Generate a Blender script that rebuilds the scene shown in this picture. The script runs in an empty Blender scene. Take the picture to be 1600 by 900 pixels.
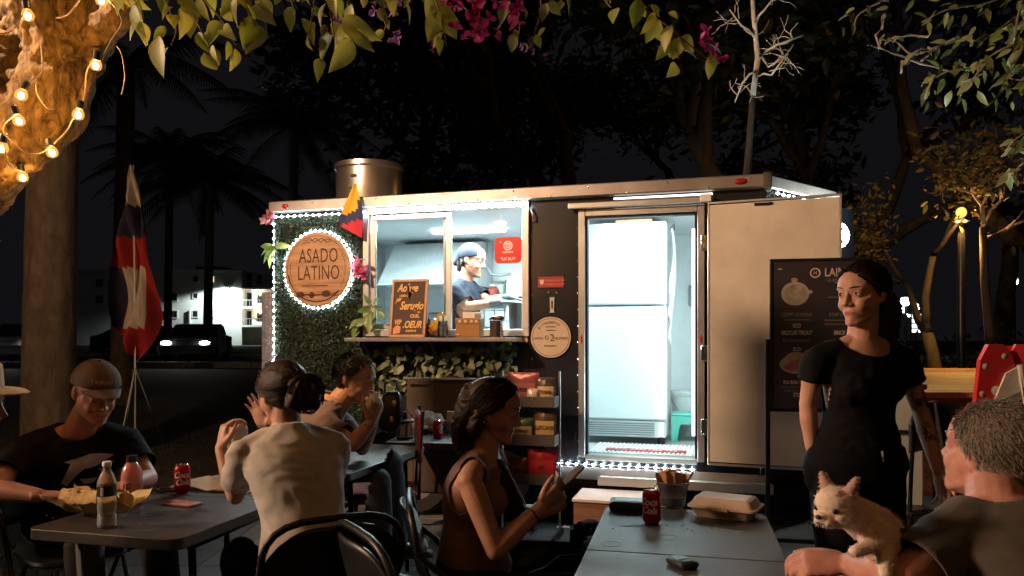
import bpy, bmesh, math, random
import numpy as np
from mathutils import Vector, Matrix, Euler
from mathutils import noise as mnoise

random.seed(7); RNG = np.random.default_rng(7)
SC = bpy.context.scene
COL = SC.collection
R = math.radians
FPX, HORIZON, CAM_H = 1164.0, 530.0, 1.40      # focal length in photo pixels, horizon row, eye height

# ------------------------------------------------------------------ camera
cam_data = bpy.data.cameras.new('camera')
cam = bpy.data.objects.new('camera', cam_data); COL.objects.link(cam)
cam.location = (0, 0, CAM_H); cam.rotation_euler = (R(90), 0, 0)
cam_data.sensor_width = 36.0; cam_data.lens = 36.0*FPX/1600.0
cam_data.shift_y = (HORIZON-450.0)/1600.0
cam_data.clip_start = 0.05; cam_data.clip_end = 1000
SC.camera = cam

# ------------------------------------------------------------------ night sky and moon
world = bpy.data.worlds.new('World'); SC.world = world; world.use_nodes = True
nt = world.node_tree; nt.nodes.clear()
w_out = nt.nodes.new('ShaderNodeOutputWorld'); w_bg = nt.nodes.new('ShaderNodeBackground')
sky = nt.nodes.new('ShaderNodeTexSky'); sky.sky_type = 'NISHITA'; sky.sun_disc = False
sky.sun_elevation = R(-7.0); sky.sun_rotation = R(250); sky.air_density = 1.5; sky.dust_density = 3.0
w_mix = nt.nodes.new('ShaderNodeMix'); w_mix.data_type = 'RGBA'; w_mix.blend_type = 'ADD'; w_mix.inputs[0].default_value = 1.0
w_mix.inputs[7].default_value = (0.0085, 0.0078, 0.0095, 1)      # town glow on the night sky
nt.links.new(sky.outputs[0], w_mix.inputs[6]); nt.links.new(w_mix.outputs[2], w_bg.inputs[0])
w_bg.inputs[1].default_value = 0.6
nt.links.new(w_bg.outputs[0], w_out.inputs[0])
moon = bpy.data.lights.new('moon', 'SUN'); moon.energy = 0.006; moon.angle = R(0.5); moon.color = (0.8, 0.88, 1.0)
moon_o = bpy.data.objects.new('moon', moon); COL.objects.link(moon_o); moon_o.rotation_euler = (R(40), 0, R(30)); moon_o.location = (0, 0, 20)

# ------------------------------------------------------------------ picture
SC.view_settings.view_transform = 'Standard'; SC.view_settings.look = 'None'
SC.view_settings.exposure = 0.0; SC.view_settings.gamma = 1.0; SC.view_settings.use_curve_mapping = False
SC.render.engine = 'CYCLES'
SC.cycles.use_denoising = True
try: SC.cycles.denoiser = 'OPENIMAGEDENOISE'
except Exception: pass
SC.cycles.use_light_tree = True
SC.cycles.max_bounces = 6; SC.cycles.diffuse_bounces = 3; SC.cycles.glossy_bounces = 3
SC.cycles.transmission_bounces = 6; SC.cycles.transparent_max_bounces = 10
SC.cycles.sample_clamp_indirect = 4.0; SC.cycles.caustics_reflective = False; SC.cycles.caustics_refractive = False

# ------------------------------------------------------------------ helpers
def at(px, py, Y):
    return Vector(((px-800.0)*Y/FPX, Y, CAM_H-(py-HORIZON)*Y/FPX))
def V(*a): return Vector(a)

def frame(d, up=(0, 0, 1)):
    d = Vector(d).normalized(); up = Vector(up)
    if abs(d.dot(up)) > 0.98: up = Vector((0, 1, 0)) if abs(d.y) < 0.9 else Vector((1, 0, 0))
    a = d.cross(up).normalized(); b = a.cross(d).normalized()
    return a, b, d

class MB:
    """collects shapes; build() links them as ONE mesh object"""
    def __init__(s): s.v = []; s.f = []; s.m = []
    def add(s, vs, fs, mi=0):
        o = len(s.v); s.v.extend([tuple(p) for p in vs])
        s.f.extend([tuple(i+o for i in f) for f in fs]); s.m.extend([mi]*len(fs)); return s
    def quad(s, a, b, c, d, mi=0): return s.add([a, b, c, d], [(0, 1, 2, 3)], mi)
    def box(s, cen, size, M=None, bev=0.0, mi=0):
        hx, hy, hz = size[0]/2, size[1]/2, size[2]/2
        b = min(bev, hx*0.9, hy*0.9, hz*0.9)
        if b <= 0:
            vs = [Vector((x*hx, y*hy, z*hz)) for x in (-1, 1) for y in (-1, 1) for z in (-1, 1)]
            fs = [(0, 1, 3, 2), (4, 6, 7, 5), (0, 4, 5, 1), (2, 3, 7, 6), (0, 2, 6, 4), (1, 5, 7, 3)]
        else:
            vs = []; idx = {}
            for sx in (-1, 1):
                for sy in (-1, 1):
                    for sz in (-1, 1):
                        for k in range(3):
                            p = [sx*(hx-b), sy*(hy-b), sz*(hz-b)]
                            p[k] = (sx, sy, sz)[k]*(hx, hy, hz)[k]
                            idx[(sx, sy, sz, k)] = len(vs); vs.append(Vector(p))
            fs = []
            for k in range(3):
                i, j = [(1, 2), (2, 0), (0, 1)][k]
                for sg in (-1, 1):
                    def key(a, c):
                        t = [0, 0, 0]; t[k] = sg; t[i] = a; t[j] = c; return idx[(t[0], t[1], t[2], k)]
                    q = [key(-1, -1), key(1, -1), key(1, 1), key(-1, 1)]
                    fs.append(tuple(q if sg > 0 else q[::-1]))
            for k in range(3):
                i, j = [(1, 2), (2, 0), (0, 1)][k]
                for a in (-1, 1):
                    for c in (-1, 1):
                        def key2(sk, kk):
                            t = [0, 0, 0]; t[k] = sk; t[i] = a; t[j] = c; return idx[(t[0], t[1], t[2], kk)]
                        q = [key2(-1, i), key2(1, i), key2(1, j), key2(-1, j)]
                        fs.append(tuple(q if a*c < 0 else q[::-1]))
            for sx in (-1, 1):
                for sy in (-1, 1):
                    for sz in (-1, 1):
                        q = [idx[(sx, sy, sz, 0)], idx[(sx, sy, sz, 1)], idx[(sx, sy, sz, 2)]]
                        fs.append(tuple(q if sx*sy*sz > 0 else q[::-1]))
        cen = Vector(cen)
        if M is not None: vs = [M @ p for p in vs]
        return s.add([p+cen for p in vs], fs, mi)
    def bx(s, x0, x1, y0, y1, z0, z1, bev=0.0, mi=0):
        return s.box(((x0+x1)/2, (y0+y1)/2, (z0+z1)/2), (abs(x1-x0), abs(y1-y0), abs(z1-z0)), None, bev, mi)
    def tube(s, pts, rad, n=8, cap=True, mi=0, closed=False, flat=1.0, up=(0, 0, 1)):
        pts = [Vector(p) for p in pts]; k = len(pts)
        if not hasattr(rad, '__len__'): rad = [rad]*k
        vs = []; prev = None
        for i in range(k):
            if closed: d = pts[(i+1) % k]-pts[i-1]
            else: d = pts[min(i+1, k-1)]-pts[max(i-1, 0)]
            if d.length < 1e-9: d = Vector((0, 0, 1))
            d.normalize()
            if prev is None: a, b, _ = frame(d, up)
            else:
                a = prev-d*prev.dot(d)
                if a.length < 1e-6: a, b, _ = frame(d, up)
                a.normalize(); b = d.cross(a)
            prev = a
            for j in range(n):
                t = 2*math.pi*j/n
                vs.append(pts[i]+(a*math.cos(t)+b*math.sin(t)*flat)*rad[i])
        fs = []
        for i in range(k if closed else k-1):
            i2 = (i+1) % k
            for j in range(n): fs.append((i*n+j, i*n+(j+1) % n, i2*n+(j+1) % n, i2*n+j))
        if cap and not closed:
            fs.append(tuple(range(n))[::-1]); fs.append(tuple(range((k-1)*n, k*n)))
        return s.add(vs, fs, mi)
    def lathe(s, prof, c=(0, 0, 0), n=20, M=None, mi=0, cap=True):
        """prof: list of (radius, height)"""
        vs = []; c = Vector(c)
        for r, h in prof:
            for j in range(n):
                t = 2*math.pi*j/n; p = Vector((r*math.cos(t), r*math.sin(t), h))
                vs.append((M @ p if M is not None else p)+c)
        fs = []
        for i in range(len(prof)-1):
            for j in range(n): fs.append((i*n+j, i*n+(j+1) % n, (i+1)*n+(j+1) % n, (i+1)*n+j))
        if cap:
            if prof[0][0] > 1e-6: fs.append(tuple(range(n))[::-1])
            if prof[-1][0] > 1e-6: fs.append(tuple(range((len(prof)-1)*n, len(prof)*n)))
        return s.add(vs, fs, mi)
    def ell(s, c, r, M=None, nu=16, nv=10, mi=0):
        if not hasattr(r, '__len__'): r = (r, r, r)
        vs = []; c = Vector(c)
        for i in range(nv+1):
            ph = math.pi*i/nv
            for j in range(nu):
                t = 2*math.pi*j/nu
                p = Vector((r[0]*math.sin(ph)*math.cos(t), r[1]*math.sin(ph)*math.sin(t), r[2]*math.cos(ph)))
                vs.append((M @ p if M is not None else p)+c)
        fs = []
        for i in range(nv):
            for j in range(nu): fs.append((i*nu+j, (i+1)*nu+j, (i+1)*nu+(j+1) % nu, i*nu+(j+1) % nu))
        return s.add(vs, fs, mi)
    def capsule(s, a, b, ra, rb, n=12, mi=0):
        a, b = Vector(a), Vector(b); d = b-a; L = d.length
        if L < 1e-6: return s.ell(a, max(ra, rb), mi=mi)
        d.normalize(); pts = []; rr = []
        for k in range(5):
            t = math.pi/2*(1-k/4.0); pts.append(a-d*ra*math.sin(t)); rr.append(max(ra*math.cos(t), 1e-4))
        for k in range(5):
            t = math.pi/2*k/4.0; pts.append(b+d*rb*math.sin(t)); rr.append(max(rb*math.cos(t), 1e-4))
        return s.tube(pts, rr, n, mi=mi)
    def loft(s, rings, n=20, mi=0, power=2.0):
        """rings: (centre, half-width vector, half-depth vector)"""
        vs = []
        for c, a, b in rings:
            for j in range(n):
                t = 2*math.pi*j/n; ct, st = math.cos(t), math.sin(t)
                e = 2.0/power
                ct = math.copysign(abs(ct)**e, ct); st = math.copysign(abs(st)**e, st)
                vs.append(Vector(c)+Vector(a)*ct+Vector(b)*st)
        k = len(rings); fs = []
        for i in range(k-1):
            for j in range(n): fs.append((i*n+j, i*n+(j+1) % n, (i+1)*n+(j+1) % n, (i+1)*n+j))
        fs.append(tuple(range(n))[::-1]); fs.append(tuple(range((k-1)*n, k*n)))
        return s.add(vs, fs, mi)
    def prism(s, poly, th, O=(0, 0, 0), X=(1, 0, 0), Y=(0, 0, 1), mi=0):
        """polygon in the X,Y plane from O, extruded by th along X x Y"""
        X, Y, O = Vector(X), Vector(Y), Vector(O); N = X.cross(Y).normalized()
        k = len(poly)
        a = [O+X*p[0]+Y*p[1] for p in poly]; b = [p+N*th for p in a]
        fs = [tuple(range(k))[::-1], tuple(range(k, 2*k))]
        for i in range(k): fs.append((i, (i+1) % k, k+(i+1) % k, k+i))
        return s.add(a+b, fs, mi)
    def sheet(s, fn, nu, nv, mi=0):
        vs = [fn(i/nu, j/nv) for j in range(nv+1) for i in range(nu+1)]
        fs = [(j*(nu+1)+i, j*(nu+1)+i+1, (j+1)*(nu+1)+i+1, (j+1)*(nu+1)+i) for j in range(nv) for i in range(nu)]
        return s.add(vs, fs, mi)
    def mesh(s, name):
        me = bpy.data.meshes.new(name); me.from_pydata(s.v, [], s.f)
        if any(s.m): me.polygons.foreach_set('material_index', s.m)
        me.update(); return me
    def build(s, name, mats, parent=None, smooth=False, world=False, kind=None, label=None):
        if world and parent is not None:
            Mi = ROOTM[parent.name].inverted(); s.v = [tuple(Mi @ Vector(p)) for p in s.v]
        me = s.mesh(name)
        return link(name, me, mats, parent, smooth, kind, label)

ROOTM = {}
def link(name, me, mats, parent=None, smooth=False, kind=None, label=None):
    if not isinstance(mats, (list, tuple)): mats = [mats]
    if len(me.materials) == 0:
        for m in mats: me.materials.append(m)
    if smooth is not False:
        me.polygons.foreach_set('use_smooth', [True]*len(me.polygons))
        if smooth is not True: me.set_sharp_from_angle(angle=R(smooth))
    o = bpy.data.objects.new(name, me); COL.objects.link(o)
    if parent is not None:
        o.parent = parent; ROOTM[o.name] = ROOTM[parent.name]
    else: ROOTM[o.name] = Matrix()
    if kind: o['kind'] = kind
    if label: o['label'] = label
    return o
def thing(name, label, cat, loc=(0, 0, 0), rotz=0.0, group=None):
    o = bpy.data.objects.new(name, None); COL.objects.link(o); o.empty_display_size = 0.1
    o.location = loc; o.rotation_euler = (0, 0, rotz)
    ROOTM[o.name] = Matrix.Translation(Vector(loc)) @ Matrix.Rotation(rotz, 4, 'Z')
    return tag(o, label, cat, group)
def tag(o, label, cat, group=None):
    o['label'] = label; o['category'] = cat
    if group: o['group'] = group
    return o
def struct(o): o['kind'] = 'structure'; return o
def dup(root, loc, rotz=0.0, label=None, group=None):
    r = root.copy(); COL.objects.link(r); r.location = loc; r.rotation_euler = (0, 0, rotz)
    ROOTM[r.name] = Matrix.Translation(Vector(loc)) @ Matrix.Rotation(rotz, 4, 'Z')
    if label: r['label'] = label
    if group: r['group'] = group
    for ch in list(root.children):
        c = ch.copy(); COL.objects.link(c); c.parent = r
        for g in list(ch.children):
            d = g.copy(); COL.objects.link(d); d.parent = c
    return r
def piece(me, name, parent, loc, rot=None, scale=None, M=None):
    o = bpy.data.objects.new(name, me); COL.objects.link(o); o.parent = parent
    if M is not None: o.matrix_basis = M
    else:
        o.location = loc
        if rot is not None: o.rotation_euler = rot
        if scale is not None: o.scale = scale if hasattr(scale, '__len__') else (scale,)*3
    return o
def lamp(name, loc, energy, color, size=0.03, parent=None, kind='POINT', **kw):
    l = bpy.data.lights.new(name, kind); l.energy = energy; l.color = color
    if kind == 'AREA':
        l.shape = 'RECTANGLE'; l.size, l.size_y = size
    else: l.shadow_soft_size = size
    for k, v in kw.items(): setattr(l, k, v)
    o = bpy.data.objects.new(name, l); COL.objects.link(o); o.location = loc
    if parent is not None: o.parent = parent
    return o

TMP = bpy.data.scenes.new('workbench')
def ev_of(ob):
    TMP.collection.objects.link(ob); vl = TMP.view_layers[0]; vl.update(); return ob.evaluated_get(vl.depsgraph)
# text as flat mesh (letters), in the X,Y plane of a frame
def text_mb(mb, txt, O, X, Y, size, mi=0, align='CENTER', shear=0.0, bold=0.0, ext=0.0008, sx=1.0, space=1.0):
    cu = bpy.data.curves.new('t', 'FONT'); cu.body = txt; cu.size = size; cu.align_x = align; cu.align_y = 'CENTER'
    cu.shear = shear; cu.offset = bold; cu.resolution_u = 3; cu.space_character = space; cu.extrude = ext/2
    ob = bpy.data.objects.new('t', cu); ev = ev_of(ob); me = ev.to_mesh()
    O, X, Y = Vector(O), Vector(X), Vector(Y); N = X.cross(Y).normalized()
    vs = [O+X*(p.co.x*sx)+Y*p.co.y+N*(p.co.z+ext/2) for p in me.vertices]; fs = [tuple(p.vertices) for p in me.polygons]
    ev.to_mesh_clear(); bpy.data.objects.remove(ob); bpy.data.curves.remove(cu)
    mb.add(vs, fs, mi); return mb

# evaluate modifiers on raw geometry -> numpy arrays of verts and faces
def run_mods(vs, fs, mods):
    me = bpy.data.meshes.new('tmp'); me.from_pydata(vs, [], fs); me.update()
    ob = bpy.data.objects.new('tmp', me)
    for kind, kw in mods:
        md = ob.modifiers.new(kind, kind)
        for k, v in kw.items(): setattr(md, k, v)
    ev = ev_of(ob); m2 = ev.to_mesh()
    n = len(m2.vertices); a = np.empty(n*3, np.float32); m2.vertices.foreach_get('co', a); a = a.reshape(-1, 3).astype(float)
    nl = len(m2.loops); li = np.empty(nl, np.int32); m2.loops.foreach_get('vertex_index', li)
    npol = len(m2.polygons); ls = np.empty(npol, np.int32); lt = np.empty(npol, np.int32)
    m2.polygons.foreach_get('loop_start', ls); m2.polygons.foreach_get('loop_total', lt)
    faces = [tuple(li[s:s+t]) for s, t in zip(ls.tolist(), lt.tolist())]
    ev.to_mesh_clear(); bpy.data.objects.remove(ob); bpy.data.meshes.remove(me)
    return a, faces
def remesh(mb, voxel=0.006, smooth=3, factor=0.5):
    mods = [('REMESH', dict(mode='VOXEL', voxel_size=voxel))]
    if smooth: mods.append(('SMOOTH', dict(factor=factor, iterations=smooth)))
    return run_mods(mb.v, mb.f, mods)

# ------------------------------------------------------------------ materials
MATS = {}
def mat(name, col, rough=0.6, metal=0.0, var=0.12, vscale=8.0, bump=0.0, bscale=60.0, emit=None, estr=0.0,
        trans=0.0, ior=1.45, sss=0.0, coat=0.0, stretch=None, col2=None, spec=0.5, alpha=1.0, sheen=0.0, rvar=0.12):
    if name in MATS: return MATS[name]
    m = bpy.data.materials.new(name); m.use_nodes = True; t = m.node_tree; N = t.nodes; L = t.links
    b = N['Principled BSDF']
    c = tuple(col)+(1,)
    tc = N.new('ShaderNodeTexCoord'); mp = N.new('ShaderNodeMapping'); L.new(tc.outputs['Object'], mp.inputs[0])
    if stretch: mp.inputs['Scale'].default_value = stretch
    if var > 0 or col2 is not None:
        nz = N.new('ShaderNodeTexNoise'); nz.inputs['Scale'].default_value = vscale; nz.inputs['Detail'].default_value = 5; nz.inputs['Roughness'].default_value = 0.6
        L.new(mp.outputs[0], nz.inputs[0])
        cr = N.new('ShaderNodeValToRGB'); L.new(nz.outputs[0], cr.inputs[0])
        cr.color_ramp.elements[0].position = 0.3; cr.color_ramp.elements[1].position = 0.7
        if col2 is not None: lo, hi = c, tuple(col2)+(1,)
        else:
            lo = tuple(max(0, x*(1-var)) for x in col)+(1,); hi = tuple(min(1, x*(1+var)) for x in col)+(1,)
        cr.color_ramp.elements[0].color = lo; cr.color_ramp.elements[1].color = hi
        L.new(cr.outputs[0], b.inputs['Base Color'])
        if rvar > 0 and trans == 0:
            mr = N.new('ShaderNodeMapRange'); mr.inputs[3].default_value = max(0, rough-rvar*rough); mr.inputs[4].default_value = min(1, rough+rvar*rough)
            L.new(nz.outputs[0], mr.inputs[0]); L.new(mr.outputs[0], b.inputs['Roughness'])
        else: b.inputs['Roughness'].default_value = rough
    else:
        b.inputs['Base Color'].default_value = c; b.inputs['Roughness'].default_value = rough
    b.inputs['Metallic'].default_value = metal; b.inputs['IOR'].default_value = ior
    b.inputs['Specular IOR Level'].default_value = spec
    if bump > 0:
        n2 = N.new('ShaderNodeTexNoise'); n2.inputs['Scale'].default_value = bscale; n2.inputs['Detail'].default_value = 6; n2.inputs['Roughness'].default_value = 0.65
        L.new(mp.outputs[0], n2.inputs[0]); bn = N.new('ShaderNodeBump'); bn.inputs['Strength'].default_value = bump; bn.inputs['Distance'].default_value = 0.01
        L.new(n2.outputs[0], bn.inputs['Height']); L.new(bn.outputs[0], b.inputs['Normal'])
    if emit is not None:
        b.inputs['Emission Color'].default_value = tuple(emit)+(1,); b.inputs['Emission Strength'].default_value = estr
    if trans > 0: b.inputs['Transmission Weight'].default_value = trans
    if sss > 0:
        b.inputs['Subsurface Weight'].default_value = sss; b.inputs['Subsurface Radius'].default_value = (0.012, 0.004, 0.002); b.inputs['Subsurface Scale'].default_value = 0.6
    if coat > 0: b.inputs['Coat Weight'].default_value = coat; b.inputs['Coat Roughness'].default_value = 0.15
    if sheen > 0: b.inputs['Sheen Weight'].default_value = sheen
    if alpha < 1: b.inputs['Alpha'].default_value = alpha
    MATS[name] = m; return m
def emis(name, col, s):
    if name in MATS: return MATS[name]
    m = bpy.data.materials.new(name); m.use_nodes = True; t = m.node_tree; b = t.nodes['Principled BSDF']
    b.inputs['Base Color'].default_value = tuple(min(1, c) for c in col)+(1,)
    b.inputs['Emission Color'].default_value = tuple(col)+(1,); b.inputs['Emission Strength'].default_value = s
    MATS[name] = m; return m
def glass_thin(name, col=(0.9, 0.95, 0.95), refl=0.08, rough=0.02):
    """a thin pane: mostly clear, mirror-like at grazing angles"""
    if name in MATS: return MATS[name]
    m = bpy.data.materials.new(name); m.use_nodes = True; t = m.node_tree; N = t.nodes; L = t.links; N.remove(N['Principled BSDF'])
    tr = N.new('ShaderNodeBsdfTransparent'); tr.inputs[0].default_value = tuple(col)+(1,)
    gl = N.new('ShaderNodeBsdfGlossy'); gl.inputs['Roughness'].default_value = rough
    fr = N.new('ShaderNodeFresnel'); fr.inputs[0].default_value = 1.45; mr = N.new('ShaderNodeMath'); mr.operation = 'MULTIPLY_ADD'
    mr.inputs[1].default_value = 1.0; mr.inputs[2].default_value = refl; L.new(fr.outputs[0], mr.inputs[0])
    mx = N.new('ShaderNodeMixShader'); L.new(mr.outputs[0], mx.inputs[0]); L.new(tr.outputs[0], mx.inputs[1]); L.new(gl.outputs[0], mx.inputs[2])
    L.new(mx.outputs[0], N['Material Output'].inputs[0]); MATS[name] = m; return m
# ------------------------------------------------------------------ common materials
M_leaf_cols = {}
def leaf_mat(name, col, col2, trans=0.35, rough=0.45):
    if name in MATS: return MATS[name]
    m = bpy.data.materials.new(name); m.use_nodes = True; t = m.node_tree; N = t.nodes; L = t.links; b = N['Principled BSDF']
    tc = N.new('ShaderNodeTexCoord'); oi = N.new('ShaderNodeObjectInfo'); nz = N.new('ShaderNodeTexNoise'); nz.inputs['Scale'].default_value = 9
    L.new(tc.outputs['Object'], nz.inputs[0])
    ge = N.new('ShaderNodeNewGeometry')
    ad = N.new('ShaderNodeMath'); ad.operation = 'ADD'; L.new(oi.outputs['Random'], ad.inputs[0]); L.new(ge.outputs['Random Per Island'], ad.inputs[1])
    fr = N.new('ShaderNodeMath'); fr.operation = 'FRACT'; L.new(ad.outputs[0], fr.inputs[0])
    mx0 = N.new('ShaderNodeMix'); mx0.inputs[0].default_value = 0.35; L.new(fr.outputs[0], mx0.inputs[2]); L.new(nz.outputs[0], mx0.inputs[3])
    cr = N.new('ShaderNodeValToRGB'); cr.color_ramp.elements[0].position = 0.15; cr.color_ramp.elements[1].position = 0.85
    cr.color_ramp.elements[0].color = tuple(col)+(1,); cr.color_ramp.elements[1].color = tuple(col2)+(1,)
    L.new(mx0.outputs[0], cr.inputs[0]); L.new(cr.outputs[0], b.inputs['Base Color']); b.inputs['Roughness'].default_value = rough
    tr = N.new('ShaderNodeBsdfTranslucent'); L.new(cr.outputs[0], tr.inputs[0]); mx = N.new('ShaderNodeMixShader'); mx.inputs[0].default_value = trans
    L.new(b.outputs[0], mx.inputs[1]); L.new(tr.outputs[0], mx.inputs[2]); L.new(mx.outputs[0], N['Material Output'].inputs[0])
    MATS[name] = m; return m
def bark_mat(name, c0, c1, scale=14.0, bump=0.9):
    if name in MATS: return MATS[name]
    m = bpy.data.materials.new(name); m.use_nodes = True; t = m.node_tree; N = t.nodes; L = t.links; b = N['Principled BSDF']
    tc = N.new('ShaderNodeTexCoord'); mp = N.new('ShaderNodeMapping'); mp.inputs['Scale'].default_value = (1, 1, 0.35); L.new(tc.outputs['Object'], mp.inputs[0])
    nz = N.new('ShaderNodeTexNoise'); nz.inputs['Scale'].default_value = scale; nz.inputs['Detail'].default_value = 10; nz.inputs['Roughness'].default_value = 0.7; nz.inputs['Distortion'].default_value = 0.8
    L.new(mp.outputs[0], nz.inputs[0]); vo = N.new('ShaderNodeTexVoronoi'); vo.inputs['Scale'].default_value = scale*0.8; vo.feature = 'DISTANCE_TO_EDGE'; L.new(mp.outputs[0], vo.inputs[0])
    mu = N.new('ShaderNodeMath'); mu.operation = 'MULTIPLY_ADD'; mu.inputs[1].default_value = 0.5; L.new(vo.outputs[0], mu.inputs[0]); L.new(nz.outputs[0], mu.inputs[2])
    cr = N.new('ShaderNodeValToRGB'); cr.color_ramp.elements[0].position = 0.35; cr.color_ramp.elements[1].position = 0.72
    cr.color_ramp.elements[0].color = tuple(c0)+(1,); cr.color_ramp.elements[1].color = tuple(c1)+(1,); L.new(mu.outputs[0], cr.inputs[0]); L.new(cr.outputs[0], b.inputs['Base Color'])
    bn = N.new('ShaderNodeBump'); bn.inputs['Strength'].default_value = bump; bn.inputs['Distance'].default_value = 0.03; L.new(mu.outputs[0], bn.inputs['Height']); L.new(bn.outputs[0], b.inputs['Normal'])
    b.inputs['Roughness'].default_value = 0.85; MATS[name] = m; return m
def wood_mat(name, c0, c1, axis=(0.6, 9, 9), scale=3.0, rough=0.5, bump=0.25):
    if name in MATS: return MATS[name]
    m = bpy.data.materials.new(name); m.use_nodes = True; t = m.node_tree; N = t.nodes; L = t.links; b = N['Principled BSDF']
    tc = N.new('ShaderNodeTexCoord'); mp = N.new('ShaderNodeMapping'); mp.inputs['Scale'].default_value = axis; L.new(tc.outputs['Object'], mp.inputs[0])
    nz = N.new('ShaderNodeTexNoise'); nz.inputs['Scale'].default_value = scale; nz.inputs['Detail'].default_value = 8; nz.inputs['Roughness'].default_value = 0.65; nz.inputs['Distortion'].default_value = 0.6; L.new(mp.outputs[0], nz.inputs[0])
    cr = N.new('ShaderNodeValToRGB'); cr.color_ramp.elements[0].position = 0.3; cr.color_ramp.elements[1].position = 0.66
    cr.color_ramp.elements[0].color = tuple(c0)+(1,); cr.color_ramp.elements[1].color = tuple(c1)+(1,); L.new(nz.outputs[0], cr.inputs[0]); L.new(cr.outputs[0], b.inputs['Base Color'])
    bn = N.new('ShaderNodeBump'); bn.inputs['Strength'].default_value = bump; bn.inputs['Distance'].default_value = 0.004; L.new(nz.outputs[0], bn.inputs['Height']); L.new(bn.outputs[0], b.inputs['Normal'])
    b.inputs['Roughness'].default_value = rough; MATS[name] = m; return m

ALU = mat('aluminium', (0.62, 0.60, 0.58), 0.38, 0.85, var=0.08, vscale=5, bump=0.05, bscale=40)
STEEL = mat('steel', (0.55, 0.54, 0.52), 0.25, 1.0, var=0.06, vscale=6)
BLACKM = mat('black_metal', (0.012, 0.012, 0.013), 0.35, 0.2, var=0.2)
BLACKP = mat('black_plastic', (0.014, 0.014, 0.015), 0.42, var=0.2, bump=0.04, bscale=200)
WHITEP = mat('white_plastic', (0.72, 0.73, 0.72), 0.45, var=0.04)
REDP = mat('red_paint', (0.52, 0.022, 0.025), 0.35, var=0.12)
PAPER = mat('white_paper', (0.74, 0.70, 0.64), 0.8, var=0.06, bump=0.2, bscale=30)
WARM = (1.0, 0.56, 0.20)

# ------------------------------------------------------------------ ground, patio, lawn, road
def ground_z(x, y):
    t = min(max((y-9.0)/13.0, 0.0), 1.0); t = t*t*(3-2*t)
    return 0.55*t
gm = MB()
xs = [-220, -120, -70, -45, -30, -22, -16, -12, -9, -7, -5.5, -4, -2.5, -1, .5, 2, 3.5, 5, 7, 9, 12, 16, 22, 30, 45, 70, 120, 220]
ys = [-40, -20, -10, -5, -2, 0, 1, 2, 3, 4, 5, 6, 7, 8, 9, 10, 11, 12, 13, 14, 15, 16, 17, 18, 19, 20, 21, 22, 24, 27, 31, 40, 60, 100, 200, 400]
gm.v = [(x, y, ground_z(x, y)-0.035+(0.03*mnoise.noise(Vector((x*.5, y*.5, 0))) if y > 8 else 0)) for y in ys for x in xs]
nx = len(xs)
gm.f = [(j*nx+i, j*nx+i+1, (j+1)*nx+i+1, (j+1)*nx+i) for j in range(len(ys)-1) for i in range(nx-1)]; gm.m = [0]*len(gm.f)
struct(gm.build('ground', mat('soil', (0.045, 0.040, 0.028), 0.95, var=0.4, vscale=1.5, bump=0.6, bscale=12), smooth=True))

patio = MB().bx(-2.55, 3.75, 1.0, 7.0, -0.030, -0.006).build('patio', mat('joint_sand', (0.05, 0.047, 0.042), 0.95, bump=0.3)); struct(patio)
slab_ms = [mat('slab_%d' % i, c, 0.62, var=0.25, vscale=4, bump=0.25, bscale=45) for i, c in enumerate([(0.095, 0.092, 0.095), (0.115, 0.11, 0.112), (0.08, 0.078, 0.082)])]
slab_me = []
for m in slab_ms:
    me = MB().box((0, 0, 0), (0.592, 0.592, 0.028), None, 0.004).mesh('paving_slab'); me.materials.append(m); slab_me.append(me)
rs = random.Random(5)
for i in range(10):
    for j in range(9):
        x, y = -2.24+0.6*i, 1.9+0.6*j
        piece(rs.choice(slab_me), 'paving_slab', patio, (x, y, -0.0135+rs.uniform(-0.0015, 0.0015)), (rs.uniform(-.002, .002), rs.uniform(-.002, .002), rs.uniform(-.004, .004)))

gr = MB(); rg = random.Random(11)
for _ in range(16000):
    y = 4.2+9.5*rg.random()**1.3; x = -2.65-(2.2+0.95*(y-4.2))*rg.random()
    if rg.random() < 0.25: x = rg.uniform(3.9, 8.5); y = rg.uniform(3.5, 11)
    h = rg.uniform(.025, .075); a = rg.random()*6.28; w = rg.uniform(.004, .008); z = ground_z(x, y)-0.03
    dx, dy = math.cos(a)*w, math.sin(a)*w; lx, ly = rg.gauss(0, .02), rg.gauss(0, .02)
    gr.add([(x-dx, y-dy, z), (x+dx, y+dy, z), (x+lx, y+ly, z+h)], [(0, 1, 2)])
go = gr.build('grass', leaf_mat('grass_blade', (0.035, 0.05, 0.012), (0.085, 0.085, 0.03), 0.25, 0.7), kind='stuff')
tag(go, 'short dry grass growing round the patio', 'grass')

struct(MB().bx(-160, 160, 23.2, 31.5, 0.50, 0.566).build('road', mat('asphalt', (0.045, 0.045, 0.048), 0.8, var=0.25, bump=0.3, bscale=30)))
kb = MB()
for i in range(46): kb.bx(-60+i*2.0, -58.02+i*2.0, 22.9, 23.19, 0.45, 0.70, 0.02)
struct(kb.build('kerb', mat('concrete_kerb', (0.32, 0.31, 0.29), 0.85, var=0.2, bump=0.2)))
struct(MB().bx(-160, 160, 31.51, 36, 0.5, 0.68).build('pavement', mat('concrete_walk', (0.24, 0.23, 0.22), 0.85, var=0.2)))
MB().bx(-60, -6, 23.6, 23.72, 0.566, 0.570).build('road_marking', mat('road_paint', (0.7, 0.7, 0.66), 0.7), bpy.data.objects['road'])

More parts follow.
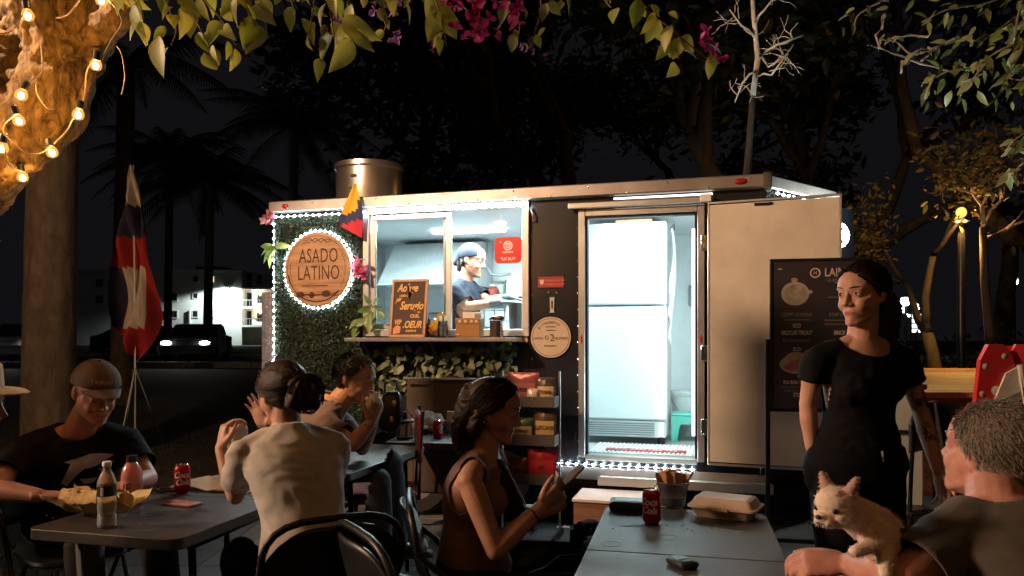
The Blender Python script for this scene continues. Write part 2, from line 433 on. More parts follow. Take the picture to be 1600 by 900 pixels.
# ------------------------------------------------------------------ cars on the road
def make_car(name, label, loc, rotz, col, lights_on, group='cars along the road behind the lawn'):
    t = thing(name, label, 'car', loc, rotz, group)            # faces local +x
    pm = mat('paint_'+str(col), col, 0.3, 0.2, coat=0.6, var=0.05)
    prof = [(2.15, .32), (2.18, .62), (1.95, .80), (1.0, .95), (.35, 1.38), (-1.05, 1.42), (-1.85, 1.02), (-2.12, .95), (-2.15, .35)]
    mb = MB(); rings = []
    for w, inset in ((-.88, .12), (-.80, 0), (.80, 0), (.88, .12)):
        rings.append([(x*(1-inset*.25), w if z < 1.0 else w*.80, .32+(z-.32)*(1-inset*.3)) for x, z in prof])
    k = len(prof); mb.v = [p for r_ in rings for p in r_]
    for i in range(3):
        for j in range(k): mb.f.append((i*k+j, i*k+(j+1) % k, (i+1)*k+(j+1) % k, (i+1)*k+j))
    mb.f += [tuple(range(k))[::-1], tuple(range(3*k, 4*k))]; mb.m = [0]*len(mb.f)
    mb.build('body', pm, t, 35)
    g = glass_thin('car_glass', (0.12, 0.13, 0.14), 0.10)
    for sy in (-1, 1):
        wn = MB(); yy = sy*.735
        wn.prism([(.85, .98), (.30, 1.33), (-.35, 1.35), (-.35, .98)], 0.012, (0, yy+(0.006 if sy > 0 else 0.006), 0)); wn.build('side_window', BLACKP, t)
        wn = MB(); wn.prism([(-.42, .98), (-.42, 1.35), (-1.0, 1.34), (-1.65, 1.02)], 0.012, (0, yy+0.006, 0)); wn.build('side_window', BLACKP, t)
        hl = MB().ell((2.06, sy*.62, .70), (.09, .17, .075), None, 12, 8)
        hl.build('headlight', emis('headlight_on', (1.0, 0.96, 0.88), lights_on) if lights_on else mat('headlight_off', (.5, .5, .5), .1, .3), t, True)
        tl = MB().ell((-2.10, sy*.66, .82), (.05, .14, .07), None, 10, 6); tl.build('tail_light', mat('tail_red', (.35, .01, .01), .2), t, True)
        for x in (1.32, -1.32):
            Mx = Matrix.Rotation(R(90), 3, 'X')
            w = MB().lathe([(.14, -.1), (.30, -.1), (.325, -.06), (.325, .06), (.30, .1), (.14, .1)], (x, sy*.80, .325), 20, Mx).build('wheel', mat('tyre', (.02, .02, .02), .85), t, 40)
            MB().lathe([(.05, .0), (.2, .02), (.21, .105), (.0, .09)], (x, sy*.80, .325), 14, Matrix.Rotation(R(-90 if sy > 0 else 90), 3, 'X')).build('rim', STEEL, w, 40)
    wsn = MB().quad((1.02, -.66, .965), (1.02, .66, .965), (.40, .60, 1.36), (.40, -.60, 1.36)); wsn.build('windscreen', BLACKP, t)
    if lights_on:
        lamp('headlight_beam', (2.35, 0, .7), 25, (1, .95, .85), 0.1, t, 'SPOT', spot_size=R(70), spot_blend=0.8).rotation_euler = (R(84), 0, R(-90))
    return t
make_car('car', 'dark grey car with both headlights on, nearest to the trailer', (-11.6, 27.5, .566), R(-78), (.07, .075, .08), 60)
make_car('car', 'grey car half hidden behind the palm trunk with headlights lit', (-17.6, 27.0, .566), R(-72), (.16, .16, .16), 40)
make_car('car', 'dark car at the left edge of the road beyond the table', (-21.2, 28.8, .566), R(-60), (.03, .03, .035), 25)
make_car('car', 'dark parked car standing between the flag and the lit car', (-14.4, 30.0, .566), R(4), (.02, .02, .024), 0)

# ------------------------------------------------------------------ apartment building far left
def far_building():
    Y0 = 110.0; t = thing('apartment_building', 'three storey pale apartment block under a bright wall lamp', 'building', (-46, Y0, .5))
    wallm = mat('stucco', (0.68, 0.70, 0.68), 0.9, var=0.10, vscale=0.3, bump=0.15, bscale=2)
    X = lambda px: (px-800)*Y0/FPX+46
    Z = lambda py: CAM_H-(py-HORIZON)*Y0/FPX-0.5
    MB().bx(X(110), X(378), 0, 14, -.5, Z(424)).build('wall', wallm, t)
    MB().bx(X(108), X(380), -.25, 14.2, Z(424), Z(421)).build('parapet', wallm, t)
    MB().bx(X(292), X(335), 3, 9, Z(421)+.002, Z(413)).build('roof_housing', mat('dark_roof', (.06, .06, .06), .9), t)
    dk = mat('dark_pane', (.02, .022, .025), 0.15)
    trim = mat('window_trim', (.6, .6, .58), .7)
    warm_w = emis('lit_window', (1.0, 0.72, 0.35), 1.6)
    spec = [(260, 265, 434, 446, 0), (302, 310, 432, 440, 0), (323, 335, 432, 441, 1), (302, 309, 459, 466, 0), (324, 333, 460, 467, 0), (301, 309, 486, 495, 0), (324, 333, 486, 495, 0),
            (260, 277, 486, 496, 0), (260, 277, 458, 470, 0), (150, 162, 436, 448, 0), (150, 162, 462, 474, 0), (180, 190, 436, 446, 0), (225, 236, 460, 470, 0), (190, 200, 486, 496, 0)]
    for a, b, c, d, lit in spec:
        f = MB()
        x0, x1, z0, z1 = X(a), X(b), Z(d), Z(c)
        for q in ((x0-.12, x1+.12, z1, z1+.12), (x0-.12, x1+.12, z0-.15, z0), (x0-.12, x0, z0, z1), (x1, x1+.12, z0, z1)): f.bx(q[0], q[1], -.14, -.002, q[2], q[3])
        w = f.build('window', trim, t)
        MB().bx(x0, x1, -.05, -.004, z0, z1).build('pane', warm_w if lit else dk, w)
    MB().bx(X(298)-.08, X(298)+.08, -.4, -.05, -.5, Z(484)).build('drain_pipe', trim, t)
    # balcony wing
    MB().bx(X(378)+.002, X(424), 1.4, 14, -.5, Z(428)).build('wing_wall', wallm, t)
    for k, (c, d) in enumerate(((430, 452), (456, 482), (486, 511))):
        MB().bx(X(378)+.004, X(424), -.3, 1.39, Z(d), Z(d)+.3).build('balcony_slab', wallm, t)
        rl = MB()
        for q in range(9): rl.bx(X(380)+q*.5, X(380)+q*.5+.05, -.26, -.2, Z(d)+.302, Z(d)+1.2)
        rl.bx(X(379), X(423), -.28, -.18, Z(d)+1.2, Z(d)+1.28); rl.build('balcony_rail', mat('rail_grey', (.3, .3, .3), .6), t)
        dr = MB().bx(X(381), X(388), 1.30, 1.395, Z(d)+.302, Z(d)+2.4).build('balcony_door', dk, t)
        MB().bx(X(397), X(404), 1.30, 1.395, Z(d)+.9, Z(d)+2.2).build('window', dk, t)
        if k > 0: lp = MB().ell(((X(402)+X(404))/2, 1.1, Z(d)+2.3), .22); lp.build('porch_light', emis('porch_glow', (1, .75, .4), 9), t, True)
        if k > 0: lamp('porch_glow', ((X(399)), .6, Z(d)+2.1), 60, (1, .75, .45), .2, t)
    # wall lamp with hood
    lx, lz = X(357), Z(451)
    MB().bx(lx-.25, lx+.25, -.55, -.003, lz, lz+.18, .03).build('lamp_hood', STEEL, t)
    MB().bx(lx-.2, lx+.2, -.5, -.1, lz-.10, lz-.005, .03).build('wall_lamp', emis('wall_lamp_glow', (.9, 1.0, .97), 60), t)
    lamp('wall_lamp_light', (lx, -2.6, lz-.35), 5200, (.86, 1.0, .95), .2, t, 'SPOT', spot_size=R(158), spot_blend=.25).rotation_euler = (R(24), 0, 0)
    return t
far_building()

# ------------------------------------------------------------------ palms at the left
def palm(name, label, loc, h, r, nf, fl, seed, trunk_m, group='palms on the lawn'):
    rp = random.Random(seed); t = thing(name, label, 'palm tree', loc, 0, group)
    k = 26; pts = []; rad = []
    for i in range(k+1):
        u = i/k; pts.append((0.12*math.sin(u*2)*u, 0, h*u-.1)); rad.append(r*(1.06-.16*u+(.10*math.exp(-u*14)))*(1+.012*math.sin(i*2.2)))
    MB().tube(pts, rad, 20).build('trunk', trunk_m, t, True)
    fm = leaf_mat('palm_leaf', (.02, .028, .012), (.05, .06, .025), .2, .6)
    top = Vector(pts[-1])
    for q in range(nf):
        a = 6.283*q/nf+rp.uniform(-.2, .2); el = rp.uniform(-.2, 1.1); d = Vector((math.cos(a), math.sin(a), 0)); L_ = fl*rp.uniform(.8, 1.1)
        mb = MB(); sp = []
        for i in range(11):
            u = i/10; sp.append(top+d*(L_*u*math.cos(el*(1-u*.5)))+Vector((0, 0, L_*(u*math.sin(el)-.62*u*u))))
        mb.tube(sp, [.03*(1-.8*i/10)+.003 for i in range(11)], 5)
        sd = d.cross(Vector((0, 0, 1)))
        for i in range(1, 40):
            u = i/40; f = u*10; a_ = min(int(f), 9); p = sp[a_].lerp(sp[a_+1], f-a_); tn = (sp[a_+1]-sp[a_]).normalized()
            ln = fl*.22*math.sin(math.pi*min(u*.9+.12, 1))+.05
            for s_ in (-1, 1):
                e = p+(sd*s_*.8+tn*.55+Vector((0, 0, -.55+rp.uniform(-.2, .1)))).normalized()*ln; n_ = tn*(.012*fl)
                mb.add([p-n_, p+n_, e], [(0, 1, 2)])
        mb.build('frond', fm, t)
    return t
smooth_trunk = bark_mat('palm_bark', (.070, .052, .036), (.17, .13, .092), 9.0, .7)
palm('palm_tree', 'thick smooth palm trunk standing just behind the man in the brown cap', (at(76, 600, 8.0).x, 8.0, 0), 7.2, .245, 12, 2.6, 1, smooth_trunk)
palm('palm_tree', 'slim dark palm trunk seen behind the hanging flag', (at(188, 600, 14).x, 14.0, .1), 6.6, .17, 14, 2.4, 2, smooth_trunk)
palm('palm_tree', 'far palm silhouette left of the roof pot', (at(345, 300, 34).x-.6, 34, .5), 8.3, .2, 30, 4.2, 3, smooth_trunk)
palm('palm_tree', 'far palm silhouette between the flag and the other far palm', (at(262, 300, 40).x, 40, .5), 10.8, .2, 30, 4.4, 4, smooth_trunk)
palm('palm_tree', 'tall far palm right above the round wooden sign', (at(455, 200, 30).x, 30, .5), 9.6, .2, 28, 3.8, 6, smooth_trunk)

# ------------------------------------------------------------------ flag on a pole
def feather_flag():
    Y0 = 9.0; b = at(211, 700, Y0); t = thing('feather_flag', 'tall white, blue and red flag drooping on a thin white pole', 'flag', (b.x, Y0, 0))
    top = at(206, 262, Y0).z
    MB().tube([(0, 0, 0), (0, 0, 1.6), (-.02, 0, top+.03)], [.014, .012, .008], 8).build('pole', WHITEP, t, True)
    for a in (0.4, 2.5, 4.6): MB().tube([(0, 0, 1.05), (.35*math.cos(a), .35*math.sin(a), .0)], .008, 6).build('stand_leg', WHITEP, t, True)
    px2 = lambda p: (p-211)*Y0/FPX
    zz = lambda q: CAM_H-(q-HORIZON)*Y0/FPX
    # bands: (top row: y, xl, xr), (bottom row ...)
    rows = [(258, 205, 207), (285, 200, 218), (318, 197, 226), (340, 194, 231), (365, 188, 236), (395, 181, 241), (425, 181, 246), (455, 182, 248), (480, 180, 248), (505, 176, 240), (530, 176, 228), (548, 200, 214)]
    def col(y, u):
        y2 = y+(u-.5)*38
        if y2 < 322: return 0
        if y2 < 372: return 1
        if y2 < 418 or u > .80: return 2
        if y2 > 512: return 2
        if u < .22: return 1
        return 0
    mb = MB(); n = 22; grid = []
    def row_at(y):
        for (a, b_) in zip(rows[:-1], rows[1:]):
            if a[0] <= y <= b_[0]:
                f = (y-a[0])/(b_[0]-a[0]); return a[1]+(b_[1]-a[1])*f, a[2]+(b_[2]-a[2])*f
        return rows[-1][1], rows[-1][2]
    my = 58
    for j in range(my+1):
        y = 258+(548-258)*j/my; xl, xr = row_at(y)
        for i in range(n+1):
            u = i/n; y2 = y+(u-.5)*38*min(1, (y-258)/60)
            dep = .10*math.sin(u*9+j*.11)*min(1, j/12)+.05*math.sin(u*17-j*.2)*min(1, j/12)-.03
            mb.v.append((px2(xl+(xr-xl)*u), dep, zz(y2)))
    for j in range(my):
        for i in range(n):
            mb.f.append((j*(n+1)+i, j*(n+1)+i+1, (j+1)*(n+1)+i+1, (j+1)*(n+1)+i)); mb.m.append(col(258+(548-258)*(j+.5)/my, (i+.5)/n))
    mb.build('cloth', [mat('flag_white', (.62, .55, .47), .8, var=.1, sheen=.2), mat('flag_blue', (.035, .032, .075), .8), mat('flag_red', (.42, .03, .035), .8)], t, True)
feather_flag()

# ------------------------------------------------------------------ street lamp at the right, and floodlights added out of frame
def street_lamp(label, loc, h, watts, col, glow, arm=(0.0, 0.0), head_r=.085):
    t = thing('street_lamp', label, 'street lamp', loc, 0, None)
    MB().lathe([(.13, 0), (.13, .06), (.07, .16), (.055, .4), (.04, h-.25), (.03, h-.12)], (0, 0, 0), 14).build('pole', BLACKM, t, 40)
    MB().lathe([(.06, h-.13), (.10, h-.11), (.03, h-.10)], (0, 0, 0), 14).build('collar', BLACKM, t, 40)
    MB().lathe([(.02, h+.10), (.16, h+.115), (.11, h+.16), (.02, h+.2)], (0, 0, 0), 16).build('hood', BLACKM, t, 40)
    MB().ell((0, 0, h), (head_r, head_r, head_r*1.1), None, 16, 10).build('globe', emis(glow[0], glow[1], glow[2]), t, True)
    lamp('street_lamp_light', (0, 0, h-.20), watts*.27, col, .1, t); lamp('street_lamp_pool', (0, 0, h-.22), watts, col, .1, t, 'SPOT', spot_size=R(140), spot_blend=.5)
    return t
lp = at(1502, 332, 9.5)
street_lamp('amber street lamp glowing among the trees at the right', (lp.x, lp.y, 0), lp.z, 340, (1.0, .46, .10), ('amber_globe', (1.0, .48, .09), 2.0), head_r=.062)
wl = at(1585, 440, 24)
street_lamp('small white lamp far off at the right edge of the trees', (wl.x, wl.y, .4), wl.z-.4, 40, (.85, .95, 1), ('white_globe', (.85, .95, 1), 14), head_r=.11)
wl = at(1415, 470, 26)
street_lamp('small round white lamp far behind the standing woman', (wl.x, wl.y, .4), wl.z-.4, 40, (.9, .97, 1), ('white_globe', (.85, .95, 1), 14), head_r=.16)

# warm floodlights added out of frame to brighten the trailer, people and flag
def added_floodlight(label, loc, target, watts, cone, col=(1.0, .57, .29), soft=.08):
    fl = thing('added_floodlight', label, 'added_floodlight', loc, 0, 'added floodlights outside the picture'); dq = (Vector(target)-Vector(loc)).to_track_quat('-Z', 'Y'); M3 = dq.to_matrix()
    MB().box(M3 @ Vector((0, 0, .12)), (.30, .22, .10), M3, .02).build('housing', BLACKM, fl)
    MB().box(M3 @ Vector((0, 0, .062)), (.26, .18, .008), M3).build('lens', emis('flood_lens', (1.0, .62, .30), 12), fl)
    MB().tube([M3 @ Vector((0, 0, .17)), M3 @ Vector((0, 0, .3))+Vector((0, 0, .2))], .012, 6).build('bracket', BLACKM, fl)
    lamp('added_floodlight_light', (0, 0, 0), watts, col, soft, fl, 'SPOT', spot_size=R(cone), spot_blend=.4).rotation_euler = dq.to_euler()
added_floodlight('added warm flood lamp high at the left aimed at the trailer', (-3.3, 2.5, 4.3), (.5, 5.6, 1.6), 1500, 65, (1.0, .61, .35))
added_floodlight('added warm flood lamp far left of the tables aimed across the seats', (-9.0, 1.6, 3.8), (.85, 2.30, 1.25), 4000, 22, (1.0, .66, .44), .7)
added_floodlight('added warm flood lamp at the left aimed at the flag', (-4.6, 2.6, 3.6), (-4.4, 8.4, 1.3), 420, 48)

# ------------------------------------------------------------------ trees
def grow(mb, p, d, r, ln, depth, rnd, tips, bend=.35, gravity=0.0, split=(2, 3), shrink=.68, minr=.006, sides=7, rshrink=.66):
    n = 6; pts = [p.copy()]; rr = [r]
    for i in range(n):
        d = (d+Vector((rnd.gauss(0, 1), rnd.gauss(0, 1), rnd.gauss(0, 1)))*bend/n*1.3+Vector((0, 0, gravity/n))).normalized()
        p = p+d*ln/n; pts.append(p.copy()); rr.append(r*(1-(1-rshrink)*(i+1)/n))
        if depth <= 1 and i > 1: tips.append((p.copy(), d.copy()))
    mb.tube(pts, rr, sides if depth > 1 else 4, cap=True)
    if depth <= 0 or r < minr: tips.append((p, d)); return
    for k in range(rnd.randint(*split)):
        a = Vector((rnd.gauss(0, 1), rnd.gauss(0, 1), rnd.gauss(0, .8))); a = (a-d*a.dot(d)).normalized()
        ang = rnd.uniform(.35, .85); d2 = (d*math.cos(ang)+a*math.sin(ang)).normalized()
        grow(mb, p.copy(), d2, r*rshrink*rnd.uniform(.75, .98), ln*shrink*rnd.uniform(.75, 1.15), depth-1, rnd, tips, bend, gravity, split, shrink, minr, sides, rshrink)
def leaf_shape(l=1.0, w=.42, fold=.12, curl=.15, n=5):
    """a pointed oval blade along +y with a folded midrib; base at the origin"""
    vs = []; fs = []
    for i in range(n+1):
        t = i/n; hw = w*.5*math.sin(math.pi*t**.8)*(1-.15*t); z = -curl*t*t
        vs += [(-hw, l*t, z+fold*hw*2), (0, l*t, z), (hw, l*t, z+fold*hw*2)]
    for i in range(n):
        for j in range(2): fs.append((i*3+j, i*3+j+1, (i+1)*3+j+1, (i+1)*3+j))
    return vs, fs
def leaf_mats(p, d, s, rnd, droop=.5):
    d = (d+Vector((rnd.gauss(0, .6), rnd.gauss(0, .6), rnd.gauss(0, .5)-droop))).normalized()
    a, b, _ = frame(d); th = rnd.uniform(0, 6.28); x = a*math.cos(th)+b*math.sin(th); z = x.cross(d)
    return Matrix((x, d, z)).transposed().to_4x4(), s
def scatter_leaves(mb, tips, per, size, rnd, spread, shape, droop=.4):
    vs, fs = shape
    for p, d in tips:
        for _ in range(per):
            q = p+Vector((rnd.gauss(0, 1), rnd.gauss(0, 1), rnd.gauss(0, 1)))*spread
            Mx, s = leaf_mats(q, d, size*rnd.uniform(.6, 1.3), rnd, droop)
            M3 = Mx.to_3x3()*s
            mb.add([M3 @ Vector(v)+q for v in vs], fs)
def tree(label, loc, h, r, seed, leafm, barkm, per=7, size=.10, spread=.14, depth=4, lean=(0, 0, 1), group='trees behind the trailer', bare=False, first=.36, shape=None, bend=.4):
    rnd = random.Random(seed); t = thing('tree', label, 'tree', loc, 0, group); tips = []
    mb = MB(); p = Vector((0, 0, -.1)); d = Vector(lean).normalized()
    grow(mb, p, d, r, h*first, depth, rnd, tips, bend, .15, (2, 3), .74)
    mb.build('trunk', barkm, t, True)
    if not bare:
        lb = MB(); scatter_leaves(lb, tips, per, size, rnd, spread, shape or leaf_shape(1, .45, .1, .15, 3), .35)
        lb.build('crown', leafm, t, kind='stuff')
    return t
dark_bark = bark_mat('dark_bark', (.014, .012, .011), (.038, .032, .028), 8, .7)
pale_bark = bark_mat('pale_bark', (.16, .14, .11), (.34, .30, .25), 9, .6)
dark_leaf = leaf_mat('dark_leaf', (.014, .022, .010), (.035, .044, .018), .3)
lamp_lit_leaf = leaf_mat('lamp_lit_leaf', (.10, .11, .03), (.22, .18, .06), .45)  # amber lamp light put into this brighter leaf colour
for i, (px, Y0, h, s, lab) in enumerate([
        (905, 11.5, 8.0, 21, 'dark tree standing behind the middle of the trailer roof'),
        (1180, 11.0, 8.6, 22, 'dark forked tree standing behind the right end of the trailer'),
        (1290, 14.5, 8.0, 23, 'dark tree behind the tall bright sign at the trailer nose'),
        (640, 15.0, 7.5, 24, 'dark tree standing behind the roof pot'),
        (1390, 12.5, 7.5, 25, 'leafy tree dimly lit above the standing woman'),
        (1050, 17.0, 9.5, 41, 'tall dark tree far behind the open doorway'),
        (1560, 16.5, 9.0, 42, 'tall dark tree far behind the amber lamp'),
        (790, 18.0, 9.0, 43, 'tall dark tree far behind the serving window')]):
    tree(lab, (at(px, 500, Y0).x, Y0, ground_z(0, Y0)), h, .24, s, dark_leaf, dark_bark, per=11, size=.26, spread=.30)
tree('tree whose leaves catch the amber street lamp', (at(1478, 500, 10.4).x, 10.4, .03), 4.4, .12, 27, lamp_lit_leaf, dark_bark, per=14, size=.11, spread=.18)
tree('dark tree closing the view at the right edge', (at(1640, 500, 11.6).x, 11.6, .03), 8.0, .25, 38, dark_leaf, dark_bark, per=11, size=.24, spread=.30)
# hedge row far right
hd = MB(); rh = random.Random(4); sv, sf = leaf_shape(1, .5, .1, .15, 2)
for _ in range(5200):
    q = Vector((rh.uniform(4.5, 16), rh.uniform(15.5, 17), ground_z(0, 16)+abs(rh.gauss(0, .45))))
    M3 = leaf_mats(q, Vector((0, 0, 1)), 1, rh, .2)[0].to_3x3()*rh.uniform(.10, .2); hd.add([M3 @ Vector(v)+q for v in sv], sf)
tag(hd.build('hedge', dark_leaf), 'low dark hedge in the far right background', 'hedge')

# bare branches above the trailer nose, its light put into their pale bark
def bare_branches(label, name, start, dirs, seed, m, r=.02, ln=.5, depth=4):
    rnd = random.Random(seed); t = thing(name, label, 'branch', start); mb = MB(); tips = []
    for d in dirs: grow(mb, Vector((0, 0, 0)), Vector(d).normalized(), r, ln, depth, rnd, tips, .5, .1, (2, 3), .66, .002, 6, .6)
    mb.build('twigs', m, t, True); return t
b0 = at(1166, 250, 5.9); lit_stem_bark = bark_mat('nose_lit_bark', (.42, .41, .37), (.62, .61, .56), 9, .5)
t = thing('bare_branch', 'bare branch with lamp light in its colour rising above the right end of the trailer roof', 'branch', (b0.x, b0.y, b0.z))
rnd = random.Random(31)
main = [at(1166, 285, 6.15), at(1170, 235, 6.05), at(1176, 150, 6), at(1184, 90, 6), at(1178, 30, 6), at(1172, -60, 6)]
MB().tube([p-b0 for p in main[2:]], [.024, .022, .019, .015], 8).build('stem', lit_stem_bark, t, True); MB().tube([p-b0 for p in [at(1150, 420, 6.6)]+main[:3]], [.045, .034, .028, .0235], 8).build('lower_stem', dark_bark, t, True)  # upper stem coloured as lit, lower stem dark as unlit
for (a, b_, c, s_) in [((1183, 95), (1215, 70), (1255, 55), 1), ((1180, 60), (1158, 40), (1140, 15), 2), ((1182, 110), (1160, 130), (1148, 160), 3), ((1184, 85), (1200, 105), (1232, 85), 4), ((1178, 40), (1195, 15), (1225, -25), 5), ((1182, 120), (1205, 118), (1240, 70), 6)]:
    mb = MB(); p = [at(*a, 6)-b0, at(*b_, 5.9)-b0, at(*c, 5.95)-b0]
    mb.tube([p[0], (p[0]+p[1])/2+Vector((0, 0, .02)), p[1], p[2]], [.012, .010, .008, .004], 6)
    for k in range(6):
        q = p[0].lerp(p[1], rnd.uniform(.4, 1)).lerp(p[2], rnd.uniform(.1, .9)); grow(mb, q, Vector((rnd.gauss(0, 1), rnd.gauss(0, .6), rnd.gauss(0, 1))).normalized(), .005, .13, 1, rnd, [], .7, 0, (1, 2), .7, .001, 4, .6)
    mb.build('twig', lit_stem_bark, t, True)
# coral-like bare tree glowing under the street lamp
b0 = at(1545, 440, 9.2); t = thing('bare_tree', 'bare forked tree lit orange beside the amber street lamp', 'tree', (b0.x, b0.y, 0)); rnd = random.Random(5)
mb = MB(); mb.tube([(0, 0, 0), (.03, 0, b0.z*.6), (-.05, 0, b0.z), at(1536, 355, 9.2)-Vector((b0.x, b0.y, 0))], [.07, .06, .05, .04], 8); mb.build('trunk', dark_bark, t, True)  # trunk bark darkened as unlit, branches below pale as lamp-lit
for pl in ([(1536, 355), (1548, 330), (1566, 312), (1570, 292)], [(1566, 312), (1585, 305)], [(1540, 372), (1565, 362), (1585, 352), (1612, 340)], [(1536, 350), (1534, 320), (1520, 302), (1490, 292)], [(1534, 320), (1545, 300), (1550, 288)], [(1520, 302), (1518, 290)], [(1566, 312), (1562, 292)], [(1575, 357), (1600, 330)]):
    pts = [at(x, y, 9.2+.1*math.sin(x))-Vector((b0.x, b0.y, 0)) for x, y in pl]
    MB().tube(pts, [.028-.018*i/len(pts) for i in range(len(pts))], 6).build('branch', pale_bark, t, True)
# ------------------------------------------------------------------ the lit tree at upper left
lit_bark = bark_mat('lit_bark', (.022, .012, .005), (.34, .22, .09), 26, 1.0)
def rough_limb(mb, pts, rad, n=30, sub=10, amp=.16, seed=0):
    P = [Vector(p) for p in pts]; out = []; rr = []
    for i in range(len(P)-1):
        for j in range(sub):
            u = j/sub; p0, p1, p2, p3 = P[max(i-1, 0)], P[i], P[i+1], P[min(i+2, len(P)-1)]
            out.append(0.5*((2*p1)+(p2-p0)*u+(2*p0-5*p1+4*p2-p3)*u*u+(3*p1-p0-3*p2+p3)*u**3)); rr.append(rad[i]+(rad[i+1]-rad[i])*u)
    out.append(P[-1]); rr.append(rad[-1]); o = len(mb.v); mb.tube(out, rr, n); S_ = [0.0]
    for i in range(1, len(out)): S_.append(S_[-1]+(out[i]-out[i-1]).length)
    for i in range(len(out)):
        for j in range(n):
            k = o+i*n+j; q = Vector(mb.v[k]); d = q-out[i]; a = 2*math.pi*j/n
            w = mnoise.noise(Vector((math.cos(a)*2.2, math.sin(a)*2.2, i*.11+seed)))+.6*mnoise.noise(Vector((math.cos(a)*5, math.sin(a)*5, i*.22+seed*2)))
            b_ = Vector((math.cos(a)*rr[i]+seed, math.sin(a)*rr[i], S_[i]*.42)); b_ += mnoise.noise_vector(b_*7)*.05
            f_ = .013*(.6-1.6*abs(mnoise.noise(b_*13)))+.012*(.6-1.6*abs(mnoise.noise(b_*29)))+.004*mnoise.noise(b_*75)
            mb.v[k] = tuple(out[i]+d*(1+amp*w)+d.normalized()*f_*min(1, rr[i]/.08))
T0 = at(-260, 700, 3.3)
tr = thing('lit_tree', 'gnarled tree trunk at the upper left wound with glowing bulbs', 'tree', (T0.x, T0.y, 0))
def tl(pts): return [at(x, y, Y)-Vector((T0.x, T0.y, 0)) for x, y, Y in pts]
px_r = lambda r, Y: r*Y/FPX
mb = MB(); rough_limb(mb, [Vector((0, 0, -.1)), Vector((0, 0, .8))]+tl([(-200, 400, 3.2), (-70, 290, 3.1), (10, 225, 3.0), (75, 165, 3.0), (95, 95, 3.05), (130, 20, 3.1), (170, -60, 3.2), (230, -170, 3.3)]), [.30, .27, .24, px_r(66, 3.1), px_r(50, 3), px_r(52, 3), px_r(50, 3), px_r(56, 3.1), px_r(50, 3.2), px_r(36, 3.3)], 96, 30, .12, 1)
mb.build('trunk', lit_bark, tr, True)
mb = MB(); rough_limb(mb, tl([(95, 105, 3.02), (75, 55, 2.98), (50, -5, 2.95), (20, -70, 2.95), (-10, -150, 2.9)]), [px_r(42, 3), px_r(36, 3), px_r(32, 3), px_r(30, 3), px_r(22, 3)], 70, 26, .2, 5)
mb.build('limb', lit_bark, tr, True)
mb = MB(); rough_limb(mb, tl([(-80, 250, 3.25), (-20, 150, 3.3), (15, 105, 3.35), (30, 20, 3.4), (40, -80, 3.5)]), [px_r(70, 3.2), px_r(60, 3.3), px_r(50, 3.3), px_r(45, 3.4), px_r(40, 3.4)], 70, 26, .2, 9)
mb.build('limb', lit_bark, tr, True)
mb = MB(); rough_limb(mb, tl([(110, 110, 3.05), (150, 60, 3.0), (182, 25, 2.95), (215, -30, 2.95), (260, -90, 2.9)]), [px_r(20, 3), px_r(21, 3), px_r(20, 3), px_r(16, 3), px_r(12, 3)], 44, 26, .2, 13)
mb.build('limb', lit_bark, tr, True)
mb = MB()     # hanging bark strip / root along the right of the trunk
rough_limb(mb, tl([(152, 75, 2.96), (140, 120, 2.95), (126, 160, 2.95), (118, 175, 2.95)]), [px_r(9, 3), px_r(7, 3), px_r(6, 3), px_r(2, 3)], 8, 8, .3, 17); mb.build('aerial_root', lit_bark, tr, True)

# ------------------------------------------------------------------ string lights
bulb_glass = bpy.data.materials.new('bulb_globe'); bulb_glass.use_nodes = True
t_ = bulb_glass.node_tree; N = t_.nodes; N.remove(N['Principled BSDF'])
a_ = N.new('ShaderNodeBsdfTransparent'); a_.inputs[0].default_value = (1, .86, .62, 1); e_ = N.new('ShaderNodeEmission'); e_.inputs[0].default_value = (1, .50, .12, 1); e_.inputs[1].default_value = 1.5
x_ = N.new('ShaderNodeMixShader'); x_.inputs[0].default_value = .45; t_.links.new(a_.outputs[0], x_.inputs[1]); t_.links.new(e_.outputs[0], x_.inputs[2]); t_.links.new(x_.outputs[0], N['Material Output'].inputs[0])
bulb_core = emis('bulb_core', (1.0, .52, .15), 640)
cordm = mat('string_cord', (.30, .24, .16), .6)
ST = thing('string_light', 'strand of round warm bulbs wound over the tree trunk', 'string lights', (0, 0, 0))
gme = MB().lathe([(.0, -.041), (.0105, -.0395), (.0175, -.034), (.0205, -.025), (.0195, -.0145), (.0145, -.005), (.010, .002)], n=16).mesh('globe'); gme.materials.append(bulb_glass); gme.polygons.foreach_set('use_smooth', [True]*len(gme.polygons))
cme = MB().ell((0, 0, -.024), (.0095, .0095, .0115), None, 10, 8).mesh('filament'); cme.materials.append(bulb_core)
sme = MB().lathe([(.0115, .0), (.0125, .004), (.0125, .028), (.006, .034)], n=10).mesh('socket'); sme.materials.append(BLACKP)
BULBS = [(42, 26, 2.62), (158, 4, 2.70), (151, 104, 2.70), (124, 182, 2.72), (37, 152, 2.66), (26, 191, 2.64), (5, 234, 2.62), (79, 241, 2.72), (-30, 60, 2.6), (-60, 200, 2.7), (34, 279, 2.95), (-90, 120, 2.7), (-8, 395, 3.0)]
for i, (x, y, Y) in enumerate(BULBS):
    p = at(x, y, Y)+Vector((0, 0, .027)); q = p+Vector((0, 0, 0))
    ax = (random.Random(i).uniform(-.35, .35), random.Random(i+50).uniform(-.35, .35), 0)
    s_ = piece(sme, 'socket', ST, q, ax); g_ = piece(gme, 'bulb', ST, q, ax); c_ = piece(cme, 'filament', g_, (0, 0, 0))
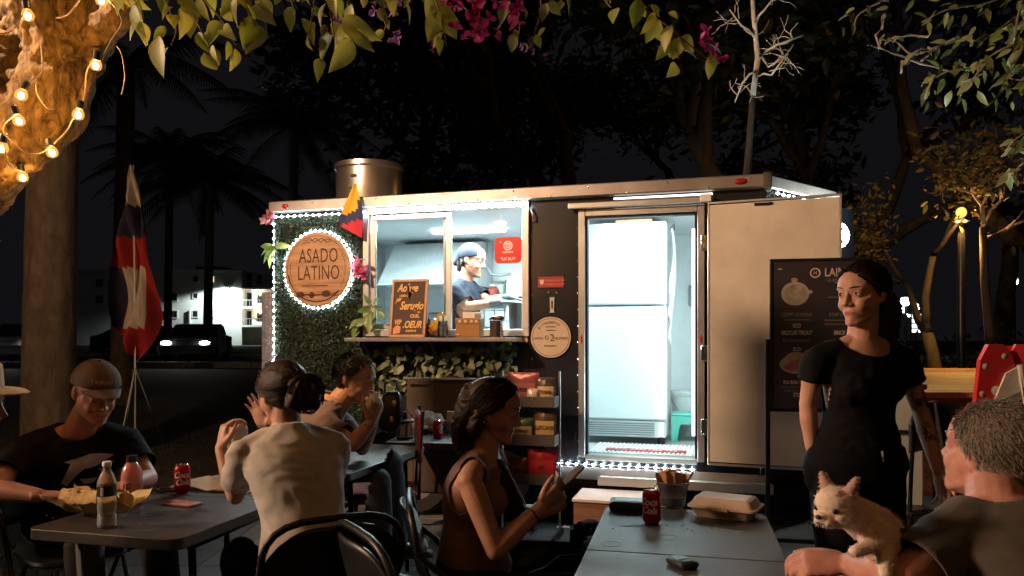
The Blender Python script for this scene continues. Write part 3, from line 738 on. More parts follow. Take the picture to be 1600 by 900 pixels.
def cord(pts, r=.0028):
    P = [Vector(p) for p in pts]; out = []
    for i in range(len(P)-1):
        for j in range(8):
            u = j/8; p0, p1, p2, p3 = P[max(i-1, 0)], P[i], P[i+1], P[min(i+2, len(P)-1)]
            out.append(0.5*((2*p1)+(p2-p0)*u+(2*p0-5*p1+4*p2-p3)*u*u+(3*p1-p0-3*p2+p3)*u**3))
    out.append(P[-1]); MB().tube(out, r, 6).build('cord', cordm, ST, True)
# a second strand slung overhead behind the camera; its bulbs show as reflections in the serving window
ST1 = ST; OV = thing('string_light', 'strand of warm bulbs slung overhead behind the tables', 'string lights', (0, 0, 0)); op = []
for i in range(20):
    u = i/19; p = Vector((-2.3+5.2*u, 1.15-1.3*u+.25*math.sin(u*9), 3.05-.35*math.sin(u*math.pi*3)**2)); op.append(p+Vector((0, 0, .04)))
    piece(sme, 'socket', OV, p); g_ = piece(gme, 'bulb', OV, p); piece(cme, 'filament', g_, (0, 0, 0))
ST = OV; cord(op); ST = ST1
A2 = lambda l: [at(x, y, Y) for x, y, Y in l]
cord(A2([(-120, 30, 2.55), (-30, 50, 2.55), (8, 52, 2.6), (26, 40, 2.6), (42, 12, 2.62), (70, -30, 2.65)]))
cord(A2([(88, 28, 2.7), (105, 24, 2.7), (122, 4, 2.7), (130, -8, 2.7), (158, -10, 2.7), (190, 30, 2.7), (176, 60, 2.72), (158, 92, 2.7), (150, 92, 2.7)]))
cord(A2([(150, 92, 2.7), (136, 110, 2.75), (132, 150, 2.74), (124, 169, 2.72), (112, 190, 2.74), (104, 205, 2.74), (79, 229, 2.72)]))
cord(A2([(37, 139, 2.66), (55, 122, 2.68), (58, 145, 2.7), (72, 168, 2.72), (84, 170, 2.8)]))
cord(A2([(64, 70, 2.75), (66, 95, 2.72), (66, 112, 2.72), (55, 122, 2.68)]))
cord(A2([(26, 178, 2.64), (8, 192, 2.62), (5, 208, 2.6), (20, 222, 2.62), (40, 238, 2.64), (60, 240, 2.68), (79, 229, 2.72), (100, 212, 2.8)]))
cord(A2([(5, 222, 2.62), (10, 245, 2.62), (18, 262, 2.65), (34, 266, 2.95)]))
cord(A2([(182, 72, 2.8), (190, 85, 2.8), (195, 120, 2.82), (190, 148, 2.82)]), .002)

# ------------------------------------------------------------------ bougainvillea hanging over the table
bv_leaf = leaf_mat('bougainvillea_leaf', (.20, .26, .035), (.46, .44, .09), .45)
bv_leaf2 = leaf_mat('bougainvillea_leaf_dark', (.08, .10, .03), (.24, .22, .08), .4)
bract_m = leaf_mat('bract_magenta', (.30, .015, .10), (.50, .04, .20), .45)
bract_p = leaf_mat('bract_purple', (.16, .06, .20), (.30, .10, .30), .45)
stem_m = bark_mat('vine_bark', (.10, .06, .03), (.22, .15, .08), 30, .4)
BV = thing('bougainvillea', 'bougainvillea vine with pale leaves and magenta flowers hanging across the top', 'vine', (0, 2.2, 3.4))
O = Vector((0, 2.2, 3.4)); rb = random.Random(17)
def shape_mesh(shape, name, m):
    me = bpy.data.meshes.new(name); me.from_pydata(shape[0], [], shape[1]); me.materials.append(m); me.polygons.foreach_set('use_smooth', [True]*len(me.polygons)); return me
LV = [shape_mesh(leaf_shape(1, .62, .16, .22, 7), 'leaf', bv_leaf), shape_mesh(leaf_shape(1, .56, .30, .40, 7), 'leaf', bv_leaf), shape_mesh(leaf_shape(1, .60, .2, .3, 7), 'leaf', bv_leaf2)]
BRM = [shape_mesh(leaf_shape(1, .85, .25, -.25, 5), 'bract', bract_m), shape_mesh(leaf_shape(1, .85, .25, -.25, 5), 'bract', bract_p)]
def lm(p, tip, size, rnd, tw=None):
    d = Vector(tip).normalized(); a, b, _ = frame(d, (0, -1, 0.15)); th = tw if tw is not None else rnd.gauss(0, .7)
    x = a*math.cos(th)+b*math.sin(th); z = x.cross(d); Mx = Matrix((x, d, z)).transposed().to_4x4()
    return Matrix.Translation(p) @ Mx @ Matrix.Scale(size, 4)
def sprig(pts, Y, n, size, kinds=(0, 1), spread=22, r=.004, parent=BV, origin=O, meshes=LV, stem=True, stemm=None, droop=1.2):
    P = [at(x, y, Y+rb.uniform(-.04, .04))-origin for x, y in pts]
    if stem:
        out = []
        for i in range(len(P)-1):
            for j in range(5):
                u = j/5; p0, p1, p2, p3 = P[max(i-1, 0)], P[i], P[i+1], P[min(i+2, len(P)-1)]
                out.append(0.5*((2*p1)+(p2-p0)*u+(2*p0-5*p1+4*p2-p3)*u*u+(3*p1-p0-3*p2+p3)*u**3))
        out.append(P[-1]); k = len(out); MB().tube(out, [r*(1-.7*i/k) for i in range(k)], 6).build('stem', stemm or stem_m, parent, True)
    for i in range(n):
        t = (i+rb.uniform(-.3, .3)+.5)/n*(len(P)-1); t = min(max(t, 0), len(P)-1.001); a = int(t); p = P[a].lerp(P[a+1], t-a); tn = (P[a+1]-P[a]).normalized()
        sd = tn.cross(Vector((0, 1, 0)))*(1 if i % 2 else -1)
        tip = tn*.5+sd*rb.uniform(.3, 1.0)+Vector((rb.gauss(0, .25), rb.gauss(0, .45), -droop*rb.uniform(.2, .8)))
        off = Vector((rb.gauss(0, 1), rb.gauss(0, 1.3), rb.gauss(0, 1)))*spread*Y/FPX*.35
        piece(meshes[rb.choice(kinds)], 'leaf', parent, None, M=lm(p+off, tip, size*.96*Y/FPX*rb.uniform(.5, 1.3), rb))
def blossom(x, y, Y, n, kind, size=15, spread=16):
    for i in range(n):
        p = at(x+rb.gauss(0, spread), y+rb.gauss(0, spread*.7), Y+rb.gauss(0, .04))-O
        base = Vector((rb.gauss(0, 1), rb.gauss(0, 1)-.3, rb.gauss(0, .8)-.2)).normalized(); a, b, _ = frame(base)
        for k in range(3):
            th = k*2.094+rb.uniform(-.3, .3); tip = base*.55+(a*math.cos(th)+b*math.sin(th))
            piece(BRM[kind], 'bract', BV, None, M=lm(p, tip, size*Y/FPX*rb.uniform(.7, 1.2), rb))
# left green cascade
for pts, Y, n, sz, kd in [
        ([(190, -30), (215, 0), (225, 30)], 2.5, 7, 58, (0,)), ([(240, -30), (262, 10), (275, 45), (268, 70)], 2.45, 9, 52, (0, 1)), ([(280, -20), (300, 20), (322, 62), (332, 75)], 2.5, 10, 44, (0, 1, 2)),
        ([(300, -40), (320, 0), (345, 30), (362, 60), (372, 75)], 2.6, 11, 40, (0, 1)), ([(370, -30), (385, 5), (392, 45)], 2.5, 8, 46, (0, 1)), ([(395, -30), (410, 10), (418, 55)], 2.55, 7, 48, (0, 2)),
        ([(440, -30), (455, 0), (462, 25)], 2.5, 6, 38, (0, 1)), ([(492, -30), (490, 10), (485, 40), (482, 60), (492, 72)], 2.5, 7, 32, (0, 1)),
        ([(500, -30), (515, 15), (522, 55), (530, 80)], 2.45, 10, 44, (0, 2)), ([(530, -30), (545, 5), (552, 45), (558, 72)], 2.4, 9, 52, (0, 1)), ([(560, -20), (590, 0), (605, 25), (600, 50)], 2.7, 9, 30, (2, 2, 1)),
        ([(640, -30), (645, -5), (640, 8)], 2.6, 5, 34, (1, 2)), ([(660, -30), (680, 0), (692, 40), (698, 75)], 2.4, 8, 42, (0, 1)), ([(780, -30), (800, 10), (812, 40), (806, 70)], 2.7, 10, 28, (2,)),
        ([(835, -30), (845, 0), (842, 30), (832, 60)], 2.5, 9, 32, (0, 2)), ([(930, -30), (945, 0), (955, 12)], 2.3, 3, 36, (0,)), ([(990, -20), (1012, 18), (1045, 42), (1075, 68), (1108, 95)], 2.3, 16, 36, (0, 0, 2)),
        ([(1020, 20), (1022, 35)], 2.3, 2, 40, (0,)), ([(1050, 50), (1055, 75), (1060, 92)], 2.3, 4, 34, (0,)), ([(150, -40), (190, -10), (205, 10)], 2.6, 6, 46, (0, 1)), ([(430, -60), (520, -30), (600, -20), (700, -30)], 2.6, 26, 34, (0, 2)),
        ([(20, -40), (60, -20), (110, -25)], 2.9, 5, 40, (2,)), ([(860, -40), (875, -5), (880, 8)], 2.6, 4, 30, (2,))]:
    sprig(pts, Y, max(3, int(n*.82)), sz, kd)
for x, y, Y, n, kd, sz, sp in [(745, 12, 2.45, 12, 0, 17, 22), (755, 40, 2.45, 9, 0, 15, 14), (712, 8, 2.5, 6, 0, 16, 12), (800, 15, 2.5, 8, 0, 15, 16), (735, 60, 2.5, 3, 0, 11, 6), (678, 72, 2.5, 2, 0, 8, 4),
                              (530, 58, 2.5, 7, 1, 9, 9), (605, 15, 2.8, 6, 1, 12, 12), (612, 58, 2.8, 4, 1, 11, 7), (825, 75, 2.6, 5, 1, 8, 10), (1108, 65, 2.4, 7, 0, 15, 8), (1120, 90, 2.4, 3, 0, 13, 5), (522, 30, 2.6, 4, 1, 10, 8)]:
    blossom(x, y, Y, n, kd, sz, sp)

# ------------------------------------------------------------------ leafy boughs at upper right
gl_leaf = leaf_mat('garden_leaf', (.14, .17, .06), (.30, .33, .14), .35); gl_leaf2 = leaf_mat('garden_leaf_bright', (.20, .26, .05), (.32, .36, .10), .4)
O2 = Vector((3.4, 5.2, 3.6)); GT = thing('leafy_bough', 'leafy green bough hanging in at the upper right corner', 'tree', O2)
LG = [shape_mesh(leaf_shape(1, .40, .15, .25, 5), 'leaf', gl_leaf), shape_mesh(leaf_shape(1, .36, .2, .15, 5), 'leaf', gl_leaf2)]
def sp2(pts, Y, n, sz, kd=(0, 0, 1), sp=26): sprig(pts, Y, n, sz, kd, sp, .010, GT, O2, LG, True, pale_bark, 1.0)
sp2([(1720, 40), (1640, 55), (1570, 75), (1520, 105), (1480, 112), (1452, 128)], 5.0, 34, 26)
sp2([(1700, -10), (1640, 10), (1590, 25), (1540, 60), (1500, 62)], 5.1, 32, 26)
sp2([(1680, -60), (1600, -20), (1540, 5), (1480, 15), (1440, 35)], 5.3, 30, 24)
sp2([(1600, 75), (1580, 110), (1562, 150)], 4.9, 14, 30, (0,))
sp2([(1540, 100), (1515, 130), (1500, 150)], 4.9, 12, 28, (0,))
sp2([(1560, -40), (1480, -15), (1400, -5), (1345, 20), (1335, 40)], 5.2, 22, 20, (0,))
sp2([(1500, 60), (1460, 75), (1425, 85), (1400, 65), (1375, 62)], 5.0, 14, 22, (0,))
sp2([(1460, 118), (1448, 145), (1445, 155)], 5.0, 5, 16, (0,))
sp2([(1700, 60), (1640, 110), (1600, 125), (1570, 120)], 4.9, 16, 30, (0, 1))
sp2([(1680, 180), (1630, 200), (1590, 215), (1565, 245)], 5.2, 16, 34, (0,))
sp2([(1690, 230), (1640, 240), (1600, 255), (1580, 275)], 5.2, 14, 34, (0,))
sp2([(1600, -10), (1590, 30), (1585, 60)], 4.8, 12, 24, (1,))
rt = random.Random(77)
for pl in ([(1480, 110), (1440, 100), (1415, 90), (1392, 82)], [(1400, 85), (1375, 75), (1368, 55), (1378, 45)], [(1410, 95), (1408, 115)], [(1440, 95), (1470, 70), (1492, 60)], [(1420, 88), (1440, 75), (1455, 80)], [(1375, 75), (1355, 70)], [(1378, 45), (1380, 30)], [(1395, 60), (1420, 55), (1450, 58), (1455, 50)]):
    P = [at(x, y, 5.0+rt.uniform(-.1, .1))-O2 for x, y in pl]; MB().tube(P, [.010-.006*i/len(P) for i in range(len(P))], 6).build('twig', pale_bark, GT, True)
# ------------------------------------------------------------------ people: body, clothes, hair
def basis(fwd, up=(0, 0, 1), roll=0.0):
    f = Vector(fwd).normalized(); u = Vector(up); r = f.cross(u).normalized(); u = r.cross(f).normalized()
    if roll: 
        q = Matrix.Rotation(roll, 3, f); r = q @ r; u = q @ u
    return Matrix((r, f, u)).transposed()

def head_prims(mb, c, M, s=1.0, female=False, nose=1.0):
    c = Vector(c)
    P = lambda x, y, z: c+M @ (Vector((x, y, z))*s)
    def E(x, y, z, rx, ry, rz): mb.ell(P(x, y, z), (rx*s, ry*s, rz*s), M, 20, 14)
    def C(a, b, ra, rb): mb.capsule(P(*a), P(*b), ra*s, rb*s)
    jw = 0.86 if female else 1.0
    E(0, -0.018, 0.028, 0.075, 0.096, 0.086)
    E(0, 0.014, 0.036, 0.068, 0.080, 0.070)
    E(0, 0.020, -0.034, 0.059*jw+0.004, 0.066, 0.080)
    E(0, 0.044, -0.060, 0.043*jw, 0.042, 0.052)
    E(0, 0.052, -0.086, 0.030*jw, 0.036, 0.030)
    E(0, 0.073, -0.100, 0.017*jw, 0.0165, 0.0145)
    C((0, 0.070, 0.055), (0, 0.080, 0.022), 0.020, 0.014)
    for sx in (-1, 1):
        E(sx*0.030, 0.052, -0.034, 0.026, 0.029, 0.028)
        C((sx*0.056*jw, -0.004, -0.050), (sx*0.046*jw, 0.022, -0.076), 0.012, 0.012)
        C((sx*0.046*jw, 0.022, -0.076), (sx*0.016*jw, 0.066, -0.100), 0.012, 0.012)      # jaw line
        C((sx*0.012, 0.083, 0.024), (sx*0.044, 0.066, 0.027), 0.0130 if not female else 0.0108, 0.0105)   # brow
        C((sx*0.054, 0.036, -0.010), (sx*0.036, 0.064, -0.022), 0.012, 0.012)            # cheekbone
        E(sx*0.0125, 0.0895, -0.0325, 0.0085, 0.0105, 0.0072)
        E(sx*0.031, 0.069, 0.0035, 0.0155, 0.0130, 0.0120)                                # lids
        E(sx*0.050, 0.012, -0.024, 0.018, 0.038, 0.042)
        E(sx*0.0765, -0.016, -0.003, 0.0058, 0.0150, 0.0275)                              # ear
        E(sx*0.0735, -0.008, -0.026, 0.005, 0.008, 0.009)
    C((0, 0.083, 0.018), (0, 0.0985*nose, -0.022), 0.0070, 0.0082)
    E(0, 0.1015*nose, -0.029, 0.0102, 0.0112, 0.0090)
    # mouth mound and lips
    E(0, 0.069, -0.064, 0.027, 0.0185, 0.022)
    C((-0.016, 0.0825, -0.0590), (0.016, 0.0825, -0.0590), 0.0036, 0.0036); C((-0.004, 0.0866, -0.0580), (0.004, 0.0866, -0.0580), 0.0036, 0.0036)
    C((-0.012, 0.0835, -0.0685), (0.012, 0.0835, -0.0685), 0.0042, 0.0042)

def hand_prims(mb, wrist, d, back, right, curls, s=1.0, spread=0.06, thumb=(0.9, 0.3)):
    """curls: bend in radians per joint for index..little; thumb: (swing out, curl)"""
    d = Vector(d).normalized(); b = Vector(back); b = (b-d*b.dot(d)).normalized()
    t = d.cross(b)*(-1 if right else 1)          # thumb side
    w = Vector(wrist)
    mb.loft([(w-d*0.02*s, t*0.026*s, b*0.019*s), (w+d*0.012*s, t*0.028*s, b*0.018*s), (w+d*0.045*s, t*0.038*s, b*0.017*s),
             (w+d*0.085*s, t*0.041*s, b*0.0135*s), (w+d*0.098*s, t*0.037*s, b*0.010*s)], 16)
    L = [0.074, 0.082, 0.075, 0.060]; off = [0.029, 0.0095, -0.010, -0.0285]
    for i in range(4):
        p = w+d*(0.090-(0.008 if i == 3 else 0.0))*s+t*off[i]*s
        a = (1.5-i)*spread; fd = (d*math.cos(a)+t*math.sin(a)).normalized()
        seg = [0.46, 0.30, 0.24]; c = curls[i] if hasattr(curls, '__len__') else curls
        ax = t; r0 = 0.0092 if i < 3 else 0.008
        for k in range(3):
            fd = Matrix.Rotation(-c*(1.0, 1.1, 0.7)[k]*(1 if (d.cross(b)).dot(t) > 0 else -1), 3, ax) @ fd if False else (fd*math.cos(c*(1.0, 1.1, 0.7)[k])-b2(fd, t, b)*math.sin(c*(1.0, 1.1, 0.7)[k])).normalized()
            q = p+fd*L[i]*seg[k]*s
            mb.capsule(p, q, r0*s, r0*0.9*s, 10); r0 *= 0.9; p = q
    # thumb leaves the side of the palm near its base
    a0 = w+d*0.022*s+t*0.026*s-b*0.004*s
    td = (d*math.cos(thumb[0])+t*math.sin(thumb[0])-b*0.25).normalized()
    a1 = a0+td*0.040*s
    td2 = (td*math.cos(thumb[1])-t*math.sin(thumb[1])*0.8+d*0.15).normalized(); a2 = a1+td2*0.032*s
    td3 = (td2*math.cos(thumb[1])-t*math.sin(thumb[1])*0.6).normalized(); a3 = a2+td3*0.024*s
    mb.capsule(a0, a1, 0.0155*s, 0.0115*s, 10); mb.capsule(a1, a2, 0.0112*s, 0.0100*s, 10); mb.capsule(a2, a3, 0.0100*s, 0.0082*s, 10)
def b2(fd, t, b):
    n = t.cross(fd); 
    return n.normalized() if n.dot(b) > 0 else -n.normalized()

TORSO_M = [(-0.10, 0.150, 0.110), (0.0, 0.168, 0.120), (0.18, 0.155, 0.115), (0.42, 0.148, 0.108), (0.65, 0.163, 0.115), (0.82, 0.172, 0.115), (0.95, 0.150, 0.095), (1.03, 0.100, 0.075), (1.10, 0.062, 0.060)]
TORSO_F = [(-0.10, 0.150, 0.115), (0.0, 0.178, 0.125), (0.18, 0.158, 0.112), (0.42, 0.122, 0.090), (0.62, 0.135, 0.095), (0.80, 0.148, 0.098), (0.95, 0.132, 0.080), (1.03, 0.085, 0.062), (1.10, 0.052, 0.052)]
def torso_rings(J, female, inflate=0.0, t0=-9, t1=9, width=1.0):
    pel, ch = J['pel'], J['chest']; right = (J['shR']-J['shL']).normalized()
    rings = []; bend = J.get('bend', 0.0)
    up0 = (ch-pel); fw = up0.cross(right).normalized()
    T = TORSO_F if female else TORSO_M; TT = []
    for i in range(len(T)-1):
        for j in range(4):
            u = j/4.0; g = lambda k: (0.5*((2*T[i][k])+(T[i+1][k]-T[max(i-1, 0)][k])*u+(2*T[max(i-1, 0)][k]-5*T[i][k]+4*T[i+1][k]-T[min(i+2, len(T)-1)][k])*u*u+(3*T[i][k]-T[max(i-1, 0)][k]-3*T[i+1][k]+T[min(i+2, len(T)-1)][k])*u**3))
            TT.append((T[i][0]+(T[i+1][0]-T[i][0])*u, g(1), g(2)))
    TT.append(T[-1])
    for t, a, b in TT:
        if t < t0 or t > t1: continue
        c = pel.lerp(ch, t)-fw*bend*math.sin(math.pi*min(max(t, 0), 1))
        if t > 1.0:   # towards the neck
            nk = J['neck']; c = ch.lerp(nk, (t-1.0)/0.12)
        a2, b2_ = a*width+inflate, b*width+inflate
        rings.append((c, right*a2, fw*b2_))
    return rings, fw, right

def limb(mb, pts, rad):
    for i in range(len(pts)-1): mb.capsule(pts[i], pts[i+1], rad[i], rad[i+1], 14)
def muscle(mb, a, b, ra, rm, rb, inf=0.0):
    """one limb segment with a fuller middle"""
    m = a.lerp(b, 0.35); mb.capsule(a, m, ra+inf, rm+inf, 14); mb.capsule(m, b, rm+inf, rb+inf, 14)

def arm_prims(mb, sh, el, wr, k=1.0, inf=0.0, upper=True, fore=True):
    if upper: muscle(mb, sh, el, 0.050*k, 0.047*k, 0.037*k, inf)
    if fore: muscle(mb, el, wr, 0.037*k, 0.040*k, 0.0265*k, inf)

def finish(vs, fs, name, mats, parent, mi=None, smooth=True):
    Mi = ROOTM[parent.name].inverted(); A = np.array(Mi); vs = vs @ A[:3, :3].T+A[:3, 3]
    me = bpy.data.meshes.new(name); me.from_pydata(vs.tolist(), [], fs)
    if mi is not None: me.polygons.foreach_set('material_index', mi)
    me.update(); return link(name, me, mats, parent, smooth)

def centers(vs, fs):
    q = np.array([f if len(f) == 4 else (f[0], f[1], f[2], f[2]) for f in fs]); return vs[q].mean(1)

def wrinkle(vs, fs, amp, scale, seed=0.0, dirs=None):
    """push a cloth surface in and out along its normals"""
    n = np.zeros_like(vs); q = np.array([f if len(f) == 4 else (f[0], f[1], f[2], f[2]) for f in fs])
    fn = np.cross(vs[q[:, 2]]-vs[q[:, 0]], vs[q[:, 3]]-vs[q[:, 1]])
    for k in range(4): np.add.at(n, q[:, k], fn)
    n /= (np.linalg.norm(n, axis=1, keepdims=True)+1e-12)
    d = np.empty(len(vs))
    for i, p in enumerate(vs):
        w = mnoise.noise_vector(Vector(p*scale*0.5)+Vector((seed, 0, 0)))
        q3 = Vector(p*scale)+w*0.9+Vector((seed, seed, 0))
        d[i] = mnoise.noise(q3)+0.7*(0.55-abs(mnoise.noise(Vector((q3.x*1.3, q3.y*1.3, q3.z*2.6))))*2.2)
    return vs+n*(d*amp)[:, None]

def cloth(mb, name, m, person_o, voxel=0.008, cuts=(), amp=0.004, scale=9.0, seed=0.0, thick=0.004, smooth=3):
    vs, fs = remesh(mb, voxel, smooth)
    if amp: vs = wrinkle(vs, fs, amp, scale, seed)
    if cuts:
        c = centers(vs, fs); keep = np.ones(len(fs), bool)
        for cut in cuts:
            if cut[0] == 's':
                p, rad = np.array(cut[1]), cut[2]; rem = np.linalg.norm(c-p, axis=1) < rad; keep &= ~rem
                vi = np.unique(np.array([i for f, q in zip(fs, rem) if q for i in f], int)); vk = np.zeros(len(vs), bool)
                if len(vi):
                    vk[np.array([i for f, q in zip(fs, rem) if not q for i in f], int)] = True; vi = vi[vk[vi]]
                    dv = vs[vi]-p; vs[vi] = p+dv/np.linalg.norm(dv, axis=1, keepdims=True)*rad
                continue
            p, n, rad = np.array(cut[0]), np.array(Vector(cut[1]).normalized()), cut[2]
            d = (c-p) @ n; r = np.linalg.norm((c-p)-d[:, None]*n, axis=1)
            rem = (d > 0) & (r < rad) & (d < (cut[3] if len(cut) > 3 else 9)); keep &= ~rem
            vi = np.unique(np.array([i for f, q in zip(fs, rem) if q for i in f], int)); vk = np.zeros(len(vs), bool)
            if len(vi):
                vk[np.array([i for f, q in zip(fs, rem) if not q for i in f], int)] = True; vi = vi[vk[vi]]
                dv = (vs[vi]-p) @ n; near = np.abs(dv) < voxel*1.3; vs[vi[near]] -= dv[near][:, None]*n
        fs = [f for f, k in zip(fs, keep) if k]
        used = np.unique(np.array([i for f in fs for i in f])); re = -np.ones(len(vs), int); re[used] = np.arange(len(used))
        vs = vs[used]; fs = [tuple(int(re[i]) for i in f) for f in fs]
        vs, fs = run_mods(vs.tolist(), fs, [('SOLIDIFY', dict(thickness=thick, offset=-1.0))])
    return finish(vs, fs, name, m, person_o)

def strands(mb, guides, n, spread, r=0.0011, seg=8, wave=0.0, rnd=None):
    """guides: list of polylines; fine hair tubes scattered round them"""
    rnd = rnd or random.Random(3)
    for _ in range(n):
        g = rnd.choice(guides); g2 = rnd.choice(guides) if rnd.random() < 0 else g
        o = Vector((rnd.gauss(0, 1), rnd.gauss(0, 1), rnd.gauss(0, 1))); o = o*spread*0.6
        ph = rnd.random()*6.28; wv = Vector((rnd.gauss(0, 1), rnd.gauss(0, 1), rnd.gauss(0, 1)))*wave
        pts = []; e = rnd.uniform(0.75, 1.0); k = len(g)
        for i in range(seg+1):
            t = i/seg*e*(k-1); a = min(int(t), k-2); u = t-a
            p0, p1, p2, p3 = g[max(a-1, 0)], g[a], g[a+1], g[min(a+2, k-1)]
            p = 0.5*((2*p1)+(p2-p0)*u+(2*p0-5*p1+4*p2-p3)*u*u+(3*p1-p0-3*p2+p3)*u**3)
            sp = 0.55+0.75*i/seg
            pts.append(p+o*sp+wv*math.sin(ph+i*1.1))
        mb.tube(pts, [r*(1.0-0.6*i/seg) for i in range(seg+1)], 3, cap=False)

def face_details(J, person_o, look='open', lip=(0.35, 0.13, 0.11), brow_m=None, s=1.0, eyes=True, beard=None):
    c, M = J['head'], J['hm']
    P = lambda x, y, z: c+M @ (Vector((x, y, z))*s)
    for sx in (-1, 1):
        if eyes:
            mb = MB()
            if look == 'open':
                mb.ell(P(sx*0.031, 0.0735, 0.0035), (0.0105*s, 0.0095*s, 0.0058*s), M, 14, 8, 0)
                gx = J.get('gaze', 0.0)
                mb.ell(P(sx*0.031+gx*0.004, 0.0790, 0.0037), (0.0056*s, 0.0052*s, 0.0056*s), M, 10, 6, 1)
                pts = [P(sx*0.031+t*0.0125, 0.0825-abs(t)**2*0.006-(sx*t > 0)*abs(t)*0.004, 0.0098-0.0045*t*t) for t in (-1, -.6, -.2, .2, .6, 1)]
                mb.tube(pts, [0.0008*s, 0.0017*s, 0.0019*s, 0.0019*s, 0.0017*s, 0.0008*s], 5, mi=2)
            else:
                pts = [P(sx*0.031+t*0.0125, 0.0812-abs(t)**2*0.006-(sx*t > 0)*abs(t)*0.004, -0.0035-0.001*(1-t*t)+0.002*abs(t)) for t in (-1, -.6, -.2, .2, .6, 1)]
                mb.tube(pts, [0.0008*s, 0.0016*s, 0.0019*s, 0.0019*s, 0.0016*s, 0.0008*s], 5, mi=2)
            mb.build('eye', [mat('eye_white', (0.62, 0.58, 0.54), 0.25, var=0.03), mat('eye_iris', (0.04, 0.025, 0.015), 0.15, var=0.05), mat('lash', (0.012, 0.009, 0.008), 0.6)], person_o, True, True)
        if brow_m:
            mb = MB()
            pts = [P(sx*(0.012+0.038*t), 0.0945-0.020*t*t-0.004*t, 0.0262+0.0055*math.sin(t*2.2)-0.002*t) for t in (0, .2, .4, .6, .8, 1)]
            mb.tube(pts, [0.0026*s, 0.0036*s, 0.0036*s, 0.0032*s, 0.0024*s, 0.0010*s], 6, flat=0.6)
            mb.build('eyebrow', brow_m, person_o, True, True)

def make_body(J, person_o, skin, female=False, k=1.0, s=1.0, voxel=0.0045, hands=('L', 'R'), arms=('L', 'R'), nose=1.0, width=1.0, smooth=3, lipcol=None, extra=None, drop=.04):
    mb = MB(); up_ = (J['chest']-J['pel']).normalized()
    for sd in 'LR': J['sh'+sd] = J['sh'+sd]-up_*drop
    head_prims(mb, J['head'], J['hm'], s, female, nose)
    hb = J['head']+J['hm'] @ (Vector((0, -0.018, -0.055))*s)
    nr = 0.050 if female else 0.060
    mb.capsule(J['neck']-Vector((0, 0, 0.03)), hb, nr*1.08, nr*0.98, 16)
    rings, fw, right = torso_rings(J, female, 0.0, width=width); mb.loft(rings, 40)
    for sd, sg in (('L', -1), ('R', 1)):
        sh = J['sh'+sd]; mb.capsule(J['neck']-up_*.012, sh+up_*.004, 0.036*k, 0.048*k, 12)
        mb.ell(sh, 0.052*k, None, 16, 10)
        if sd in arms:
            arm_prims(mb, sh, J['el'+sd], J['wr'+sd], k)
            if sd in hands:
                h = J['hand'+sd]; hand_prims(mb, J['wr'+sd], h[0], h[1], sd == 'R', h[2], s*(0.92 if female else 1.0), *(h[3:]))
    if extra: extra(mb)
    vs, fs = remesh(mb, voxel, smooth, 0.45)
    c = centers(vs, fs); Mi = np.array(J['hm'].transposed()); h = (c-np.array(J['head'])) @ Mi.T/s
    x, y, z = h[:, 0], h[:, 1], h[:, 2]
    lips = (y > 0.072) & (np.abs(x) < 0.022) & (np.abs(z+0.0640) < 0.0088*(1-(np.abs(x)/0.0235)**2))
    mi = np.where(lips, 1, 0)
    body = finish(vs, fs, 'body', [skin, lipcol or mat('lips', (0.34, 0.13, 0.11), 0.4, sss=0.1)], person_o, mi.tolist())
    return body, fw, right
# ------------------------------------------------------------------ the food trailer (local: x along the front wall, -y towards the tables)
TO = Vector((-1.99, 6.26, 0)); TR = -math.atan2(0.2717, 0.9625)
TM = Matrix.Translation(TO) @ Matrix.Rotation(TR, 4, 'Z'); TMi = TM.inverted()
def tl3(px, py, off=0.0):
    """photo pixel -> trailer-local point on the front wall (off towards the camera)"""
    d = Vector(((px-800)/FPX, 1, (HORIZON-py)/FPX)); o = Vector((0, 0, CAM_H)); dl = TMi.to_3x3() @ d; ol = TMi @ o
    k = (-off-ol.y)/dl.y; return ol+dl*k
TL = thing('food_trailer', 'dark food trailer with lit serving window and open white lit doorway', 'food trailer', TO, TR)
darkp = mat('trailer_paint', (.012, .014, .020), .32, .1, var=.2, vscale=3, bump=.03, bscale=8, coat=.3)
inner = mat('interior_white', (.74, .77, .77), .5, var=.04)
Lx, W, ZB, ZT, FL = 3.90, 2.05, .42, 2.45, .545
u_w0, u_w1, z_w0, z_w1 = .857, 2.179, 1.457, 2.425
u_d0, u_d1, z_d0, z_d1 = 2.637, 3.445, .545, 2.31
TH = .05
fw = MB()
for a, b, c, d in ((0, u_w0, ZB, ZT), (u_w1, u_d0, ZB, ZT), (u_d1, Lx, ZB, ZT), (u_w0, u_w1, ZB, z_w0), (u_w0, u_w1, z_w1, ZT), (u_d0, u_d1, ZB, z_d0-.01), (u_d0, u_d1, z_d1, ZT)):
    fw.bx(a, b, 0, TH, c, d, mi=0)
fw.build('front_wall', darkp, TL)
iw = MB()
for a, b, c, d in ((.05, u_w0, FL, ZT), (u_w1, u_d0, FL, ZT), (u_d1, Lx, FL, ZT), (u_w0, u_w1, FL, z_w0), (u_w0, u_w1, z_w1, ZT), (u_d0, u_d1, z_d1, ZT)):
    iw.bx(a, b, TH+.001, TH+.012, c, d)
iw.build('inner_lining', inner, TL)
MB().bx(0, Lx, W-.05, W, ZB, ZT).bx(.05, Lx, W-.062, W-.051, FL, ZT, mi=1).build('back_wall', [darkp, inner], TL)
MB().bx(0, .05, TH+.001, W-.051, ZB, ZT).bx(.0505, .06, TH+.013, W-.063, FL, ZT-.001, mi=1).build('end_wall', [darkp, inner], TL)
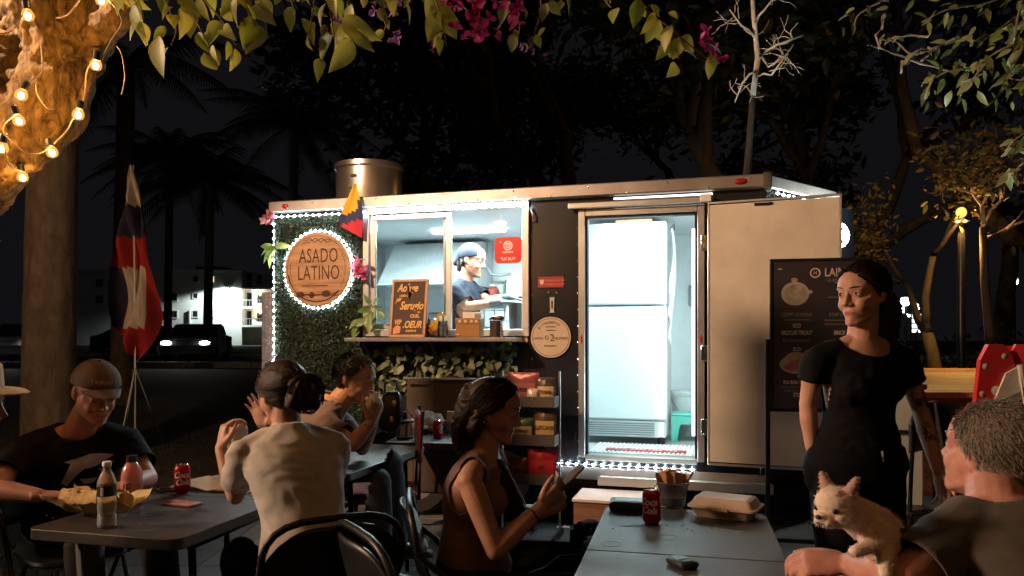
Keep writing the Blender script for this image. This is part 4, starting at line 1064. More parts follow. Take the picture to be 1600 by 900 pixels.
# V nose
nose = Vector(TMi @ Vector((2.46, 5.77, 0)))
nm = MB(); nm.prism([(Lx+.001, 0), (nose.x, nose.y), (Lx+.75, W/2+.12), (Lx+.65, W-.5), (Lx+.001, W)], ZT-ZB, (0, 0, ZB), (1, 0, 0), (0, 1, 0)); nm.build('nose', darkp, TL)
MB().bx(.06, Lx, TH, W-.05, FL-.05, FL).build('floor', mat('trailer_floor', (.30, .32, .32), .5, var=.1), TL)
MB().bx(.06, Lx-.001, TH+.013, W-.064, ZT-.03, ZT-.001).build('ceiling_panel', inner, TL)
MB().bx(Lx-.011, Lx-.001, TH+.013, W-.064, FL, ZT-.03).build('partition', inner, TL)
MB().bx(-.02, Lx+.02, -.02, W+.02, ZT+.002, ZT+.09, .012).build('roof', mat('roof_alu', (.5, .49, .48), .4, .6, var=.1), TL)
# fascia along the top with rivets
fas = MB().bx(-.03, Lx+.03, -.055, -.021, ZT+.004, ZT+.096, .008).build('fascia', mat('fascia_alu', (.34, .31, .30), .42, .75, var=.2, vscale=4, bump=.06), TL)
rv = MB().ell((0, 0, 0), (.008, .004, .008), None, 8, 5).mesh('rivet'); rv.materials.append(STEEL)
for i in range(14): piece(rv, 'rivet', fas, (.1+i*.285, -.056, ZT+.07 if i % 2 else ZT+.015))
for x, zz_ in ((.13, ZT+.05), (3.74, ZT+.05)):
    MB().ell((x, -.056, zz_), (.045 if x > 1 else .03, .012, .022), None, 14, 8).build('marker_lamp', mat('marker_red', (.28, .012, .015), .25), TL, True)
ndir = (nose-Vector((Lx, 0, 0))); ndir.z = 0; nl = ndir.length; ndir.normalize(); nn = Vector((ndir.y, -ndir.x, 0))
Mn = Matrix((ndir, -nn, Vector((0, 0, 1)))).transposed()
nc = Vector((Lx, 0, 0))+ndir*nl/2
MB().box(nc+nn*.032+Vector((0, 0, ZT+.045)), (nl+.04, .03, .09), Mn, .008).build('nose_fascia', MATS['fascia_alu'], TL)
MB().box(Vector((Lx, 0, 0))+nn*.03+Vector((-.01, -.03, ZT+.045)), (.06, .07, .13), None, .012).build('corner_cap', STEEL, TL)
MB().bx(Lx-.03, Lx+.012, -.02, -.002, ZB, ZT-.012, .004).build('corner_trim', darkp, TL)
# seams and lower rail
rail = MB().bx(0, Lx+.02, -.03, -.002, ZB-.06, ZB+.035, .006).build('side_rail', mat('rail_alu', (.30, .28, .27), .5, .6), TL)
MB().bx(2.2, 2.206, -.003, -.0005, ZB+.04, ZT-.02).build('wall_seam', BLACKM, TL)
# window frame (aluminium), sliding sashes and panes
def rect_frame(name, a, b, c, d, w, y0, y1, m, parent, bev=.004):
    f = MB(); f.bx(a, b, y0, y1, d-w, d, bev); f.bx(a, b, y0, y1, c, c+w, bev); f.bx(a, a+w, y0, y1, c+w, d-w, bev); f.bx(b-w, b, y0, y1, c+w, d-w, bev)
    return f.build(name, m, parent)
WN = rect_frame('serving_window', u_w0-.03, u_w1+.03, z_w0-.035, z_w1+.03, .055, -.035, .055, ALU, TL)
mid = (u_w0+u_w1)/2
rect_frame('sash', u_w0+.028, mid+.06, z_w0+.022, z_w1-.026, .045, -.012, .012, ALU, WN)
rect_frame('sash', mid-.02, mid+.045, z_w0+.022, z_w1-.026, .022, .018, .040, ALU, WN)
MB().bx(u_w0+.074, mid+.014, -.003, .003, z_w0+.068, z_w1-.072).build('pane', glass_thin('window_glass', (.90, .92, .92), .08), WN)
# door frame, leaf, hinges
DF = MB(); w_ = .05
DF.bx(u_d0-w_, u_d0, -.03, .06, z_d0-.02, z_d1+w_, .004); DF.bx(u_d1, u_d1+w_, -.03, .06, z_d0-.02, z_d1+w_, .004); DF.bx(u_d0+.001, u_d1-.001, -.03, .06, z_d1, z_d1+w_-.001, .004); DF.bx(u_d0+.001, u_d1-.001, -.03, .06, z_d0-.04, z_d0, .004)
DFo = DF.build('door_frame', ALU, TL)
gk = MB(); g_ = .018
gk.bx(u_d0+.001, u_d0+g_, -.012, .045, z_d0+.001, z_d1-.001); gk.bx(u_d1-g_, u_d1-.001, -.012, .045, z_d0+.001, z_d1-.001); gk.bx(u_d0+g_+.001, u_d1-g_-.001, -.012, .045, z_d1-g_, z_d1-.001)
gk.build('door_gasket', BLACKP, DFo)
MB().bx(u_d0-.12, u_d1+.09, -.075, -.031, z_d1+.052, z_d1+.095, .006).build('drip_rail', ALU, DFo)
MB().bx(u_d1+.02, u_d1+.10, -.085, -.031, z_d1+.054, z_d1+.11, .006).build('rail_end', WHITEP, DFo)
MB().box((3.20, -.022, 2.43), (.70, .012, .012)).build('edge_light_strip', emis('edge_glow', (1, .97, .92), 2.5), TL)
hx = Vector((u_d1+.055, -.035, 0)); la = R(-6); ld = Vector((math.cos(la), math.sin(la), 0)); ln_ = Vector((ld.y, -ld.x, 0))
Ml = Matrix((ld, -ln_, Vector((0, 0, 1)))).transposed()
lw, lz0, lz1 = .865, z_d0-.02, z_d1+.045
lc = hx+ld*(lw/2+.02)+ln_*.02
leafm = mat('door_cream', (.60, .54, .47), .5, var=.14, vscale=3.0, bump=.10, bscale=4)
DL = MB().box(lc+Vector((0, 0, (lz0+lz1)/2)), (lw-.03, .036, lz1-lz0-.03), Ml, .003).build('door_leaf', leafm, TL)
de = MB()
for s_ in (-1, 1): de.box(lc+ld*s_*(lw/2-.008)+Vector((0, 0, (lz0+lz1)/2)), (.016, .042, lz1-lz0), Ml, .003)
for z_ in (lz0, lz1): de.box(lc+Vector((0, 0, z_)), (lw, .042, .016), Ml, .003)
de.build('leaf_edge', ALU, DL)
MB().box(lc+ld*.02+ln_*.0185+Vector((0, 0, 1.42)), (.50, .002, 1.15), Ml, .0).build('leaf_panel', leafm, DL)
MB().box(lc-ld*.06+ln_*.02+Vector((0, 0, lz1-.03)), (.12, .02, .018), Ml, .004).build('leaf_latch', BLACKM, DL)
for z_ in (.78, 1.30, 2.08):
    hg = MB(); hg.box(hx+Vector((-.005, -.012, z_)), (.05, .02, .11), None, .004); hg.tube([hx+Vector((.02, -.026, z_-.06)), hx+Vector((.02, -.026, z_+.06))], .010, 10); hg.build('hinge', STEEL, DFo, 40)
for i, x in enumerate((u_d0-.025, u_d1+.025)):
    MB().ell((x, -.031, 1.40), (.009, .005, .035), None, 8, 6).build('red_reflector', mat('reflector', (.5, .02, .02), .2), DFo, True)
# counter shelf under the window
CS = MB().bx(u_w0-.07, u_w1-.02, -.27, -.037, z_w0-.075, z_w0-.045, .004).build('counter_shelf', mat('counter_steel', (.55, .52, .50), .3, .8, var=.06), TL)
for x in (u_w0+.1, mid, u_w1-.2): MB().prism([(0, 0), (.25, 0), (0, -.2)], .02, (x, -.037, z_w0-.077), (0, -1, 0), (0, 0, 1)).build('shelf_bracket', BLACKM, CS)
for x in (2.225, 2.58, 3.56, 3.84):
    for i in range(16): piece(rv, 'rivet', TL, (x, -.001, .52+i*.122))
# switch plate, round notice, red plate, thermometer: parts of the wall
def wall_pt(px, py): q = tl3(px, py); return q.x, q.z
# tread plate guard at the left rear corner
tp = MB(); p0 = TMi @ at(404, 500, 6.32); x0, x1 = -.165, -.012; z0, z1 = .44, 1.80
tp.bx(x0, x1, .048, .056, z0, z1, .003); TPo = tp.build('tread_plate', mat('tread_alu', (.30, .24, .22), .45, .7, var=.1), TL)
dm = MB().ell((0, 0, 0), (.004, .003, .014), None, 6, 4).mesh('tread'); dm.materials.append(MATS['tread_alu'])
for i in range(5):
    for j in range(42): piece(dm, 'tread', TPo, (x0+.016+i*.031, .0465, z0+.02+j*.032), (0, R(45 if (i+j) % 2 else -45), 0))
# wheels, chassis, tongue, jack
for x in (1.25, 2.0):
    Mx = Matrix.Rotation(R(90), 3, 'X')
    wh = MB().lathe([(.15, -.1), (.31, -.1), (.335, -.06), (.335, .06), (.31, .1), (.15, .1)], (x, .09, .335), 24, Mx).build('wheel', mat('tyre', (.02, .02, .02), .85), TL, 40)
    MB().lathe([(.0, .06), (.05, .07), (.14, .02), (.2, .03), (.215, .101)], (x, .09, .335), 20, Mx).build('rim', mat('rim_grey', (.3, .3, .3), .4, .6), wh, 40)
mb = MB()
for x in (1.25, 2.0): pass
mb.sheet(lambda u, v: Vector((1.625+.80*math.cos(math.pi*(1-u)), -.10+.16*v, .36+.40*max(0, math.sin(math.pi*u))**.6)), 24, 1); mb.build('fender', BLACKM, TL, True)
MB().bx(.1, Lx, .25, .33, .30, .418).bx(.1, Lx, W-.33, W-.25, .30, .418).build('chassis', BLACKM, TL)
step = MB(); step.bx(2.75, 3.95, -.14, -.032, .375, .40, .006); step.bx(2.75, 3.95, -.15, -.13, .345, .41, .004); step.build('door_step', ALU, TL)
for x in (3.3, 3.75): MB().tube([(x, .3, .40), (x, .28, .2), (x, .26, .01)], [.03, .03, .045], 10).build('stabiliser', STEEL, TL, 40)
MB().tube([(Lx-.1, .4, .36), (Lx+.9, W/2, .36), (Lx+1.4, W/2, .36)], .04, 8).build('tongue', BLACKM, TL)
for k in range(3):
    xa = 3.1+k*.3; MB().tube([(xa+.1*q/8, -.02+.01*math.sin(q), .375-.05*math.sin(math.pi*q/8)-.02) for q in range(9)], .006, 5).build('cable', BLACKP, TL, True)
# interior furniture belonging to the trailer: counters, hood, shelves
kit = mat('kitchen_steel', (.62, .64, .65), .3, .7, var=.06)
MB().bx(.3, 2.0, W-.62, W-.08, 1.42, 1.46, .005).bx(.3, 2.0, W-.60, W-.09, FL, 1.418, mi=1).build('kitchen_counter', [kit, inner], TL)
MB().bx(.9, 2.2, .07, .42, 1.40, 1.43, .005).build('service_counter', kit, TL)
hood = MB(); hood.prism([(0, 0), (.75, 0), (.75, .45), (.42, .45)], .95, (.35, W-.85, 1.93), (0, 1, 0), (0, 0, 1)); hood.build('extractor_hood', mat('hood_pale', (.58, .60, .60), .4, .2, var=.08), TL)
MB().bx(1.55, 2.0, W-.42, W-.07, 1.62, 2.02, .01).build('wall_cabinet', inner, TL)
MB().tube([(1.30, W-.3, 2.38), (1.30, W-.3, 2.15), (1.36, W-.3, 2.06), (1.45, W-.3, 2.05), (1.56, W-.3, 2.06)], .016, 8).build('pipe', mat('grey_pipe', (.35, .35, .35), .5), TL, True)
MB().bx(3.30, 3.46, W-.14, W-.07, 1.72, 1.92, .008).build('wall_box', mat('grey_box', (.25, .25, .25), .5), TL)
MB().bx(3.86, 3.884, 1.0, 1.10, 1.38, 1.41, .004).build('wall_hook', BLACKM, TL)
# wall shelf and hanging rail in the kitchen
MB().bx(.95, 2.3, W-.24, W-.064, 1.80, 1.815, .003).build('kitchen_shelf', kit, TL)
MB().tube([(.9, W-.10, 1.72), (1.5, W-.10, 1.72)], .008, 8).build('utensil_rail', STEEL, TL)
for i in range(5): MB().tube([(1.0+i*.11, W-.115, 1.715), (1.0+i*.11+.01*(i % 2), W-.12, 1.52)], [.004, .004], 5).ell((1.0+i*.11, W-.12, 1.49), (.03, .012, .04), None, 10, 6).build('hanging_ladle', STEEL, TL, True)
# ceiling lamps
for (x, y) in ((1.35, 1.05), (3.05, .55)):
    MB().bx(x-.35, x+.35, y-.06, y+.06, ZT-.062, ZT-.031, .006).build('ceiling_lamp', emis('tube_glow', (.86, .97, 1.0), 9), TL)
lamp('kitchen_light', (1.45, .48, ZT-.075), 150, (.70, .95, 1.0), (1.2, .3), TL, 'AREA')
lamp('door_light', (3.15, .22, ZT-.075), 16, (.64, .96, 1.0), (.5, .2), TL, 'AREA')
MB().bx(3.405, 3.435, .064, .075, .70, 2.20).build('added_jamb_lamp', emis('added_jamb_glow', (.78, .96, 1.0), 6), TL)  # glowing strip added on the jamb to light the refrigerator evenly
lamp('added_jamb_light', (3.40, .09, 1.40), 8, (.64, .96, 1.0), (.06, 1.5), TL, 'AREA').rotation_euler = Vector((-.55, .75, -.05)).to_track_quat('-Z', 'Z').to_euler()
MB().lathe([(.05, 0), (.045, -.02), (.0, -.03)], (1.75, .75, ZT-.031), 14).build('round_lamp', emis('red_white', (1, .7, .6), 5), TL, True)

# ------------------------------------------------------------------ artificial hedge panel, ivy, nose hedge
box_leaf = leaf_mat('box_leaf', (.020, .040, .026), (.062, .10, .068), .25, .3)
def hedge_panel(name, fn, n, size, rnd, m, parent):
    mb = MB(); sv, sf = leaf_shape(1, .5, .15, .2, 2)
    for _ in range(n):
        p, nrm = fn(rnd.random(), rnd.random())
        d = (nrm*rnd.uniform(.2, .9)+Vector((rnd.gauss(0, 1), rnd.gauss(0, .4), rnd.gauss(0, 1)))*.7).normalized(); a, b, _x = frame(d); th = rnd.uniform(0, 6.28)
        x = a*math.cos(th)+b*math.sin(th); z = x.cross(d); M3 = Matrix((x, d, z)).transposed()*(size*rnd.uniform(.6, 1.3))
        mb.add([M3 @ Vector(v)+p for v in sv], sf)
    return mb.build(name, m, parent, kind='stuff')
rl = random.Random(8)
MB().bx(.012, u_w0-.045, -.014, -.002, .46, ZT-.03).build('panel_backing', mat('hedge_backing', (.02, .03, .02), .9), TL)
hedge_panel('hedge_panel', lambda u, v: (Vector((.015+u*(u_w0-.08), -.016-rl.random()*.022, .47+v*(ZT-.53))), Vector((0, -1, 0))), 15000, .026, rl, box_leaf, TL)
hedge_panel('nose_hedge', lambda u, v: (Vector((Lx, 0, 0))+ndir*(u*nl)+nn*(.006+rl.random()*.03)+Vector((0, 0, 1.9+v*.52)), nn), 5000, .032, rl, box_leaf, TL)
# ivy below the counter: each leaf a piece
IV = thing('ivy_garland', 'dense ivy garland hanging under the serving counter', 'plant', TO, TR)
ivy = [leaf_mat('ivy_grey', (.08, .11, .06), (.22, .25, .15), .2, .5), leaf_mat('ivy_lime', (.26, .34, .04), (.42, .50, .08), .35, .5)]
vs, fs = leaf_shape(1, .8, .14, .2, 5); IVM = [shape_mesh((vs, fs), 'leaf', ivy[0]), shape_mesh((vs, fs), 'leaf', ivy[1])]
pa = tl3(560, 535, .08); pb = tl3(800, 535, .08); ri = random.Random(12)
back = MB().bx(pa.x, pb.x-.05, -.02, -.003, .98, z_w0-.09).build('backing', MATS['hedge_backing'], IV)
for i in range(330):
    u = ri.random(); v = ri.random(); x = pa.x+(pb.x-pa.x)*u; zl = 1.0+.05*math.sin(u*9)-(.10 if u < .25 else 0); z = (z_w0-.09)*v+zl*(1-v)
    d = Vector((ri.gauss(0, .8), -ri.uniform(.1, .9), -ri.uniform(.0, 1.1))).normalized(); a, b, _x = frame(d, (0, -1, .2)); th = ri.gauss(0, .6); xx = a*math.cos(th)+b*math.sin(th)
    Mx = Matrix((xx, d, xx.cross(d))).transposed().to_4x4()
    piece(IVM[1 if ri.random() < .10 else 0], 'leaf', IV, None, M=Matrix.Translation((x, -.03-ri.random()*.07, z)) @ Mx @ Matrix.Scale(ri.uniform(.055, .095), 4))

# ------------------------------------------------------------------ LED strips
led_m = emis('led', (.82, .95, 1.0), 170); led_v = emis('led_violet', (.80, .80, 1.0), 95)
lme = MB().ell((0, 0, 0), (.0085, .006, .0085), None, 8, 6).mesh('led'); lme.materials.append(led_m)
tape = mat('led_tape', (.55, .55, .58), .4)
def led_strip(label, pts, closed=False, dist=.058, off=None):
    t = thing('led_strip', label, 'led strip', TO, TR, None); P = [Vector(p) for p in pts]
    MB().tube(P, .005, 4, closed=closed).build('tape', tape, t)
    seg = P+([P[0]] if closed else []); acc = 0.0; nxt = dist*.5
    for a, b in zip(seg[:-1], seg[1:]):
        L_ = (b-a).length
        while nxt <= acc+L_:
            piece(lme, 'led', t, a.lerp(b, (nxt-acc)/L_)+Vector((0, -.006, 0))); nxt += dist
        acc += L_
    return t
led_strip('row of white leds along the roof edge above the serving window', [(.02, -.062, ZT-.035), (u_w1+.02, -.062, ZT-.035)])
led_strip('column of white leds down the left edge of the hedge panel', [(.008, -.03, ZT-.06), (.008, -.03, .60)], dist=.060)
sg = tl3(497, 421, .05); SC_ = Vector((sg.x, -.05, sg.z)); SRAD = .302
led_strip('ring of white leds round the wooden sign', [SC_+Vector((math.cos(a*.1309)*(SRAD+.016), .012, math.sin(a*.1309)*(SRAD+.016))) for a in range(48)], True, .046)
a = tl3(868, 720, .035); b = tl3(1088, 733, .035)
led_strip('row of white leds along the sill under the open doorway', [Vector((a.x, -.04, .475)), Vector((b.x, -.04, .475))], dist=.064)
led_strip('short violet tinted led line at the top of the window frame', [(u_w0, -.05, z_w1+.04), (u_w1+.02, -.05, z_w1+.04)], dist=.5)
a0 = Vector((Lx, 0, 0))+nn*.05+Vector((0, 0, ZT-.03)); a1 = a0+ndir*nl
led_strip('white leds along the top of the trailer nose', [a0+ndir*.05, a1], dist=.07)

# bright round sign lamp at the nose
q = TMi @ at(1312, 368, 5.75)
NL = thing('nose_sign', 'bright white lit round sign at the nose of the trailer', 'sign', TM @ q, TR)
mb = MB()
for k in range(18):
    a = k*.349; mb.ell((.055*math.cos(a), .01*math.sin(k), .082*math.sin(a)), .015, None, 8, 6)
mb.build('lit_ring', emis('nose_glow', (.88, 1.0, .97), 34), NL, True)
MB().lathe([(.0, 0), (.045, .0), (.045, .02), (.0, .02)], (0, .03, 0), 20, Matrix.Rotation(R(90), 3, 'X')).build('face', emis('nose_face', (.9, 1, .97), 3), NL)
MB().tube([(0, .04, 0), (-.12, .10, 0), (-.25, .14, .02)], .012, 6).build('bracket', BLACKM, NL)
lamp('nose_light', (.12, -.30, .10), 40, (.90, 1.0, .93), .10, NL)

# ------------------------------------------------------------------ round wooden sign
WS = thing('wooden_sign', 'round wooden sign reading ASADO LATINO, ringed with leds', 'sign', TM @ SC_, TR)
disc = wood_mat('sign_wood', (.22, .11, .055), (.46, .28, .16), (1.2, 9, 9), 2.2, .5)
burn = mat('burnt_line', (.055, .020, .010), .7)
Mx = Matrix.Rotation(R(90), 3, 'X')
MB().lathe([(.0, -.02), (SRAD-.006, -.02), (SRAD, -.014), (SRAD, .014), (SRAD-.006, .02), (.0, .02)], (0, 0, 0), 56, Mx).build('disc', disc, WS, 40)
FX, FZ = Vector((1, 0, 0)), Vector((0, 0, 1)); fy = -.0212
for w_t, z_t in (('ASADO', .105), ('LATINO', -.035)): text_mb(MB(), w_t, (.015, fy, z_t), FX, FZ, .168, sx=.62, bold=-.0006, space=1.04).build('lettering', burn, WS)
dc = MB()
dc.bx(-.135, .10, fy-.001, fy, -.138, -.131)
def ring(mb, r0, a0, a1, w=.004, cx=0, cz=0, n=36):
    for k in range(n):
        t0, t1 = a0+(a1-a0)*k/n, a0+(a1-a0)*(k+1)/n
        mb.add([(cx+r_*math.cos(t), fy, cz+r_*math.sin(t)) for r_, t in ((r0-w, t0), (r0+w, t0), (r0+w, t1), (r0-w, t1))], [(0, 1, 2, 3)])
ring(dc, .272, R(20), R(205), .0018); ring(dc, .265, R(190), R(318), .005); ring(dc, .258, R(-35), R(40), .0018); ring(dc, .245, R(165), R(250), .0018)
dc.build('ring_line', burn, WS)
mt = MB()      # mountain ridge
for row in (0, 1):
    P = [(-.13+.26*i/24, fy, .215+.016*row+.022*abs(math.sin(i*.62+row))*(1 if 4 < i < 20 else .5)) for i in range(25)]; mt.tube(P, .0028, 4)
mt.build('mountain_mark', burn, WS)
sp = MB()      # crossed spoon and fork
sp.lathe([(.0, 0), (.03, .0), (.03, .001), (0, .001)], (-.15, fy, -.205), 16, Mx @ Matrix.Diagonal((1.3, .8, 1))); sp.lathe([(.0, 0), (.026, .0), (.026, .001), (0, .001)], (-.045, fy, -.21), 16, Mx); sp.lathe([(.0, 0), (.034, .0), (.034, .001), (0, .001)], (.085, fy, -.20), 16, Mx @ Matrix.Diagonal((1.2, .8, 1)))
sp.tube([(-.19, fy, -.225), (-.10, fy, -.205), (0, fy, -.21), (.06, fy, -.205)], .006, 5); sp.tube([(.10, fy, -.205), (.14, fy, -.205), (.17, fy, -.195), (.20, fy, -.175)], .004, 5); sp.tube([(.10, fy, -.21), (.15, fy, -.215), (.20, fy, -.212)], .004, 5)
sp.build('cutlery_mark', burn, WS)

# ------------------------------------------------------------------ signs on the dark wall
def plate_at(name, label, cat, px, py): 
    q = tl3(px, py, .004); return thing(name, label, cat, TM @ Vector((q.x, -.004, q.z)), TR)
CB = mat('round_board', (.56, .43, .32), .6, var=.05); ink = mat('brown_ink', (.05, .03, .02), .7)
RS = plate_at('round_notice', 'round cream notice board with small brown lettering and a large 2', 'sign', 861, 527)
rr_ = .154
MB().lathe([(.0, 0), (rr_, 0), (rr_, .012), (0, .012)], (0, 0, 0), 44, Mx).build('disc', CB, RS, 40)
fy = -.0132
k = MB(); ring(k, rr_-.013, 0, 2*math.pi, .0016, n=60); k.build('ring_line', ink, RS)
k = MB()
for i, ch in enumerate('BIFHUAMIO'):
    a = R(142-i*10.5); k2 = Vector((.112*math.cos(a), fy, .112*math.sin(a))); tx = Vector((math.sin(a), 0, -math.cos(a))); text_mb(k, ch, k2, tx, Vector((math.cos(a), 0, math.sin(a))), .030)
k.build('arched_lettering', ink, RS)
for w_t, x_t, z_t, s_t, sx_t in (('2', .012, -.005, .075, 1), ('LAOLA', -.095, -.008, .028, .85), ('EALTPADO', .080, -.008, .028, .75), ('Q', -.030, -.002, .04, 1), ('RTENSAMETR', 0, -.066, .016, 1), ('EXPERIENCIAS', 0, .078, .013, 1)): text_mb(MB(), w_t, (x_t, fy, z_t), FX, FZ, s_t, sx=sx_t).build('lettering', ink, RS)
MB().bx(-.035, .04, fy-.001, fy, .050, .056).build('rule', ink, RS)
RP = plate_at('red_plate', 'small red plate with a shield and white lettering above the thermometer', 'sign', 861, 441)
MB().bx(-.10, .10, -.008, 0, -.041, .041, .002).build('plate', mat('sign_red', (.34, .03, .035), .5), RP)
pale = mat('pale_red_ink', (.55, .22, .2), .6); fy = -.0085
for w_t, z_t in (('TOSIDAND A0S 5ALI', .012), ('TORNERSS AORTER', -.018)): text_mb(MB(), w_t, (.025, fy, z_t), FX, FZ, .019).build('lettering', pale, RP)
k = MB().prism([(-.085, .02), (-.055, .02), (-.055, -.005), (-.07, -.022), (-.085, -.005)], .001, (0, fy+.0002, 0), (1, 0, 0), (0, 0, 1)); k.build('shield', mat('pale_shield', (.6, .5, .45), .6), RP)
TH_ = plate_at('thermometer', 'small white thermometer clip on the dark wall', 'thermometer', 863, 476)
MB().prism([(-.018, .055), (.018, .055), (.013, -.045), (.02, -.06), (-.02, -.06), (-.013, -.045)], .01, (0, 0, 0), (1, 0, 0), (0, 0, 1)).build('body', mat('pale_grey', (.5, .48, .46), .5), TH_)
MB().bx(-.006, .006, -.0125, -.0102, -.03, .03).build('scale', ink, TH_)
for x in (-.03, .035): MB().ell((x, -.006, .09), .008, None, 8, 6).build('hook', STEEL, TH_, True)
SW = plate_at('switch_plate', 'small square beige switch plate below the window corner', 'switch', 819, 527)
MB().bx(-.032, .032, -.012, 0, -.038, .038, .004).build('plate', mat('beige', (.5, .38, .29), .5), SW)
MB().bx(-.010, .010, -.018, -.0122, -.016, .016, .002).build('toggle', mat('beige', (.5, .38, .29), .5), SW)
HK = plate_at('wall_handle', 'bent metal grab handle on the dark wall beside the window', 'handle', 832, 335)
MB().tube([(-.02, 0, .05), (-.01, -.03, .045), (.01, -.035, 0), (.014, -.025, -.05), (.012, 0, -.06)], .006, 8).build('bar', ALU, HK, True)
MB().ell((-.028, -.004, .075), .014, None, 10, 6).build('knob', BLACKM, HK, True)
# ------------------------------------------------------------------ things on and in the trailer
def on_trailer(x, y, z): return TM @ Vector((x, y, z))
SHZ = z_w0-.044
def shelf_thing(name, label, cat, px, yoff, group=None):
    q = tl3(px, 520, -yoff); return thing(name, label, cat, on_trailer(q.x, yoff, SHZ), TR, group)
# chalkboard
CBd = shelf_thing('chalkboard_menu', 'brown framed chalkboard with hand written yellow lettering on the counter shelf', 'menu board', 636, -.22)
tilt = Matrix.Rotation(R(-9), 3, 'X'); w2, h2 = .15, .455
def tb(mb, x0, x1, y0, y1, z0, z1, bev=0.0):
    c = Vector(((x0+x1)/2, (y0+y1)/2, (z0+z1)/2)); return mb.box(tilt @ c, (x1-x0, y1-y0, z1-z0), tilt, bev)
mb = MB()
for q in ((-w2, w2, -.01, .012, h2-.022, h2), (-w2, w2, -.01, .012, 0.0, .022), (-w2, -w2+.022, -.01, .012, .0225, h2-.0225), (w2-.022, w2, -.01, .012, .0225, h2-.0225)): tb(mb, *q, .003)
mb.build('frame', wood_mat('frame_wood', (.30, .13, .06), (.48, .24, .12), (9, 9, 1), 4), CBd)
tb(MB(), -w2+.0225, w2-.0225, -.002, .006, .0225, h2-.0225).build('board', mat('chalkboard', (.055, .030, .022), .7, var=.15), CBd)
chalk = mat('chalk_gold', (.72, .42, .13), .7, var=.1); chalkw = mat('chalk_orange', (.62, .27, .11), .7)
k = MB(); ty = tilt @ Vector((0, 0, 1)); o_ = lambda x, z: tilt @ Vector((x, -.0032, z))
for txt, x, z, s_, sh, b_ in (('Ao\'age', -.02, .385, .085, .35, .002), ('Serugio', .02, .245, .088, .35, .002), ('CSUEL.', .055, .165, .036, .1, .001), ('.OEUR', .035, .098, .075, .3, .002), ('BUSHEPANE', .03, .050, .022, 0, .0006), ('VEP', -.085, .118, .05, .2, .0012), ('LOMENG', -.05, .325, .024, .1, .0006), ('SOS', .085, .195, .02, 0, .0005)):
    text_mb(MB(), txt, o_(x, z), FX, ty, s_, shear=sh, bold=b_, sx=.72).build('lettering', chalk, CBd)
k = MB(); k.prism([(-.118, .025), (-.06, .035), (-.058, .085), (-.09, .095), (-.12, .07)], .001, tilt @ Vector((0, -.0028, 0)), FX, ty); k.prism([(-.118, .26), (-.10, .305), (-.06, .31), (-.075, .285), (-.10, .28)], .001, tilt @ Vector((0, -.0028, 0)), FX, ty); k.build('drawing', chalkw, CBd)
MB().tube([(0, .02, .40), (0, .13, .0)], .006, 6).build('strut', BLACKM, CBd)
clearp = glass_thin('clear_plastic', (.86, .90, .92), .10, .08)
# sauce bottle
SB = shelf_thing('sauce_bottle', 'dark red sauce bottle with black cap beside the chalkboard', 'bottle', 661, -.16)
MB().lathe([(.0, 0), (.026, .0), (.028, .01), (.028, .11), (.018, .135), (.014, .145), (.014, .15)], n=20).build('bottle', mat('hot_sauce', (.16, .015, .01), .15, coat=.5), SB, 50)
MB().lathe([(.019, .151), (.019, .185), (.017, .19), (0, .19)], n=16).build('cap', BLACKP, SB, 50); MB().lathe([(.0285, .03), (.0285, .09)], n=20, cap=False).build('label', mat('sauce_label', (.35, .03, .03), .5), SB, True)
# bag of lemon drinks, glass jar
BG = shelf_thing('lemon_bag', 'clear bag of yellow sachets standing on the counter shelf', 'bag', 679, -.17)
mb = MB()
mb.loft([(Vector((0, 0, 0)), FX*.05, Vector((0, .035, 0))), (Vector((0, 0, .06)), FX*.062, Vector((0, .045, 0))), (Vector((.01, 0, .13)), FX*.066, Vector((0, .035, 0))), (Vector((.02, 0, .175)), FX*.07, Vector((0, .02, 0))), (Vector((.02, 0, .19)), FX*.072, Vector((0, .006, 0)))], 20)
mb.build('film', clearp, BG, True)
rr = random.Random(3)
for i in range(9): 
    MB().box((rr.uniform(-.035, .05), rr.uniform(-.015, .015), .02+i*.017), (.055, .006, .05), Euler((rr.uniform(-.4, .4), rr.uniform(-.6, .6), rr.uniform(-.5, .5))).to_matrix(), .002).build('sachet', mat('lemon_yellow', (.75, .48, .04), .5) if i > 2 else mat('orange_red', (.55, .14, .03), .5), BG)
JR = shelf_thing('glass_jar', 'clear glass jar holding cutlery on the counter shelf', 'jar', 692, -.24)
MB().lathe([(.0, 0), (.036, 0), (.040, .01), (.040, .085), (.034, .105), (.036, .125), (.033, .125), (.031, .105), (.036, .08), (.036, .012), (0, .008)], n=22, cap=False).build('glass', glass_thin('jar_glass', (.80, .88, .92), .14), JR, 60)
for i in range(6): MB().tube([(.02*math.cos(i*1.1), .02*math.sin(i*1.1), .012), (.03*math.cos(i*1.1+.4), .03*math.sin(i*1.1+.4), .16)], .004, 5).build('straw', WHITEP, JR)
